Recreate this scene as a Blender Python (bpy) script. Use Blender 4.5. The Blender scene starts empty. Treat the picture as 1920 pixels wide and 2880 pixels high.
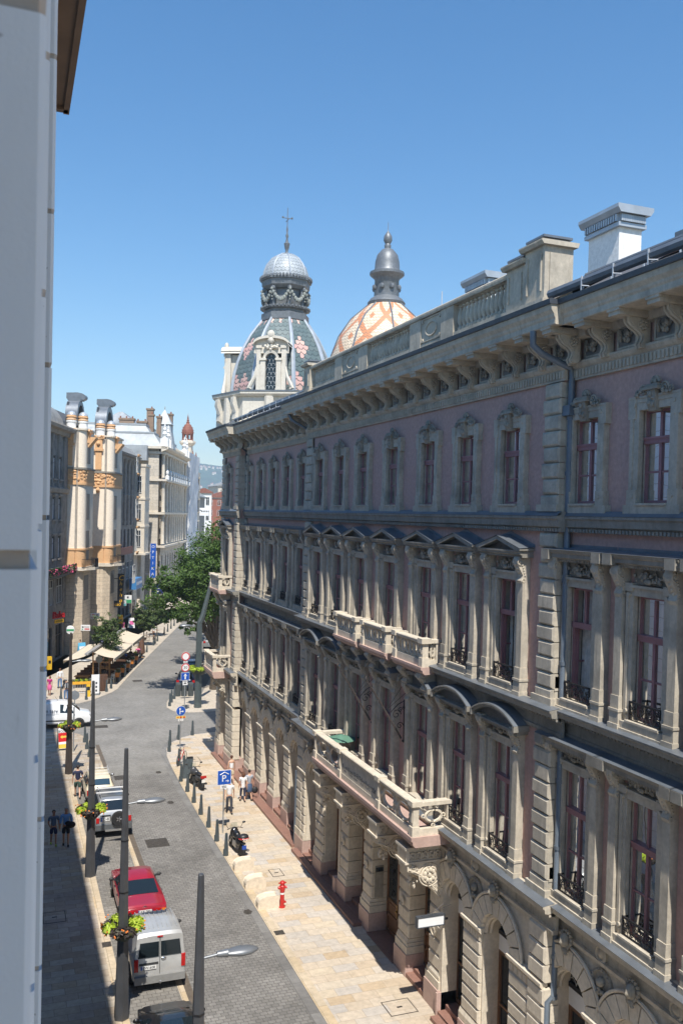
import bpy, bmesh, math, random
from mathutils import Vector, Matrix, noise
random.seed(7)
PI = math.pi
sc = bpy.context.scene
COL = sc.collection
# ------------------------------------------------------------------ materials
MATS = {}
def nt(name):
    m = bpy.data.materials.new(name); m.use_nodes = True
    t = m.node_tree; b = t.nodes['Principled BSDF']
    MATS[name] = m
    return m, t, b
def N(t, ty, **kw):
    n = t.nodes.new(ty)
    for k, v in kw.items(): setattr(n, k, v)
    return n
def L(t, a, b): t.links.new(a, b)
def ramp(t, fac, stops):
    r = N(t, 'ShaderNodeValToRGB'); e = r.color_ramp.elements
    while len(e) < len(stops): e.new(.5)
    for q, (p, c) in zip(e, stops): q.position = p; q.color = (*c, 1) if len(c) == 3 else c
    L(t, fac, r.inputs[0]); return r.outputs[0]
def obco(t, scale=(1, 1, 1), rot=(0, 0, 0)):
    g = N(t, 'ShaderNodeNewGeometry'); mp = N(t, 'ShaderNodeMapping')
    mp.inputs['Scale'].default_value = scale; mp.inputs['Rotation'].default_value = rot
    L(t, g.outputs['Position'], mp.inputs[0]); return mp.outputs[0]
def noisetex(t, co, scale, detail=4, rough=.6):
    n = N(t, 'ShaderNodeTexNoise'); n.inputs['Scale'].default_value = scale
    n.inputs['Detail'].default_value = detail; n.inputs['Roughness'].default_value = rough
    L(t, co, n.inputs['Vector']); return n.outputs['Fac']
def mixc(t, fac, a, b, mode='MIX'):
    m = N(t, 'ShaderNodeMix', data_type='RGBA', blend_type=mode)
    for s, v in ((m.inputs[0], fac), (m.inputs[6], a), (m.inputs[7], b)):
        if hasattr(v, 'is_output') or hasattr(v, 'links'): L(t, v, s)
        else: s.default_value = v if not isinstance(v, tuple) else ((*v, 1) if len(v) == 3 else v)
    return m.outputs[2]
def bump(t, b, h, strength=.3, dist=.02):
    n = N(t, 'ShaderNodeBump'); n.inputs['Strength'].default_value = strength; n.inputs['Distance'].default_value = dist
    L(t, h, n.inputs['Height']); L(t, n.outputs[0], b.inputs['Normal'])
def plain(name, c, rough=.6, metal=0., var=.12, scale=3., spec=.5, bmp=0.):
    m, t, b = nt(name)
    co = obco(t); n = noisetex(t, co, scale)
    lo = tuple(x*(1-var) for x in c); hi = tuple(min(1, x*(1+var)) for x in c)
    L(t, ramp(t, n, [(.3, lo), (.7, hi)]), b.inputs['Base Color'])
    b.inputs['Roughness'].default_value = rough; b.inputs['Metallic'].default_value = metal
    b.inputs['Specular IOR Level'].default_value = spec
    if bmp: bump(t, b, noisetex(t, co, scale*6), bmp)
    return m
def stone(name, c, dark, amt=.5, rough=.85, streak=True, courses=0.):
    """weathered stone: mottled, with patches of grime that have their own ragged outline"""
    m, t, b = nt(name)
    co = obco(t); n1 = noisetex(t, co, 1.3, 6); n2 = noisetex(t, co, 9., 5)
    cs = obco(t, (2.2, 2.2, .28)); n3 = noisetex(t, cs, 2.6, 5, .65)
    base = ramp(t, n2, [(.25, tuple(x*.82 for x in c)), (.75, tuple(min(1, x*1.12) for x in c))])
    g1 = ramp(t, n1, [(.45, (0, 0, 0)), (.68, (1, 1, 1))])
    g2 = ramp(t, n3, [(.5, (0, 0, 0)), (.72, (1, 1, 1))])
    mm = N(t, 'ShaderNodeMath', operation='MAXIMUM'); L(t, g1, mm.inputs[0]); L(t, g2, mm.inputs[1])
    ms = N(t, 'ShaderNodeMath', operation='MULTIPLY'); L(t, mm.outputs[0] if streak else g1, ms.inputs[0]); ms.inputs[1].default_value = amt
    L(t, mixc(t, ms.outputs[0], base, dark), b.inputs['Base Color'])
    b.inputs['Roughness'].default_value = rough; b.inputs['Specular IOR Level'].default_value = .25
    bump(t, b, noisetex(t, co, 28., 5), .25, .012)
    return m
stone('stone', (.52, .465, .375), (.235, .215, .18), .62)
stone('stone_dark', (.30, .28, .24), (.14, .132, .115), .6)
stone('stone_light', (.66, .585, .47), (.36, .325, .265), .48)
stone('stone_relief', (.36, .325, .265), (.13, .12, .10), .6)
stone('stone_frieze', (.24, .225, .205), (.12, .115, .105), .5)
stone('pedestal_white', (.66, .62, .54), (.40, .37, .32), .35)
stone('stucco_pink', (.53, .345, .295), (.42, .275, .235), .55)
stone('granite_pink', (.50, .355, .305), (.35, .245, .21), .5, .55)
stone('granite_red', (.27, .15, .115), (.18, .10, .08), .5, .5)

stone('plaster_groove', (.45, .39, .33), (.26, .22, .18), .7)
stone('chimney_white', (.80, .80, .78), (.66, .66, .64), .3)
plain('zinc', (.17, .19, .215), .42, .35, .18, 2.)
plain('zinc_dark', (.075, .085, .10), .5, .3, .2, 2.)
plain('zinc_light', (.42, .46, .50), .4, .3, .15, 1.5)
plain('slate', (.10, .10, .105), .7, 0, .35, 5.)
plain('brick_tile', (.40, .17, .075), .8, 0, .3, 4.)
plain('sash', (.33, .16, .165), .45, 0, .12, 4.)
plain('sash_brown', (.25, .11, .075), .45, 0, .15, 4.)
plain('inner_sash', (.50, .50, .47), .5, 0, .1, 3.)
plain('iron', (.035, .033, .035), .5, .5, .2, 8.)
plain('room', (.022, .022, .024), .9, 0, .4, 1.2)
plain('curtain', (.58, .57, .52), .9, 0, .2, 6.)
plain('white_board', (.80, .81, .82), .45, 0, .04, 2.)
plain('pipe_grey', (.15, .18, .215), .45, .3, .15, 2.)
plain('green_cloth', (.09, .20, .14), .8, 0, .1, 4.)
plain('brass', (.45, .28, .10), .35, .9, .1, 8.)
plain('pipe_light', (.55, .56, .57), .5, .1, .12, 3.)
def mk_plaster():
    m, t, b = nt('plaster_white'); co = obco(t)
    base = ramp(t, noisetex(t, obco(t, (1, 1, .25)), 1.6, 6), [(.3, (.60, .62, .64)), (.7, (.76, .77, .78))])
    sp_ = ramp(t, noisetex(t, co, 46., 2), [(.735, (1, 1, 1)), (.76, (.55, .53, .52))]); cr = ramp(t, noisetex(t, obco(t, (3, 3, .5)), 9., 6, .75), [(.62, (1, 1, 1)), (.68, (.86, .85, .84))])
    L(t, mixc(t, 1., mixc(t, .9, base, sp_, 'MULTIPLY'), cr, 'MULTIPLY'), b.inputs['Base Color']); b.inputs['Roughness'].default_value = .85; bump(t, b, noisetex(t, co, 160., 4), .35, .002)
mk_plaster()
def mk_wood():
    m, t, b = nt('wood_door')
    co = obco(t, (6, 6, .8)); n = noisetex(t, co, 4., 6)
    L(t, ramp(t, n, [(.3, (.10, .045, .018)), (.7, (.22, .105, .045))]), b.inputs['Base Color'])
    b.inputs['Roughness'].default_value = .45
mk_wood()
def mk_glass(name, tint, fres=.9, dark=.0):
    m, t, b = nt(name)
    out = t.nodes['Material Output']; t.nodes.remove(b)
    tr = N(t, 'ShaderNodeBsdfTransparent'); tr.inputs[0].default_value = (*tint, 1)
    gl = N(t, 'ShaderNodeBsdfGlossy'); gl.inputs['Roughness'].default_value = .015; gl.inputs[0].default_value = (.93, .95, .97, 1)
    bp = N(t, 'ShaderNodeBump'); bp.inputs['Strength'].default_value = .12; bp.inputs['Distance'].default_value = .03
    L(t, noisetex(t, obco(t), 1.1, 2), bp.inputs['Height']); L(t, bp.outputs[0], gl.inputs['Normal'])
    fr = N(t, 'ShaderNodeFresnel'); fr.inputs['IOR'].default_value = 1.5
    mu = N(t, 'ShaderNodeMath', operation='MULTIPLY'); mu.inputs[1].default_value = fres; L(t, fr.outputs[0], mu.inputs[0])
    mx = N(t, 'ShaderNodeMixShader'); L(t, mu.outputs[0], mx.inputs[0]); L(t, tr.outputs[0], mx.inputs[1]); L(t, gl.outputs[0], mx.inputs[2])
    L(t, mx.outputs[0], out.inputs[0])
mk_glass('pane', (.74, .79, .78), .95)
def mk_opaque_glass(name, c=(.012, .016, .02), spec=.6):
    m, t, b = nt(name); b.inputs['Base Color'].default_value = (*c, 1)
    b.inputs['Roughness'].default_value = .06; b.inputs['Specular IOR Level'].default_value = spec
    bump(t, b, noisetex(t, obco(t), .9, 2), .06, .05)
mk_opaque_glass('dark_glass'); mk_opaque_glass('car_glass', (.012, .018, .022), .7); mk_opaque_glass('blue_glass', (.03, .06, .09), .8)
def mk_pavers(name, w, h, cols, mortar, msize, rot=0., seed=0., bumpy=.35, rough=.75, wear=.25, offset=.5):
    m, t, b = nt(name)
    co = obco(t, (1, 1, 1), (0, 0, rot))
    br = N(t, 'ShaderNodeTexBrick'); L(t, co, br.inputs['Vector'])
    br.offset = offset; br.squash = 1.0
    br.inputs['Scale'].default_value = 1.; br.inputs['Brick Width'].default_value = w; br.inputs['Row Height'].default_value = h
    br.inputs['Mortar Size'].default_value = msize; br.inputs['Mortar Smooth'].default_value = .3; br.inputs['Bias'].default_value = 0.
    br.inputs['Color1'].default_value = (0, 0, 0, 1); br.inputs['Color2'].default_value = (1, 1, 1, 1); br.inputs['Mortar'].default_value = (.5, .5, .5, 1)
    tint = ramp(t, br.outputs['Color'], [(i/(len(cols)-1), c) for i, c in enumerate(cols)])
    n = noisetex(t, obco(t), 5., 6); n2 = noisetex(t, obco(t), .33, 5)
    v = ramp(t, n, [(.25, (.80, .80, .80)), (.75, (1.14, 1.13, 1.12))])
    v2 = ramp(t, n2, [(.35, (1-wear, 1-wear, 1-wear)), (.65, (1.08, 1.08, 1.08))])
    c = mixc(t, 1., mixc(t, 1., tint, v, 'MULTIPLY'), v2, 'MULTIPLY')
    n3 = noisetex(t, obco(t), 1.7, 6, .7); st = ramp(t, n3, [(.60, (1, 1, 1)), (.70, (.70, .68, .66))]); n4 = noisetex(t, obco(t), 14., 2); sp_ = ramp(t, n4, [(.70, (1, 1, 1)), (.74, (.62, .60, .58))])
    c = mixc(t, .8, mixc(t, .7, c, st, 'MULTIPLY'), sp_, 'MULTIPLY')
    L(t, mixc(t, br.outputs['Fac'], c, mortar), b.inputs['Base Color'])
    b.inputs['Roughness'].default_value = rough; b.inputs['Specular IOR Level'].default_value = .3
    iv = N(t, 'ShaderNodeMath', operation='SUBTRACT'); iv.inputs[0].default_value = 1.; L(t, br.outputs['Fac'], iv.inputs[1])
    bump(t, b, iv.outputs[0], bumpy, .01)
mk_pavers('paving_cream', .86, .47, [(.47, .36, .235), (.51, .425, .325), (.53, .46, .37), (.46, .425, .385), (.54, .46, .35), (.50, .41, .305)], (.30, .24, .18), .007, 0., wear=.12)
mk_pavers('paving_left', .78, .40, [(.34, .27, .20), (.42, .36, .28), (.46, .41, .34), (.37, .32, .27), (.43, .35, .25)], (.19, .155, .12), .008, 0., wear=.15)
mk_pavers('paving_far', .9, .5, [(.47, .41, .33), (.51, .45, .37), (.45, .40, .33)], (.30, .26, .21), .008, .3, wear=.1)
mk_pavers('border_cream', 1.1, .5, [(.48, .38, .25), (.50, .42, .31), (.53, .44, .32), (.51, .40, .26)], (.22, .17, .12), .007, PI/2, wear=.1)
mk_pavers('cobble', .235, .17, [(.185, .178, .167), (.215, .207, .195), (.245, .236, .222), (.20, .192, .181)], (.075, .07, .064), .010, 0., wear=.28)
mk_pavers('cobble_park', .27, .20, [(.20, .19, .172), (.24, .228, .208), (.265, .25, .228), (.22, .208, .19)], (.10, .093, .083), .011, 0., wear=.22)
mk_pavers('kerbstone', .95, .38, [(.17, .165, .158), (.20, .195, .187), (.225, .22, .21)], (.09, .085, .08), .008, PI/2, wear=.12)
mk_pavers('junction', .20, .20, [(.215, .207, .192), (.24, .232, .216), (.255, .246, .23)], (.17, .163, .15), .007, .3, bumpy=.15, wear=.2)
plain('gutter_strip', (.115, .092, .07), .8, 0, .2, 5.)
plain('earth', (.20, .19, .17), .95, 0, .2, .05)

plain('eave_brown', (.20, .135, .09), .8, 0, .12, 2.)
plain('dome_metal', (.16, .175, .19), .5, .3, .2, 4.)
plain('copper_grey', (.27, .29, .27), .6, .1, .25, 5.)
plain('hill_green', (.05, .085, .045), .9, 0, .5, .02)
stone('brick_red', (.32, .125, .085), (.22, .09, .06), .4)
def mk_scales(name, c, cols, cs, cz, pat=None):
    """rows of fish-scale tiles; pat picks out coloured motifs"""
    m, t, b = nt(name); g = N(t, 'ShaderNodeTexCoord'); sp = N(t, 'ShaderNodeSeparateXYZ'); L(t, g.outputs['Object'], sp.inputs[0])
    def mth(op, a, bb=None, cc=None):
        n = N(t, 'ShaderNodeMath', operation=op)
        for i, v in enumerate((a, bb, cc)):
            if v is None: continue
            if hasattr(v, 'links'): L(t, v, n.inputs[i])
            else: n.inputs[i].default_value = v
        return n.outputs[0]
    x = mth('SUBTRACT', sp.outputs[0], c[0]); y = mth('SUBTRACT', sp.outputs[1], c[1])
    ang = mth('ARCTAN2', y, x); u = mth('MULTIPLY', ang, cs); v = mth('MULTIPLY', sp.outputs[2], cz)
    row = mth('FLOOR', v); off = mth('MULTIPLY', mth('MODULO', row, 2.), .5); uu = mth('ADD', u, off)
    fu = mth('SUBTRACT', mth('FRACT', uu), .5); fv = mth('FRACT', v)
    edge = mth('SUBTRACT', fv, mth('MULTIPLY', mth('MULTIPLY', fu, fu), 2.2))
    line = mth('LESS_THAN', mth('ABSOLUTE', edge), .11)
    wn = N(t, 'ShaderNodeTexWhiteNoise', noise_dimensions='2D'); cb = N(t, 'ShaderNodeCombineXYZ'); L(t, mth('FLOOR', uu), cb.inputs[0]); L(t, row, cb.inputs[1]); L(t, cb.outputs[0], wn.inputs[0])
    base = ramp(t, wn.outputs[0], [(0, cols[0]), (1, cols[1])])
    if pat == 'blossom':
        k = mth('SUBTRACT', mth('FRACT', mth('ADD', mth('MULTIPLY', mth('ADD', ang, 2.225), 8/(2*PI)), .5)), .5)
        vz = mth('SUBTRACT', mth('FRACT', mth('MULTIPLY', mth('SUBTRACT', row, 3.), 1/8.)), .5)
        d = mth('ADD', mth('MULTIPLY', mth('ABSOLUTE', mth('SUBTRACT', mth('ABSOLUTE', k), mth('MULTIPLY', mth('MODULO', mth('FLOOR', mth('MULTIPLY', mth('SUBTRACT', row, 3.), 1/8.)), 2.), .22))), 5.5), mth('MULTIPLY', mth('ABSOLUTE', vz), 4.6))
        mk = mth('LESS_THAN', d, 1.5)
        base = mixc(t, mk, base, ramp(t, wn.outputs[0], [(0, (.62, .36, .33)), (1, (.66, .46, .38))]))
    if pat == 'lattice':
        p = mth('ADD', mth('MULTIPLY', ang, 8/(2*PI)), mth('MULTIPLY', sp.outputs[2], .21)); q = mth('SUBTRACT', mth('MULTIPLY', ang, 8/(2*PI)), mth('MULTIPLY', sp.outputs[2], .21))
        a1 = mth('ABSOLUTE', mth('SUBTRACT', mth('FRACT', p), .5)); a2 = mth('ABSOLUTE', mth('SUBTRACT', mth('FRACT', q), .5))
        mk = mth('MAXIMUM', mth('LESS_THAN', a1, .095), mth('LESS_THAN', a2, .095))
        ctr = mth('MULTIPLY', mth('GREATER_THAN', a1, .40), mth('GREATER_THAN', a2, .40)); mk = mth('MAXIMUM', mk, ctr)
        base = mixc(t, mk, base, (.60, .25, .12))
    L(t, mixc(t, line, base, tuple(z*.35 for z in cols[0])), b.inputs['Base Color']); b.inputs['Roughness'].default_value = .5
mk_scales('dome_tiles', (-.05, -2.), [(.10, .145, .15), (.15, .19, .19)], 6.2, 2.3, 'blossom')
mk_scales('cap_tiles', (-.05, -2.), [(.33, .37, .40), (.42, .46, .49)], 5.5, 3.0)
mk_scales('dome2_tiles', (15.9, 11.), [(.66, .52, .37), (.74, .63, .48)], 12., 2.6, 'lattice')
def mk_leaf(name, cs, tr=.25):
    m, t, b = nt(name)
    oi = N(t, 'ShaderNodeNewGeometry'); 
    c = ramp(t, oi.outputs['Random Per Island'], [(i/(len(cs)-1), c) for i, c in enumerate(cs)])
    L(t, c, b.inputs['Base Color']); b.inputs['Roughness'].default_value = .55
    b.inputs['Transmission Weight'].default_value = 0.
    out = t.nodes['Material Output']; tl = N(t, 'ShaderNodeBsdfTranslucent'); L(t, c, tl.inputs[0])
    mx = N(t, 'ShaderNodeMixShader'); mx.inputs[0].default_value = tr; L(t, b.outputs[0], mx.inputs[1]); L(t, tl.outputs[0], mx.inputs[2]); L(t, mx.outputs[0], out.inputs[0])
mk_leaf('leaf_dark', [(.03, .05, .018), (.05, .085, .025)])
mk_leaf('leaf_green', [(.05, .10, .016), (.08, .15, .024), (.115, .20, .035)], .4)
mk_leaf('leaf_mid', [(.05, .09, .02), (.09, .14, .035), (.12, .17, .05)], .3)
mk_leaf('leaf_lime', [(.30, .42, .02), (.42, .55, .04), (.50, .60, .08)], .3)
mk_leaf('leaf_purple', [(.02, .014, .016), (.035, .02, .022), (.05, .05, .02)], .1)
plain('cover_frame', (.08, .07, .06), .7, .3, .2, 8.)
plain('cast_iron', (.085, .075, .065), .65, .4, .35, 10.)
plain('frame_white', (.62, .62, .60), .5, 0, .1, 4.)
plain('frame_dark', (.10, .085, .075), .5, 0, .2, 4.)
plain('curtain_white', (.7, .71, .74), .9, 0, .1, 4.)
stone('soot', (.30, .285, .265), (.12, .115, .11), .75)
stone('soot_light', (.40, .36, .31), (.17, .155, .14), .6)
stone('cream_render', (.86, .755, .62), (.72, .61, .48), .2, .85, False)
stone('orange_render', (.70, .43, .23), (.55, .33, .16), .4)
stone('limestone', (.72, .645, .53), (.40, .36, .30), .5)
plain('roof_pale', (.33, .355, .37), .55, .2, .2, .8)
plain('roof_grey', (.27, .27, .26), .6, .1, .25, 1.)
plain('terracotta', (.24, .09, .06), .7, 0, .3, 4.)
stone('chimney_brick', (.30, .21, .15), (.15, .11, .085), .5)
plain('flower_pink', (.65, .10, .22), .6, 0, .3, 9.)
plain('wrap_white', (.60, .62, .65), .8, 0, .12, .8, .5, .6)
plain('lamp_grey', (.085, .088, .095), .45, .35, .12, 2.)
plain('lamp_brown', (.072, .060, .055), .5, .3, .15, 2.)
plain('lamp_head', (.22, .23, .24), .42, .5, .08, 2.)
plain('bollard_paint', (.072, .090, .098), .5, .2, .12, 3.)
plain('red_paint', (.48, .022, .018), .38, 0, .12, 6.)
plain('pole_metal', (.40, .42, .43), .35, .6, .12, 4.)
plain('sign_blue', (.012, .085, .42), .35, 0, .04, 3.)
plain('sign_white', (.78, .78, .78), .4, 0, .03, 3.)
plain('sign_red', (.55, .02, .025), .4, 0, .05, 3.)
plain('sign_back', (.22, .24, .26), .5, .3, .12, 4.)
plain('sign_yellow', (.75, .52, .08), .45, 0, .08, 3.)
plain('black_paint', (.018, .018, .02), .45, 0, .2, 5.)
plain('limestone_block', (.66, .57, .45), .85, 0, .14, 6., .3, .5)
plain('bin_grey', (.065, .075, .075), .5, .2, .15, 3.)
plain('basket', (.06, .07, .05), .7, 0, .2, 6.)
plain('flower_orange', (.75, .22, .04), .6, 0, .3, 9.)
plain('lamp_green', (.085, .105, .105), .5, .3, .12, 2.)
plain('yellow_paint', (.72, .44, .03), .4, 0, .1, 4.)
plain('board_blue', (.12, .45, .70), .4, 0, .1, 3.); plain('pink_cloth', (.62, .12, .32), .8, 0, .12, 5.)
plain('letter_yellow', (.85, .48, .02), .4, 0, .06, 4.)
plain('fascia_blue', (.06, .22, .48), .4, 0, .06, 3.)
plain('sign_navy', (.02, .03, .16), .4, 0, .06, 3.)
plain('shop_green', (.05, .32, .14), .4, 0, .06, 3.)
plain('shop_teal', (.10, .30, .33), .4, 0, .06, 3.)
plain('tyre', (.016, .016, .017), .85, 0, .2, 9.); plain('rim_metal', (.42, .42, .43), .35, .8, .1, 6.); plain('plastic', (.035, .036, .038), .6, 0, .15, 6.); plain('plastic_grey', (.22, .22, .215), .6, 0, .1, 6.)
plain('tail_red', (.42, .012, .012), .2, 0, .15, 9.); plain('tail_orange', (.60, .18, .02), .2, 0, .1, 9.); plain('plate_white', (.72, .72, .70), .5, 0, .05, 9.); plain('plate_blue', (.02, .07, .36), .5, 0, .05, 9.); plain('chrome', (.65, .66, .67), .15, .95, .05, 6.)
plain('paint_scooter', (.07, .07, .075), .3, .2, .2, 5.)
plain('wood_brown', (.115, .058, .035), .7, 0, .25, 5.); plain('wood_light', (.40, .22, .09), .65, 0, .2, 5.); plain('canvas', (.62, .53, .41), .9, 0, .06, 2.); plain('canvas_edge', (.30, .29, .28), .7, 0, .15, 3.); plain('lime_plastic', (.55, .62, .05), .4, 0, .08, 4.); plain('pot_orange', (.62, .22, .04), .7, 0, .1, 4.); plain('crate_yellow', (.75, .38, .03), .6, 0, .1, 4.); plain('barrel_purple', (.09, .07, .26), .5, 0, .15, 4.); plain('sail_grey', (.33, .35, .38), .6, 0, .1, 4.)
plain('bark', (.10, .08, .06), .9, 0, .3, 4., .3, .5)
# ------------------------------------------------------------------ mesh builder
class MB:
    def __init__(s): s.v = []; s.f = []; s.mi = []
    def add(s, vs, fs, m=0):
        o = len(s.v); s.v += [tuple(p) for p in vs]; s.f += [tuple(i+o for i in f) for f in fs]; s.mi += [m]*len(fs)
    def quad(s, a, b, c, d, m=0): s.add((a, b, c, d), ((0, 1, 2, 3),), m)
    def box(s, x0, x1, y0, y1, z0, z1, m=0):
        if x0 > x1: x0, x1 = x1, x0
        if y0 > y1: y0, y1 = y1, y0
        if z0 > z1: z0, z1 = z1, z0
        s.add([(x, y, z) for z in (z0, z1) for y in (y0, y1) for x in (x0, x1)],
              [(0, 2, 3, 1), (4, 5, 7, 6), (0, 1, 5, 4), (2, 6, 7, 3), (0, 4, 6, 2), (1, 3, 7, 5)], m)
    def rust(s, xf, xb, y0, y1, z0, z1, ch=.04, m=0):
        """block whose street face (xf, towards -X) is chamfered all round"""
        f = [(xf, y0+ch, z0+ch), (xf, y1-ch, z0+ch), (xf, y1-ch, z1-ch), (xf, y0+ch, z1-ch)]
        g = [(xf+ch, y0, z0), (xf+ch, y1, z0), (xf+ch, y1, z1), (xf+ch, y0, z1)]
        h = [(xb, y0, z0), (xb, y1, z0), (xb, y1, z1), (xb, y0, z1)]
        fs = [(0, 1, 2, 3)]
        for i in range(4):
            j = (i+1) % 4; fs += [(i, i+4, j+4, j), (i+4, i+8, j+8, j+4)]
        s.add(f+g+h, fs, m)
    def prof(s, pts, y0, y1, m=0, closed=True):
        """(x,z) outline swept along Y"""
        n = len(pts)
        vs = [(x, y0, z) for x, z in pts]+[(x, y1, z) for x, z in pts]
        fs = [(i, (i+1) % n, n+(i+1) % n, n+i) for i in range(n if closed else n-1)]
        if closed: fs += [tuple(range(n)), tuple(range(2*n-1, n-1, -1))]
        s.add(vs, fs, m)
    def prism(s, pts, z0, z1, m=0):
        n = len(pts)
        s.add([(x, y, z0) for x, y in pts]+[(x, y, z1) for x, y in pts],
              [(i, (i+1) % n, n+(i+1) % n, n+i) for i in range(n)]+[tuple(range(n))[::-1], tuple(range(n, 2*n))], m)
    def lathe(s, pr, c=(0, 0, 0), seg=12, m=0, axis='z', a0=0., cap=True, sx=1., sy=1.):
        vs = []; n = len(pr)
        for r, h in pr:
            for k in range(seg):
                a = a0+2*PI*k/seg; p = (r*math.cos(a)*sx, r*math.sin(a)*sy, h)
                if axis == 'x': p = (h, p[0], p[1])
                elif axis == 'y': p = (p[0], h, p[1])
                vs.append((c[0]+p[0], c[1]+p[1], c[2]+p[2]))
        fs = [(i*seg+k, i*seg+(k+1) % seg, (i+1)*seg+(k+1) % seg, (i+1)*seg+k) for i in range(n-1) for k in range(seg)]
        if cap: fs += [tuple(range(seg))[::-1], tuple((n-1)*seg+k for k in range(seg))]
        s.add(vs, fs, m)
    def tube(s, pts, r, seg=6, m=0, cap=True):
        pts = [Vector(p) for p in pts]; rs = r if isinstance(r, (list, tuple)) else [r]*len(pts)
        vs = []; ref = None
        for i, p in enumerate(pts):
            d = (pts[min(i+1, len(pts)-1)]-pts[max(i-1, 0)])
            if d.length < 1e-9: d = Vector((0, 0, 1))
            d.normalize()
            if ref is None: ref = Vector((0, 0, 1)) if abs(d.z) < .9 else Vector((1, 0, 0))
            a = d.cross(ref)
            if a.length < 1e-6: a = d.orthogonal()
            a.normalize(); b = d.cross(a); ref = -b if False else ref
            for k in range(seg):
                t = 2*PI*k/seg; vs.append(p+(a*math.cos(t)+b*math.sin(t))*rs[i])
        n = len(pts)
        fs = [(i*seg+k, i*seg+(k+1) % seg, (i+1)*seg+(k+1) % seg, (i+1)*seg+k) for i in range(n-1) for k in range(seg)]
        if cap: fs += [tuple(range(seg))[::-1], tuple((n-1)*seg+k for k in range(seg))]
        s.add(vs, fs, m)
    def ball(s, c, r, m=0, seg=8, rings=5, sc=(1, 1, 1)):
        s.lathe([(max(.02*r, r*math.sin(PI*i/rings))*1., -r*math.cos(PI*i/rings)) for i in range(rings+1)], (0, 0, 0), seg, m)
        k = seg*(rings+1)
        for i in range(len(s.v)-k, len(s.v)):
            p = s.v[i]; s.v[i] = (c[0]+p[0]*sc[0], c[1]+p[1]*sc[1], c[2]+p[2]*sc[2])
    def xf(s, mat):
        s.v = [tuple(mat @ Vector(p)) for p in s.v]; return s
    def merge(s, o, mat=None, m=None):
        s.add([tuple(mat @ Vector(p)) for p in o.v] if mat else o.v, o.f); k = len(o.f)
        s.mi[-k:] = o.mi if m is None else [m]*k
    def mesh(s, name, mats, smooth=None):
        me = bpy.data.meshes.new(name); me.from_pydata(s.v, [], s.f)
        for m in ([mats] if isinstance(mats, str) else mats): me.materials.append(MATS[m])
        me.polygons.foreach_set('material_index', s.mi)
        if smooth is not None:
            bm = bmesh.new(); bm.from_mesh(me); bmesh.ops.remove_doubles(bm, verts=bm.verts, dist=1e-5)
            bmesh.ops.recalc_face_normals(bm, faces=bm.faces); bm.to_mesh(me); bm.free()
            me.polygons.foreach_set('use_smooth', [True]*len(me.polygons)); me.set_sharp_from_angle(angle=math.radians(smooth))
        me.update(); return me
    def obj(s, name, mats, parent=None, smooth=None, loc=None, **kw):
        o = bpy.data.objects.new(name, s.mesh(name, mats, smooth)); COL.objects.link(o)
        if parent: o.parent = parent
        if loc: o.location = loc
        for k, v in kw.items(): o[k] = v
        return o
def tag(o, label, cat, group=None):
    o['label'] = label; o['category'] = cat
    if group: o['group'] = group
    return o
def thing(name, label, cat, loc=(0, 0, 0), rz=0, group=None):
    o = bpy.data.objects.new(name, None); COL.objects.link(o); o.empty_display_size = .2
    o.location = loc; o.rotation_euler = (0, 0, rz); return tag(o, label, cat, group)
def inst(name, me, parent, loc=(0, 0, 0), rz=0, sc_=None, **kw):
    o = bpy.data.objects.new(name, me); COL.objects.link(o); o.parent = parent; o.location = loc; o.rotation_euler = (0, 0, rz)
    if sc_: o.scale = sc_
    for k, v in kw.items(): o[k] = v
    return o
def copy_tree(o, parent=None):
    c = o.copy(); COL.objects.link(c); c.parent = parent
    for ch in list(o.children): copy_tree(ch, c)
    return c
def struct(name, mb, mats, smooth=None):
    return mb.obj(name, mats, None, smooth, kind='structure')
def text_mesh(s, size, depth=.004, align='CENTER', sx=1., shear=0.):
    cu = bpy.data.curves.new('lettering', 'FONT'); cu.body = s; cu.size = size; cu.extrude = depth; cu.align_x = align; cu.align_y = 'CENTER'
    cu.resolution_u = 2; cu.shear = shear
    o = bpy.data.objects.new('tmp', cu); COL.objects.link(o)
    bpy.context.view_layer.update()
    me = bpy.data.meshes.new_from_object(o.evaluated_get(bpy.context.evaluated_depsgraph_get()))
    bpy.data.objects.remove(o); bpy.data.curves.remove(cu)
    vs = [(v.co.x*sx, v.co.y, v.co.z) for v in me.vertices]; fs = [tuple(p.vertices) for p in me.polygons]
    bpy.data.meshes.remove(me); return vs, fs
def lettering(mb, s, size, mat, m=0, **kw):
    """text laid out in local (right, up, out) and placed with a matrix"""
    vs, fs = text_mesh(s, size, **kw); mb.add([tuple(mat @ Vector(p)) for p in vs], fs, m)
def frame(o, right, up):
    r = Vector(right).normalized(); u = Vector(up).normalized(); n = r.cross(u)
    return Matrix(((r.x, u.x, n.x, o[0]), (r.y, u.y, n.y, o[1]), (r.z, u.z, n.z, o[2]), (0, 0, 0, 1)))

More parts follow.
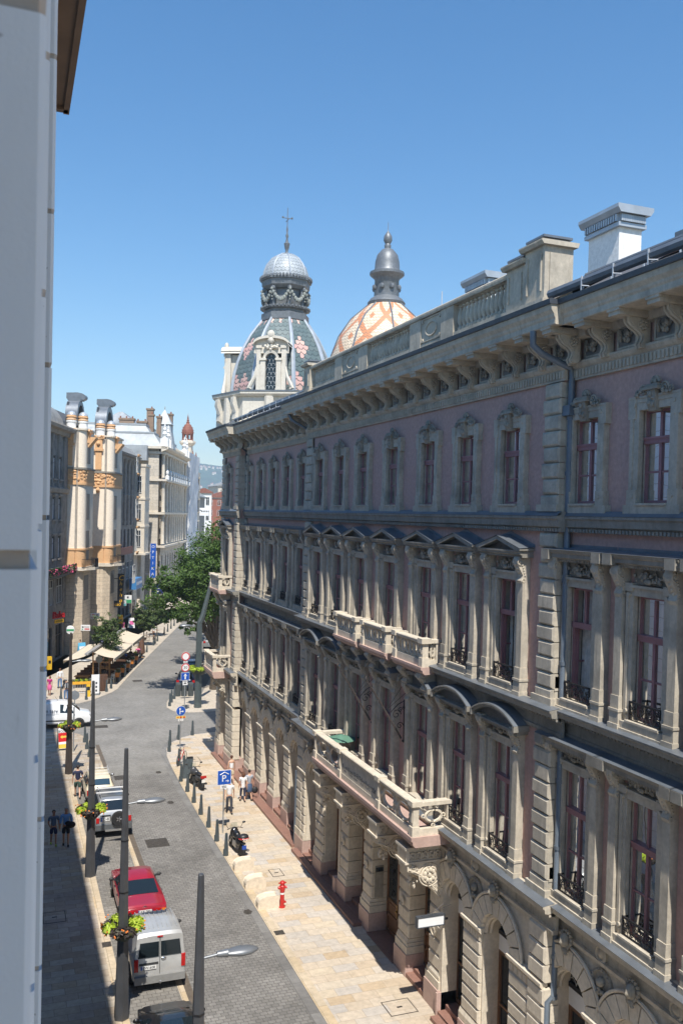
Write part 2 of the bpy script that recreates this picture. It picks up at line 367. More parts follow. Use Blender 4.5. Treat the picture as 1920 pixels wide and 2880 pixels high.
# ------------------------------------------------------------------ camera, light, sky
SUN_EL = math.radians(58.6); SUNH = Vector((-.215, -.977)).normalized()   # towards the sun
def mk_world():
    w = bpy.data.worlds.new('World'); sc.world = w; w.use_nodes = True; t = w.node_tree
    bg = t.nodes['Background']; sky = t.nodes.new('ShaderNodeTexSky'); sky.sky_type = 'NISHITA'; sky.sun_disc = False
    sky.sun_elevation = SUN_EL; sky.sun_rotation = math.atan2(SUNH.x, SUNH.y); sky.air_density = 1.2; sky.dust_density = .1; sky.ozone_density = 3.
    hs = t.nodes.new('ShaderNodeHueSaturation'); hs.inputs['Saturation'].default_value = 1.30; t.links.new(sky.outputs[0], hs.inputs['Color']); t.links.new(hs.outputs[0], bg.inputs[0]); bg.inputs[1].default_value = SKY_STRENGTH
SKY_STRENGTH = .088
mk_world()
sl = bpy.data.lights.new('sun', 'SUN'); sl.energy = 3.7; sl.angle = math.radians(.53); sl.color = (1., .945, .86)
so = bpy.data.objects.new('sun', sl); COL.objects.link(so); so.location = (-10, -40, 60)
sd = Vector((SUNH.x*math.cos(SUN_EL), SUNH.y*math.cos(SUN_EL), math.sin(SUN_EL)))
so.rotation_euler = (-sd).to_track_quat('-Z', 'Y').to_euler()
cam = bpy.data.cameras.new('camera'); co_ = bpy.data.objects.new('camera', cam); COL.objects.link(co_); sc.camera = co_
def setcam(yaw, pitch, roll, cy, F=2500., H=15.7):
    f = Vector((math.sin(yaw)*math.cos(pitch), math.cos(yaw)*math.cos(pitch), math.sin(pitch)))
    r0 = Vector((math.cos(yaw), -math.sin(yaw), 0)); d0 = f.cross(r0)
    r = math.cos(roll)*r0-math.sin(roll)*d0; d = math.sin(roll)*r0+math.cos(roll)*d0
    u = -d; b = -f
    co_.matrix_world = Matrix(((r.x, u.x, b.x, 0), (r.y, u.y, b.y, 0), (r.z, u.z, b.z, H), (0, 0, 0, 1)))
    cam.sensor_fit = 'VERTICAL'; cam.sensor_height = 36; cam.sensor_width = 24; cam.lens = F/2880*36
    cam.shift_y = (cy-1440)/2880; cam.shift_x = 0
    cam.clip_start = .05; cam.clip_end = 20000
setcam(.35842, -.02299, .02436, 1508.0)
cam.dof.use_dof = True; cam.dof.focus_distance = 40; cam.dof.aperture_fstop = 9
sc.view_settings.view_transform = 'Standard'; sc.view_settings.look = 'None'; sc.view_settings.exposure = .90
sc.view_settings.gamma = 1.
sc.cycles.max_bounces = 8; sc.cycles.diffuse_bounces = 4; sc.cycles.glossy_bounces = 4; sc.cycles.transparent_max_bounces = 16; sc.cycles.volume_bounces = 0
sc.cycles.use_denoising = True; sc.cycles.caustics_reflective = False; sc.cycles.caustics_refractive = False; sc.cycles.sample_clamp_indirect = 8
# ------------------------------------------------------------------ ground
def sheet(name, pts, z, mat, thick=0.):
    b = MB()
    if thick: b.prism(pts, z-thick, z)
    else: b.add([(x, y, z) for x, y in pts], [tuple(range(len(pts)))])
    return struct(name, b, mat)
def arc(cx, cy, r, a0, a1, n=10):
    return [(cx+r*math.cos(math.radians(a0+(a1-a0)*i/n)), cy+r*math.sin(math.radians(a0+(a1-a0)*i/n))) for i in range(n+1)]
sheet('ground', [(-1250, -50), (2250, -50), (2250, 3250), (-1250, 3250)], -.06, 'earth')
ROWA = Vector((.3007, .9537)); ROWN = Vector((.9537, -.3007)); ROWO = Vector((3.8, 92.8))
def rw(s, off=0.): p = ROWO+ROWA*s+ROWN*off; return (p.x, p.y)
sheet('road', [(5.0, -30), (10, -30), (10, 53.4), (5.0, 53.4)], -.028, 'cobble')
sheet('road', [(-60, 53.4), (60, 53.4), (60, 73), rw(-8, 40), rw(-8, 16), rw(140, 18), rw(140, 4), rw(-6, 4), (-60, 84)], -.032, 'junction')
KERB = [(9.45, -30), (13.6, -30)]
R_SW = [(9.45, -30), (9.45, 45)]+[(9.5, 50), (9.62, 54.5), (9.75, 57.0), (10.05, 58.8), (10.6, 60.3), (11.5, 61.4), (12.6, 62.1), (14.2, 62.4), (60, 62.4), (60, -30)]
sheet('pavement', R_SW, 0., 'paving_cream', .1)
sheet('kerb', [(9.45, -29.9), (9.45, 45), (9.5, 50), (9.62, 54.5), (9.95, 54.5), (9.83, 50), (9.78, 45), (9.78, -29.9)], .004, 'border_cream')
sheet('kerb', [(9.06, -30), (9.45, -30), (9.45, 45), (9.5, 50), (9.62, 54.5), (9.75, 57.0), (10.05, 58.8), (10.6, 60.3), (11.5, 61.4), (12.6, 62.1), (14.2, 62.4), (60, 62.4), (60, 62.75), (14.2, 62.75), (12.5, 62.5), (11.3, 61.8), (10.35, 60.6), (9.75, 59.0), (9.42, 57.0), (9.28, 54.5), (9.15, 50), (9.1, 45)], -.020, 'kerbstone')
sheet('pavement', [(-12, -30), (3.72, -30), (3.72, 52.3), (5.2, 54.6), (5.62, 56.2), (5.66, 58), (5.55, 61.2), (5.3, 62.8), (4.9, 64.1), (4.3, 64.9), (3.2, 65.3), (-12, 65.3)], 0., 'paving_left', .1)
sheet('road', [(3.72, -30), (5.62, -30), (5.62, 56.2), (5.2, 54.6), (3.72, 52.3)], -.012, 'cobble_park')
sheet('kerb', [(3.42, -29.9), (3.72, -29.9), (3.72, 52.3), (3.42, 51.8)], .004, 'border_cream')
sheet('kerb', [(5.46, -29.9), (5.66, -29.9), (5.66, 57), (5.62, 57)  , (5.46, 55.5)], -.008, 'border_cream')
sheet('kerb', [(5.66, -30), (5.90, -30), (5.90, 61.0), (5.66, 61.0)], -.022, 'gutter_strip')
# pavements beyond the crossing
sheet('pavement', [(-60, 80.5), (-10, 76.6), (4.0, 74.4), (5.6, 74.5), (6.7, 75.5), (7.7, 77.0), (8.6, 78.4), (9.2, 79.7), rw(-6, 8.95), rw(0, 8.85), rw(20, 8.75), rw(60, 8.6), rw(140, 8.4), rw(140, -2), rw(-40, -2)], -.001, 'paving_far', .1)
sheet('pavement', [(60, 69.0), (14.2, 69.0), (13.0, 69.2), (12.35, 69.9), (12.1, 71.2), (12.4, 73.0), (13.3, 76.2), rw(-12.8, 16.6), rw(120, 17.2), rw(120, 60), (90, 69)], -.001, 'paving_far', .1)
def cover(name, x0, x1, y0, y1, label, z=.006, mat='cover_frame', slab='paving_cream'):
    t = thing('access_cover', label, 'access cover', ((x0+x1)/2, (y0+y1)/2, 0))
    w, h = (x1-x0)/2, (y1-y0)/2
    b = MB(); e = .03
    for a in ((-w, w, -h, -h+e), (-w, w, h-e, h), (-w, -w+e, -h, h), (w-e, w, -h, h)): b.box(a[0], a[1], a[2], a[3], -.004, .010)
    b.obj('frame', mat, t)
    b = MB(); b.box(-w+e, w-e, -h+e, h-e, -.004, .006); b.obj('slab', slab, t)
    b = MB(); b.box(-.09, .09, -.035, .035, .006, .012); b.obj('handle', 'iron', t)
cover('c', 1.46, 2.3, 34.93, 35.9, 'large paved access cover in the shaded pavement', slab='paving_left')
cover('c', 11.48, 12.43, 25.15, 26.0, 'paved access cover with rusty frame on the sunlit pavement under the blank white sign')
cover('c', 10.94, 11.47, 36.6, 37.4, 'smaller paved access cover beyond the red hydrant')
cover('c', 10.9, 11.6, 55.2, 56.2, 'paved access cover near the street corner by the leaning bicycle')
def drain(x, y, w, h, label, cat='drain cover', rz=0, round_=False, z=-.024, mat='cast_iron'):
    t = thing('drain_cover' if not round_ else 'manhole_cover', label, cat, (x, y, z), rz)
    b = MB()
    if round_:
        b.lathe([(w/2, -.004), (w/2, .008), (w/2-.05, .010), (.02, .010)], seg=24)
        for k in range(-3, 4): b.box(-w*.3, w*.3, k*.06-.012, k*.06+.012, .008, .016)
        b.obj('lid', mat, t)
    else:
        b.box(-w/2, w/2, -h/2, h/2, -.004, .006)
        for i in range(9):
            for j in range(9):
                if (i+j) % 2: b.box(-w/2+(i+.15)*w/9, -w/2+(i+.85)*w/9, -h/2+(j+.15)*h/9, -h/2+(j+.85)*h/9, .004, .013)
        b.obj('lid', mat, t)
        b = MB(); e = .04
        for a in ((-w/2-e, w/2+e, -h/2-e, -h/2), (-w/2-e, w/2+e, h/2, h/2+e), (-w/2-e, -w/2, -h/2, h/2), (w/2, w/2+e, -h/2, h/2)): b.box(a[0], a[1], a[2], a[3], -.004, .009)
        b.obj('frame', mat, t)
drain(6.83, 42.1, .95, 1.0, 'large square cast iron cover in the middle of the cobbled lane')
drain(6.39, 53.1, .62, .75, 'square cast iron cover in the road beside the cream car')
drain(6.5, 66.1, .9, .7, 'square cast iron cover in the crossing by the white van', z=-.028)
drain(11.4, 83.2, .8, .7, 'square cast iron cover in the side road beside the terrace', z=-.028)
drain(8.43, 47.8, .36, .36, 'small round cover in the cobbles near the bollards', 'manhole cover', 0, True)
drain(8.7, 53.6, .34, .34, 'small round cover where the cobbles meet the smooth crossing', 'manhole cover', 0, True)
drain(9.07, 33.7, .34, .34, 'small round cover in the kerb strip opposite the hydrant', 'manhole cover', 0, True)
drain(9.74, 31.6, .28, .26, 'little rusty square cover in the sunlit pavement', 'drain cover', 0, False, .004)
drain(3.55, 32.6, .24, .30, 'little metal cover in the cream edging beside the van', 'drain cover', 0, False, .006)
drain(1.1, 53.5, .4, .5, 'dark square cover in the shaded pavement close to the pale wall', 'drain cover', 0, False, .002)

# ------------------------------------------------------------------ the palace on the right
PAL = thing('palace_building', 'long pink and grey palace with stone window frames, heavy cornice and balconies', 'building', (13.5, 30, 0))
PO = Vector((13.5, 30, 0))
def islands(mb):
    par = list(range(len(mb.v)))
    def fd(a):
        while par[a] != a: par[a] = par[par[a]]; a = par[a]
        return a
    for f in mb.f:
        for q in f[1:]: par[fd(q)] = fd(f[0])
    gr = {}
    for i in range(len(mb.f)): gr.setdefault(fd(mb.f[i][0]), []).append(i)
    bx = []
    for fs in gr.values():
        vs = [mb.v[k] for i in fs for k in mb.f[i]]; bx.append([[min(v[j] for v in vs) for j in range(3)], [max(v[j] for v in vs) for j in range(3)], fs])
    n = len(bx); p2 = list(range(n))
    def f2(a):
        while p2[a] != a: p2[a] = p2[p2[a]]; a = p2[a]
        return a
    sz = [max(h-l for l, h in zip(q[0], q[1])) for q in bx]
    for i in range(n):
        for j in range(i+1, n):
            g = math.sqrt(sum(max(0, bx[i][0][k]-bx[j][1][k], bx[j][0][k]-bx[i][1][k])**2 for k in range(3)))
            if g <= max(.02, .45*max(sz[i], sz[j])): p2[f2(j)] = f2(i)
    out = {}
    for i in range(n): out.setdefault(f2(i), []).extend(bx[i][2])
    res = []
    for fs in out.values():
        m = MB(); mp = {}
        for i in sorted(fs):
            f = []
            for k in mb.f[i]:
                if k not in mp: mp[k] = len(m.v); m.v.append(mb.v[k])
                f.append(mp[k])
            m.f.append(tuple(f)); m.mi.append(mb.mi[i])
        res.append(m)
    return res
def P(mb, name, mats, parent=None, smooth=None, **kw):
    if name in ('ground_floor_wall', 'quoin', 'post', 'plinth', 'step', 'snow_guard') and not kw.pop('one', False):
        for m in islands(mb): P(m, name, mats, parent, smooth, one=True)
        return
    kw.pop('one', None)
    """link a mesh given in world coordinates as a part of the palace"""
    if parent is None:
        mb.v = [(x-PO.x, y-PO.y, z) for x, y, z in mb.v]; return mb.obj(name, mats, PAL, smooth, **kw)
    o = parent.location
    mb.v = [(x-PO.x-o.x, y-PO.y-o.y, z-o.z) for x, y, z in mb.v]; return mb.obj(name, mats, parent, smooth, **kw)
def PI_(name, me, x, y, z, parent=None, **kw):
    if parent is None: return inst(name, me, PAL, (x-PO.x, y-PO.y, z), **kw)
    o = parent.location; return inst(name, me, parent, (x-PO.x-o.x, y-PO.y-o.y, z-o.z), **kw)
XP = 13.10                                   # pink wall plane of the centre
DN, DF = .22, .45                            # near wing, far wing set back by this much
CEN = [21.52, 24.10, 26.70, 29.65, 32.53, 35.10, 37.70]
NEAR = [18.40, 15.90, 13.35]
FAR = [41.60, 44.15, 46.75, 49.30, 51.90]
PAV = [55.25]
SECT = [(2.0, 19.17, DN, NEAR), (19.17, 39.5, 0., CEN), (39.5, 52.65, DF, FAR), (52.65, 56.95, 0., PAV)]
def wall_holes(mb, x, y0, y1, z0, z1, holes, depth, m=0, mr=0):
    ys = sorted({y0, y1, *[h[0] for h in holes], *[h[1] for h in holes]}); zs = sorted({z0, z1, *[h[2] for h in holes], *[h[3] for h in holes]})
    for a, b in zip(ys, ys[1:]):
        for c, d in zip(zs, zs[1:]):
            cy, cz = (a+b)/2, (c+d)/2
            if any(h[0] < cy < h[1] and h[2] < cz < h[3] for h in holes): continue
            mb.quad((x, a, c), (x, b, c), (x, b, d), (x, a, d), m)
    for h in holes:
        a, b, c, d = h[:4]; X = x+depth
        mb.quad((x, a, c), (X, a, c), (X, a, d), (x, a, d), mr); mb.quad((x, b, c), (x, b, d), (X, b, d), (X, b, c), mr)
        mb.quad((x, a, d), (X, a, d), (X, b, d), (x, b, d), mr); mb.quad((x, a, c), (x, b, c), (X, b, c), (X, a, c), mr)
HW = .50                                     # half width of window openings
Z3 = (16.12, 18.22); Z2 = (11.22, 14.06); Z1 = (6.32, 9.46)
b = MB()
for y0, y1, D, W in SECT:
    x = XP+D
    holes = [(w-HW, w+HW, z[0], z[1]) for w in W for z in (Z3, Z2, Z1)]
    wall_holes(b, x, y0, y1, 6.0, 20.4, holes, .32, 0, 1)
    # blind returns where the fronts step
for y, xa, xb in ((19.17, XP, XP+DN), (39.5, XP, XP+DF), (52.65, XP, XP+DF)):
    b.quad((xa, y, 6.), (xb, y, 6.), (xb, y, 20.4), (xa, y, 20.4), 0)
b.quad((XP, 56.95, 0), (26, 56.95, 0), (26, 56.95, 20.4), (XP, 56.95, 20.4), 0)
b.quad((XP+DN, 2, 0), (26, 2, 0), (26, 2, 20.4), (XP+DN, 2, 20.4), 0)
b.quad((26, 2, 0), (26, 56.95, 0), (26, 56.95, 20.4), (26, 2, 20.4), 0)
P(b, 'wall', ['stucco_pink', 'stone'])
b = MB(); b.box(14.2, 25.8, 2.2, 56.7, 6.0, 6.1); b.box(14.2, 25.8, 2.2, 56.7, 10.9, 11.0); b.box(14.2, 25.8, 2.2, 56.7, 15.8, 15.9)
b.box(14.25, 14.3, 2.2, 56.7, 0., 20.3); P(b, 'floor', 'room')
# ---- ornament helpers (local: x towards -X is out, y along the street, z up)
def scroll(mb, c, r, turns=1.6, th=.03, flip=1, depth=0., m=0, n=16):
    pts = []
    for i in range(n+1):
        t = i/n; a = turns*2*PI*t; rr = r*(1-.8*t)
        pts.append((c[0]-depth*t, c[1]+flip*rr*math.cos(a), c[2]+rr*math.sin(a)))
    mb.tube(pts, [th*(1-.45*i/n) for i in range(n+1)], 5, m)
def leafage(mb, c, w, h, n, seed, r=(.03, .06), out=.05, m=0):
    rnd = random.Random(seed)
    for i in range(n):
        y = c[1]+rnd.uniform(-w, w); z = c[2]+rnd.uniform(-h, h); rr = rnd.uniform(*r)
        mb.ball((c[0]-rnd.uniform(0, out), y, z), rr, m, 6, 4, (.8, rnd.uniform(.6, 1.5), rnd.uniform(.6, 1.5)))
def rosette(mb, c, r, axis='x', m=0, petals=8, out=-1):
    for k in range(petals):
        a = 2*PI*k/petals; q = (r*.62*math.cos(a), r*.62*math.sin(a))
        p = (c[0]+out*.012, c[1]+q[0], c[2]+q[1]) if axis == 'x' else (c[0]+q[0], c[1]+out*.012, c[2]+q[1])
        mb.ball(p, r*.27, m, 6, 4)
    mb.ball(c, r*.28, m, 6, 4)
    pts = []
    for k in range(17):
        a = 2*PI*k/16; q = (r*math.cos(a), r*math.sin(a))
        pts.append((c[0], c[1]+q[0], c[2]+q[1]) if axis == 'x' else (c[0]+q[0], c[1], c[2]+q[1]))
    mb.tube(pts, r*.13, 5, m)
# ---- sash meshes (origin: middle of the sill at the glass plane)
def sash_meshes(h, top, tag_):
    fr = MB(); w = HW
    for a in ((-w, -w+.055, 0, h), (w-.055, w, 0, h), (-w, w, 0, .09), (-w, w, h-.06, h)): fr.box(-.02, .05, a[0], a[1], a[2], a[3])
    zt = h-top
    fr.box(-.07, .05, -w, w, zt-.07, zt+.07); fr.box(-.09, .02, -w, w, zt+.03, zt+.08)
    fr.box(-.03, .04, -.042, .042, .09, zt-.07); fr.box(-.025, .04, -.035, .035, zt+.07, h-.07)
    zm = .09+(zt-.16)*.5
    fr.box(-.015, .03, -w+.055, -.042, zm-.022, zm+.022); fr.box(-.015, .03, .042, w-.055, zm-.022, zm+.022)
    gl = MB(); gl.quad((.012, -w+.05, .05), (.012, w-.05, .05), (.012, w-.05, h-.05), (.012, -w+.05, h-.05))
    inn = MB()
    for s_ in (-1, 1):
        for a, c in ((.09, zt-.07), (zt+.07, h-.07)):
            y0, y1 = sorted((s_*.06, s_*(w-.05)))
            for q in ((y0, y0+.05, a, c), (y1-.05, y1, a, c), (y0, y1, a, a+.05), (y0, y1, c-.05, c)): inn.box(.13, .16, q[0], q[1], q[2], q[3])
    return fr.mesh('frame', 'sash'), gl.mesh('glass_pane', 'pane'), inn.mesh('inner_sash', 'inner_sash'), zt
def curtain_mesh(h, left, right, seed):
    rnd = random.Random(seed); c = MB()
    for s_, wd in ((-1, left), (1, right)):
        if wd <= 0: continue
        n = 8; y0 = s_*(HW-.02); pts = []
        for i in range(n+1): pts.append((.24+.03*(i % 2)+rnd.uniform(-.005, .005), y0-s_*wd*i/n))
        for (xa, ya), (xb, yb) in zip(pts, pts[1:]): c.quad((xa, ya, .02), (xb, yb, .02), (xb, yb, h-.02), (xa, ya, h-.02))
    return c.mesh('curtain', 'curtain')
SASH = {k: sash_meshes(z[1]-z[0], t, k) for k, z, t in ((3, Z3, .68), (2, Z2, .95), (1, Z1, 1.05))}
CURT = {(k, i): curtain_mesh(z[1]-z[0], *lr, i) for k, z in ((3, Z3), (2, Z2), (1, Z1)) for i, lr in enumerate(((.22, .16), (.34, .12), (.15, .36), (.45, .45), (.12, .1)))}
REFLECTION_SHEETS = []  # pale sheets added behind some panes, standing in for window reflections
for q in (.55, .95, 1.5): b = MB(); b.box(.19, .20, -.46, .46, -q, -.05); REFLECTION_SHEETS.append(b.mesh('reflection_sheet', 'curtain'))
def reveal_box():
    r = MB(); r.box(.9, .92, -.75, .75, -.3, 3.5); return r.mesh('room_back', 'room')
# surrounds ---------------------------------------------------------
def surround3():
    b = MB(); w = HW; h = Z3[1]-Z3[0]; o = -.13
    for s_ in (-1, 1):
        y0, y1 = sorted((s_*w, s_*(w+.28)))
        b.box(o, .02, y0, y1, .0, h); b.box(o-.025, o, *sorted((s_*(w+.17), s_*(w+.275))), .25, h-.1)
        b.box(o-.03, .02, *sorted((s_*(w+.012), s_*(w+.33))), -.02, .32)
        b.box(o-.03, .02, *sorted((s_*(w+.10), s_*(w+.34))), h-.18, h+.30)
        b.lathe([(.05, o-.05), (.05, o)], (0, s_*(w+.14), h+.12), 10, 0, 'x')
        b.lathe([(.045, o-.05), (.045, o)], (0, s_*(w+.14), .18), 10, 0, 'x')
    b.box(o, .02, -w-.28, w+.28, h, h+.26); b.box(o-.04, .02, -w-.34, w+.34, h+.26, h+.31); b.box(o-.02, .02, -w-.3, w+.3, h+.17, h+.26)
    b.box(o-.05, .02, -w-.42, w+.42, -.30, -.02)
    b.box(o-.09, .3, -w, w, -.03, .02)
    return b.mesh('surround', 'stone')
def crest3():
    b = MB(); h = Z3[1]-Z3[0]; x = -.16
    b.prof([(x-.10, h+.40), (x-.06, h+.05), (x-.03, h-.06), (-.02, h-.06), (-.02, h+.40)], -.13, .13)
    b.box(x-.14, -.02, -.26, .26, h+.40, h+.46); b.box(x-.08, -.02, -.19, .19, h+.46, h+.53)
    for s_ in (-1, 1):
        scroll(b, (x, s_*.34, h+.42), .13, 1.7, .03, s_, .02); scroll(b, (x, s_*.54, h+.37), .08, 1.4, .026, -s_)
        leafage(b, (x, s_*.45, h+.36), .17, .06, 7, 5+s_, (.025, .05))
    leafage(b, (x-.05, 0, h+.20), .10, .13, 12, 3, (.03, .055), .06)
    for k in range(7):
        a = math.radians(20+k*140/6); b.ball((x+.03, .13*math.cos(a), h+.56+.12*math.sin(a)), .045, 0, 6, 4)
    b.ball((x+.03, 0, h+.60), .07, 0, 6, 4)
    return b.mesh('crest', 'stone_relief', 40)
def surround12(z, k):
    b = MB(); w = HW; h = z[1]-z[0]; o = -.13
    for s_ in (-1, 1):
        b.box(o, .02, *sorted((s_*w, s_*(w+.24))), .0, h+.18); b.box(o-.03, o, *sorted((s_*(w+.13), s_*(w+.22))), .1, h+.05)
        b.box(o-.10, .02, *sorted((s_*(w+.27), s_*(w+.52))), .52, h+.02)      # pilaster strip
        b.box(o-.14, .02, *sorted((s_*(w+.24), s_*(w+.56))), -.26, .16)        # pedestal
        b.box(o-.17, .02, *sorted((s_*(w+.22), s_*(w+.58))), -.26, -.12); b.box(o-.16, .02, *sorted((s_*(w+.22), s_*(w+.58))), .16, .22)
        b.box(o-.13, .02, *sorted((s_*(w+.25), s_*(w+.54))), .22, .52)
        b.box(o-.04, .02, *sorted((s_*w, s_*(w+.30))), h+.10, h+.28)
        b.lathe([(.05, o-.06), (.05, o)], (0, s_*(w+.12), h+.02), 10, 0, 'x'); b.lathe([(.05, o-.06), (.05, o)], (0, s_*(w+.12), .22), 10, 0, 'x')
    b.box(o, .02, -w-.24, w+.24, h, h+.20); b.box(o-.05, .02, -w-.30, w+.30, h+.18, h+.24)
    b.box(o-.10, .3, -w-.24, w+.24, -.26, -.02); b.box(o-.14, .02, -w-.24, w+.24, -.26, -.18); b.box(o-.12, .02, -w-.05, w+.05, -.02, .03)
    return b.mesh('surround', 'stone')
def console_mesh():
    """scrolled bracket hanging under a hood; origin at its top on the wall plane"""
    b = MB(); w = .12
    pr = [(-.36, 0), (-.40, -.10), (-.38, -.22), (-.30, -.36), (-.22, -.50), (-.24, -.58), (-.28, -.64), (-.24, -.72), (-.15, -.74), (-.12, -.80), (0, -.95), (0, 0)]
    b.prof(pr, -w, w)
    for s_ in (-1, 1):
        pts = [(-.30+.09*math.cos(a), s_*(w+.005), -.14+.09*math.sin(a)) for a in [i*.45 for i in range(13)]]; b.tube(pts, .022, 5)
        b.ball((-.30, s_*w, -.14), .04, 0, 6, 4)
        pts = [(-.20+.05*math.cos(a), s_*(w+.005), -.64+.05*math.sin(a)) for a in [i*.5 for i in range(13)]]; b.tube(pts, .018, 5)
        for i in range(5): b.ball((-.16-.02*i, s_*w, -.50+.07*i), .032, 0, 6, 3)
    for i in range(4): b.ball((-.37+.05*i, 0, -.2-.10*i), .045, 0, 6, 4)
    for i in range(4): b.ball((-.08, random.uniform(-.05, .05), -.84-.06*i), .05-.006*i, 0, 6, 4)
    return b.mesh('console', 'stone', 40)
def garland_mesh(h0):
    b = MB(); b.box(-.06, .0, -.56, .56, 0, .34)
    for s_ in (-1, 1): leafage(b, (-.09, s_*.32, .17), .2, .10, 16, 11+s_, (.03, .055), .06)
    leafage(b, (-.12, 0, .18), .09, .13, 10, 4, (.04, .07), .06)
    for s_ in (-1, 1): b.tube([(-.10, s_*(.14+.07*math.cos(a)), .18+.12*math.sin(a)) for a in [i*.55 for i in range(12)]], .022, 5)
    return b.mesh('frieze_relief', 'stone_relief', 40)
HOODX = -.44
def ped_hood():
    b = MB(); x = HOODX; w = 1.17; o = 0.
    b.prof([(x+.10, -.06), (x+.10, 0), (x+.03, .03), (x+.03, .07), (x, .09), (x, .13), (0, .13), (0, -.06)], -w+.03, w-.03)
    for s_ in (-1, 1):                                                     # raking cornice
        p = [(s_*(w+.02), .13), (s_*(w+.02), .19), (0, .50), (0, .40), (s_*(w-.22), .13)]
        vs = [(x-.02, y, z) for y, z in p]+[(0, y, z) for y, z in p]; n = len(p)
        b.add(vs, [(i, (i+1) % n, n+(i+1) % n, n+i) for i in range(n)]+[tuple(range(n)), tuple(range(n, 2*n))])
        b.quad((x-.035, s_*(w+.04), .195), (x-.035, 0, .515), (.0, 0, .545), (.0, s_*(w+.04), .225), 1)
    b.add([(x+.26, -w+.2, .13), (x+.26, w-.2, .13), (x+.26, 0, .42)], [(0, 1, 2)], 2)
    for s_ in (-1, 1): b.quad((-.015, s_*(w+.06), .20), (-.015, 0, .54), (-.015, 0, .64), (-.015, s_*(w+.06), .30), 1)
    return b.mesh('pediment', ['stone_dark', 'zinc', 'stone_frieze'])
def arch_hood():
    b = MB(); x = HOODX; w = 1.17
    b.prof([(x+.10, -.06), (x+.10, 0), (x+.03, .03), (x+.03, .07), (0, .07), (0, -.06)], -w+.03, w-.03)
    n = 18; R = (w*w+.36*.36)/(2*.36)
    def pt(t, dz): y = (w+.03)*(2*t-1); return y, .08+dz+math.sqrt(max(0, R*R-(y*w/(w+.03))**2))-(R-.36)
    for i in range(n):
        (ya, za), (yb, zb) = pt(i/n, 0), pt((i+1)/n, 0)
        b.add([(x, ya, za), (x, yb, zb), (x, yb, zb+.12), (x, ya, za+.12), (0, ya, za), (0, yb, zb), (0, yb, zb+.12), (0, ya, za+.12)],
              [(0, 1, 2, 3), (0, 4, 5, 1), (2, 6, 7, 3)], 0)
        b.quad((x-.05, ya, za+.125), (x-.05, yb, zb+.125), (0, yb, zb+.16), (0, ya, za+.16), 1)
        b.quad((x-.05, ya, za+.075), (x-.05, yb, zb+.075), (x-.05, yb, zb+.125), (x-.05, ya, za+.125), 0)
        b.quad((-.015, ya, za+.15), (-.015, yb, zb+.15), (-.015, yb, zb+.24), (-.015, ya, za+.24), 1)
        b.quad((x+.25, ya, .07), (x+.25, yb, .07), (x+.25, yb, zb), (x+.25, ya, za), 2)
    for s_ in (-1, 1): b.box(x-.05, 0, s_*(w+.03), s_*(w-.06), .04, .20)
    return b.mesh('arched_hood', ['stone_dark', 'zinc', 'stone_frieze'])
def flat_hood(w):
    b = MB(); x = HOODX
    b.prof([(x+.16, -.08), (x+.13, 0), (x+.04, .03), (x+.04, .12), (x, .15), (x-.03, .22), (0, .27), (0, -.08)], -w, w)
    b.quad((x-.045, -w-.02, .222), (x-.045, w+.02, .222), (0, w+.02, .29), (0, -w-.02, .29), 1); b.quad((-.015, -w, .27), (-.015, w, .27), (-.015, w, .36), (-.015, -w, .36), 1)
    for s_ in (-1, 1): b.box(x-.055, x+.12, *sorted((s_*(w-.36), s_*(w-.04))), -.03, .21)
    for i in range(24): b.box(x+.13, x+.2, -w+.1+i*(2*w-.2)/24, -w+.1+(i+.5)*(2*w-.2)/24, -.07, -.01)
    return b.mesh('flat_hood', ['stone_dark', 'zinc'])
def rail_mesh():
    b = MB(); w = HW+.02; x = -.14
    b.box(x-.02, x+.02, -w, w, .40, .445); b.box(x-.012, x+.012, -w, w, .0, .03)
    for s_ in (-1, 1): b.box(x, 0.0, *sorted((s_*w, s_*(w-.03))), .40, .44); b.box(x-.015, x+.015, *sorted((s_*w, s_*(w-.03))), -.04, .44)
    for i in range(4):
        cy = -w+(i+.5)*2*w/4
        scroll(b, (x, cy-.05, .26), .085, 1.5, .015, 1, 0, 0, 12); scroll(b, (x, cy+.05, .13), .085, 1.5, .015, -1, 0, 0, 12)
        b.tube([(x, cy-.1, .03), (x, cy+.1, .40)], .010, 4); b.tube([(x, cy+.1, .03), (x, cy-.1, .40)], .010, 4); b.tube([(x, cy+.12, .03), (x, cy+.12, .40)], .010, 4)
    return b.mesh('railing', 'iron')
ME_S3, ME_CR = surround3(), crest3()
ME_S2, ME_S1 = surround12(Z2, 2), surround12(Z1, 1)
ME_CON, ME_GAR = console_mesh(), garland_mesh(0)
ME_PED, ME_ARC, ME_FLAT, ME_FLATW, ME_RAIL = ped_hood(), arch_hood(), flat_hood(1.24), flat_hood(1.30), rail_mesh()
def open_leaf(h, zt):
    b = MB(); hh = zt-.2
    for s_ in (-1, 1):
        y = s_*(HW-.07)
        for q in ((0, .05, 0, hh), (.37, .42, 0, hh), (0, .42, 0, .06), (0, .42, hh-.06, hh), (0, .42, hh/2-.02, hh/2+.02)): b.box(.05+q[0], .05+q[1], y-.02, y+.02, .12+q[2], .12+q[3])
    return b.mesh('open_sash', 'sash')
def fixed_top(fr_only, h, zt):
    fr = MB(); w = HW
    for a in ((-w, -w+.07, 0, h), (w-.07, w, 0, h), (-w, w, 0, .09), (-w, w, h-.07, h)): fr.box(-.04, .05, a[0], a[1], a[2], a[3])
    fr.box(-.07, .05, -w, w, zt-.07, zt+.07); fr.box(-.045, .04, -.04, .04, zt+.07, h-.07); return fr.mesh('frame', 'sash')
h2 = Z2[1]-Z2[0]; ME_OPEN2 = (fixed_top(0, h2, SASH[2][3]), open_leaf(h2, SASH[2][3]))
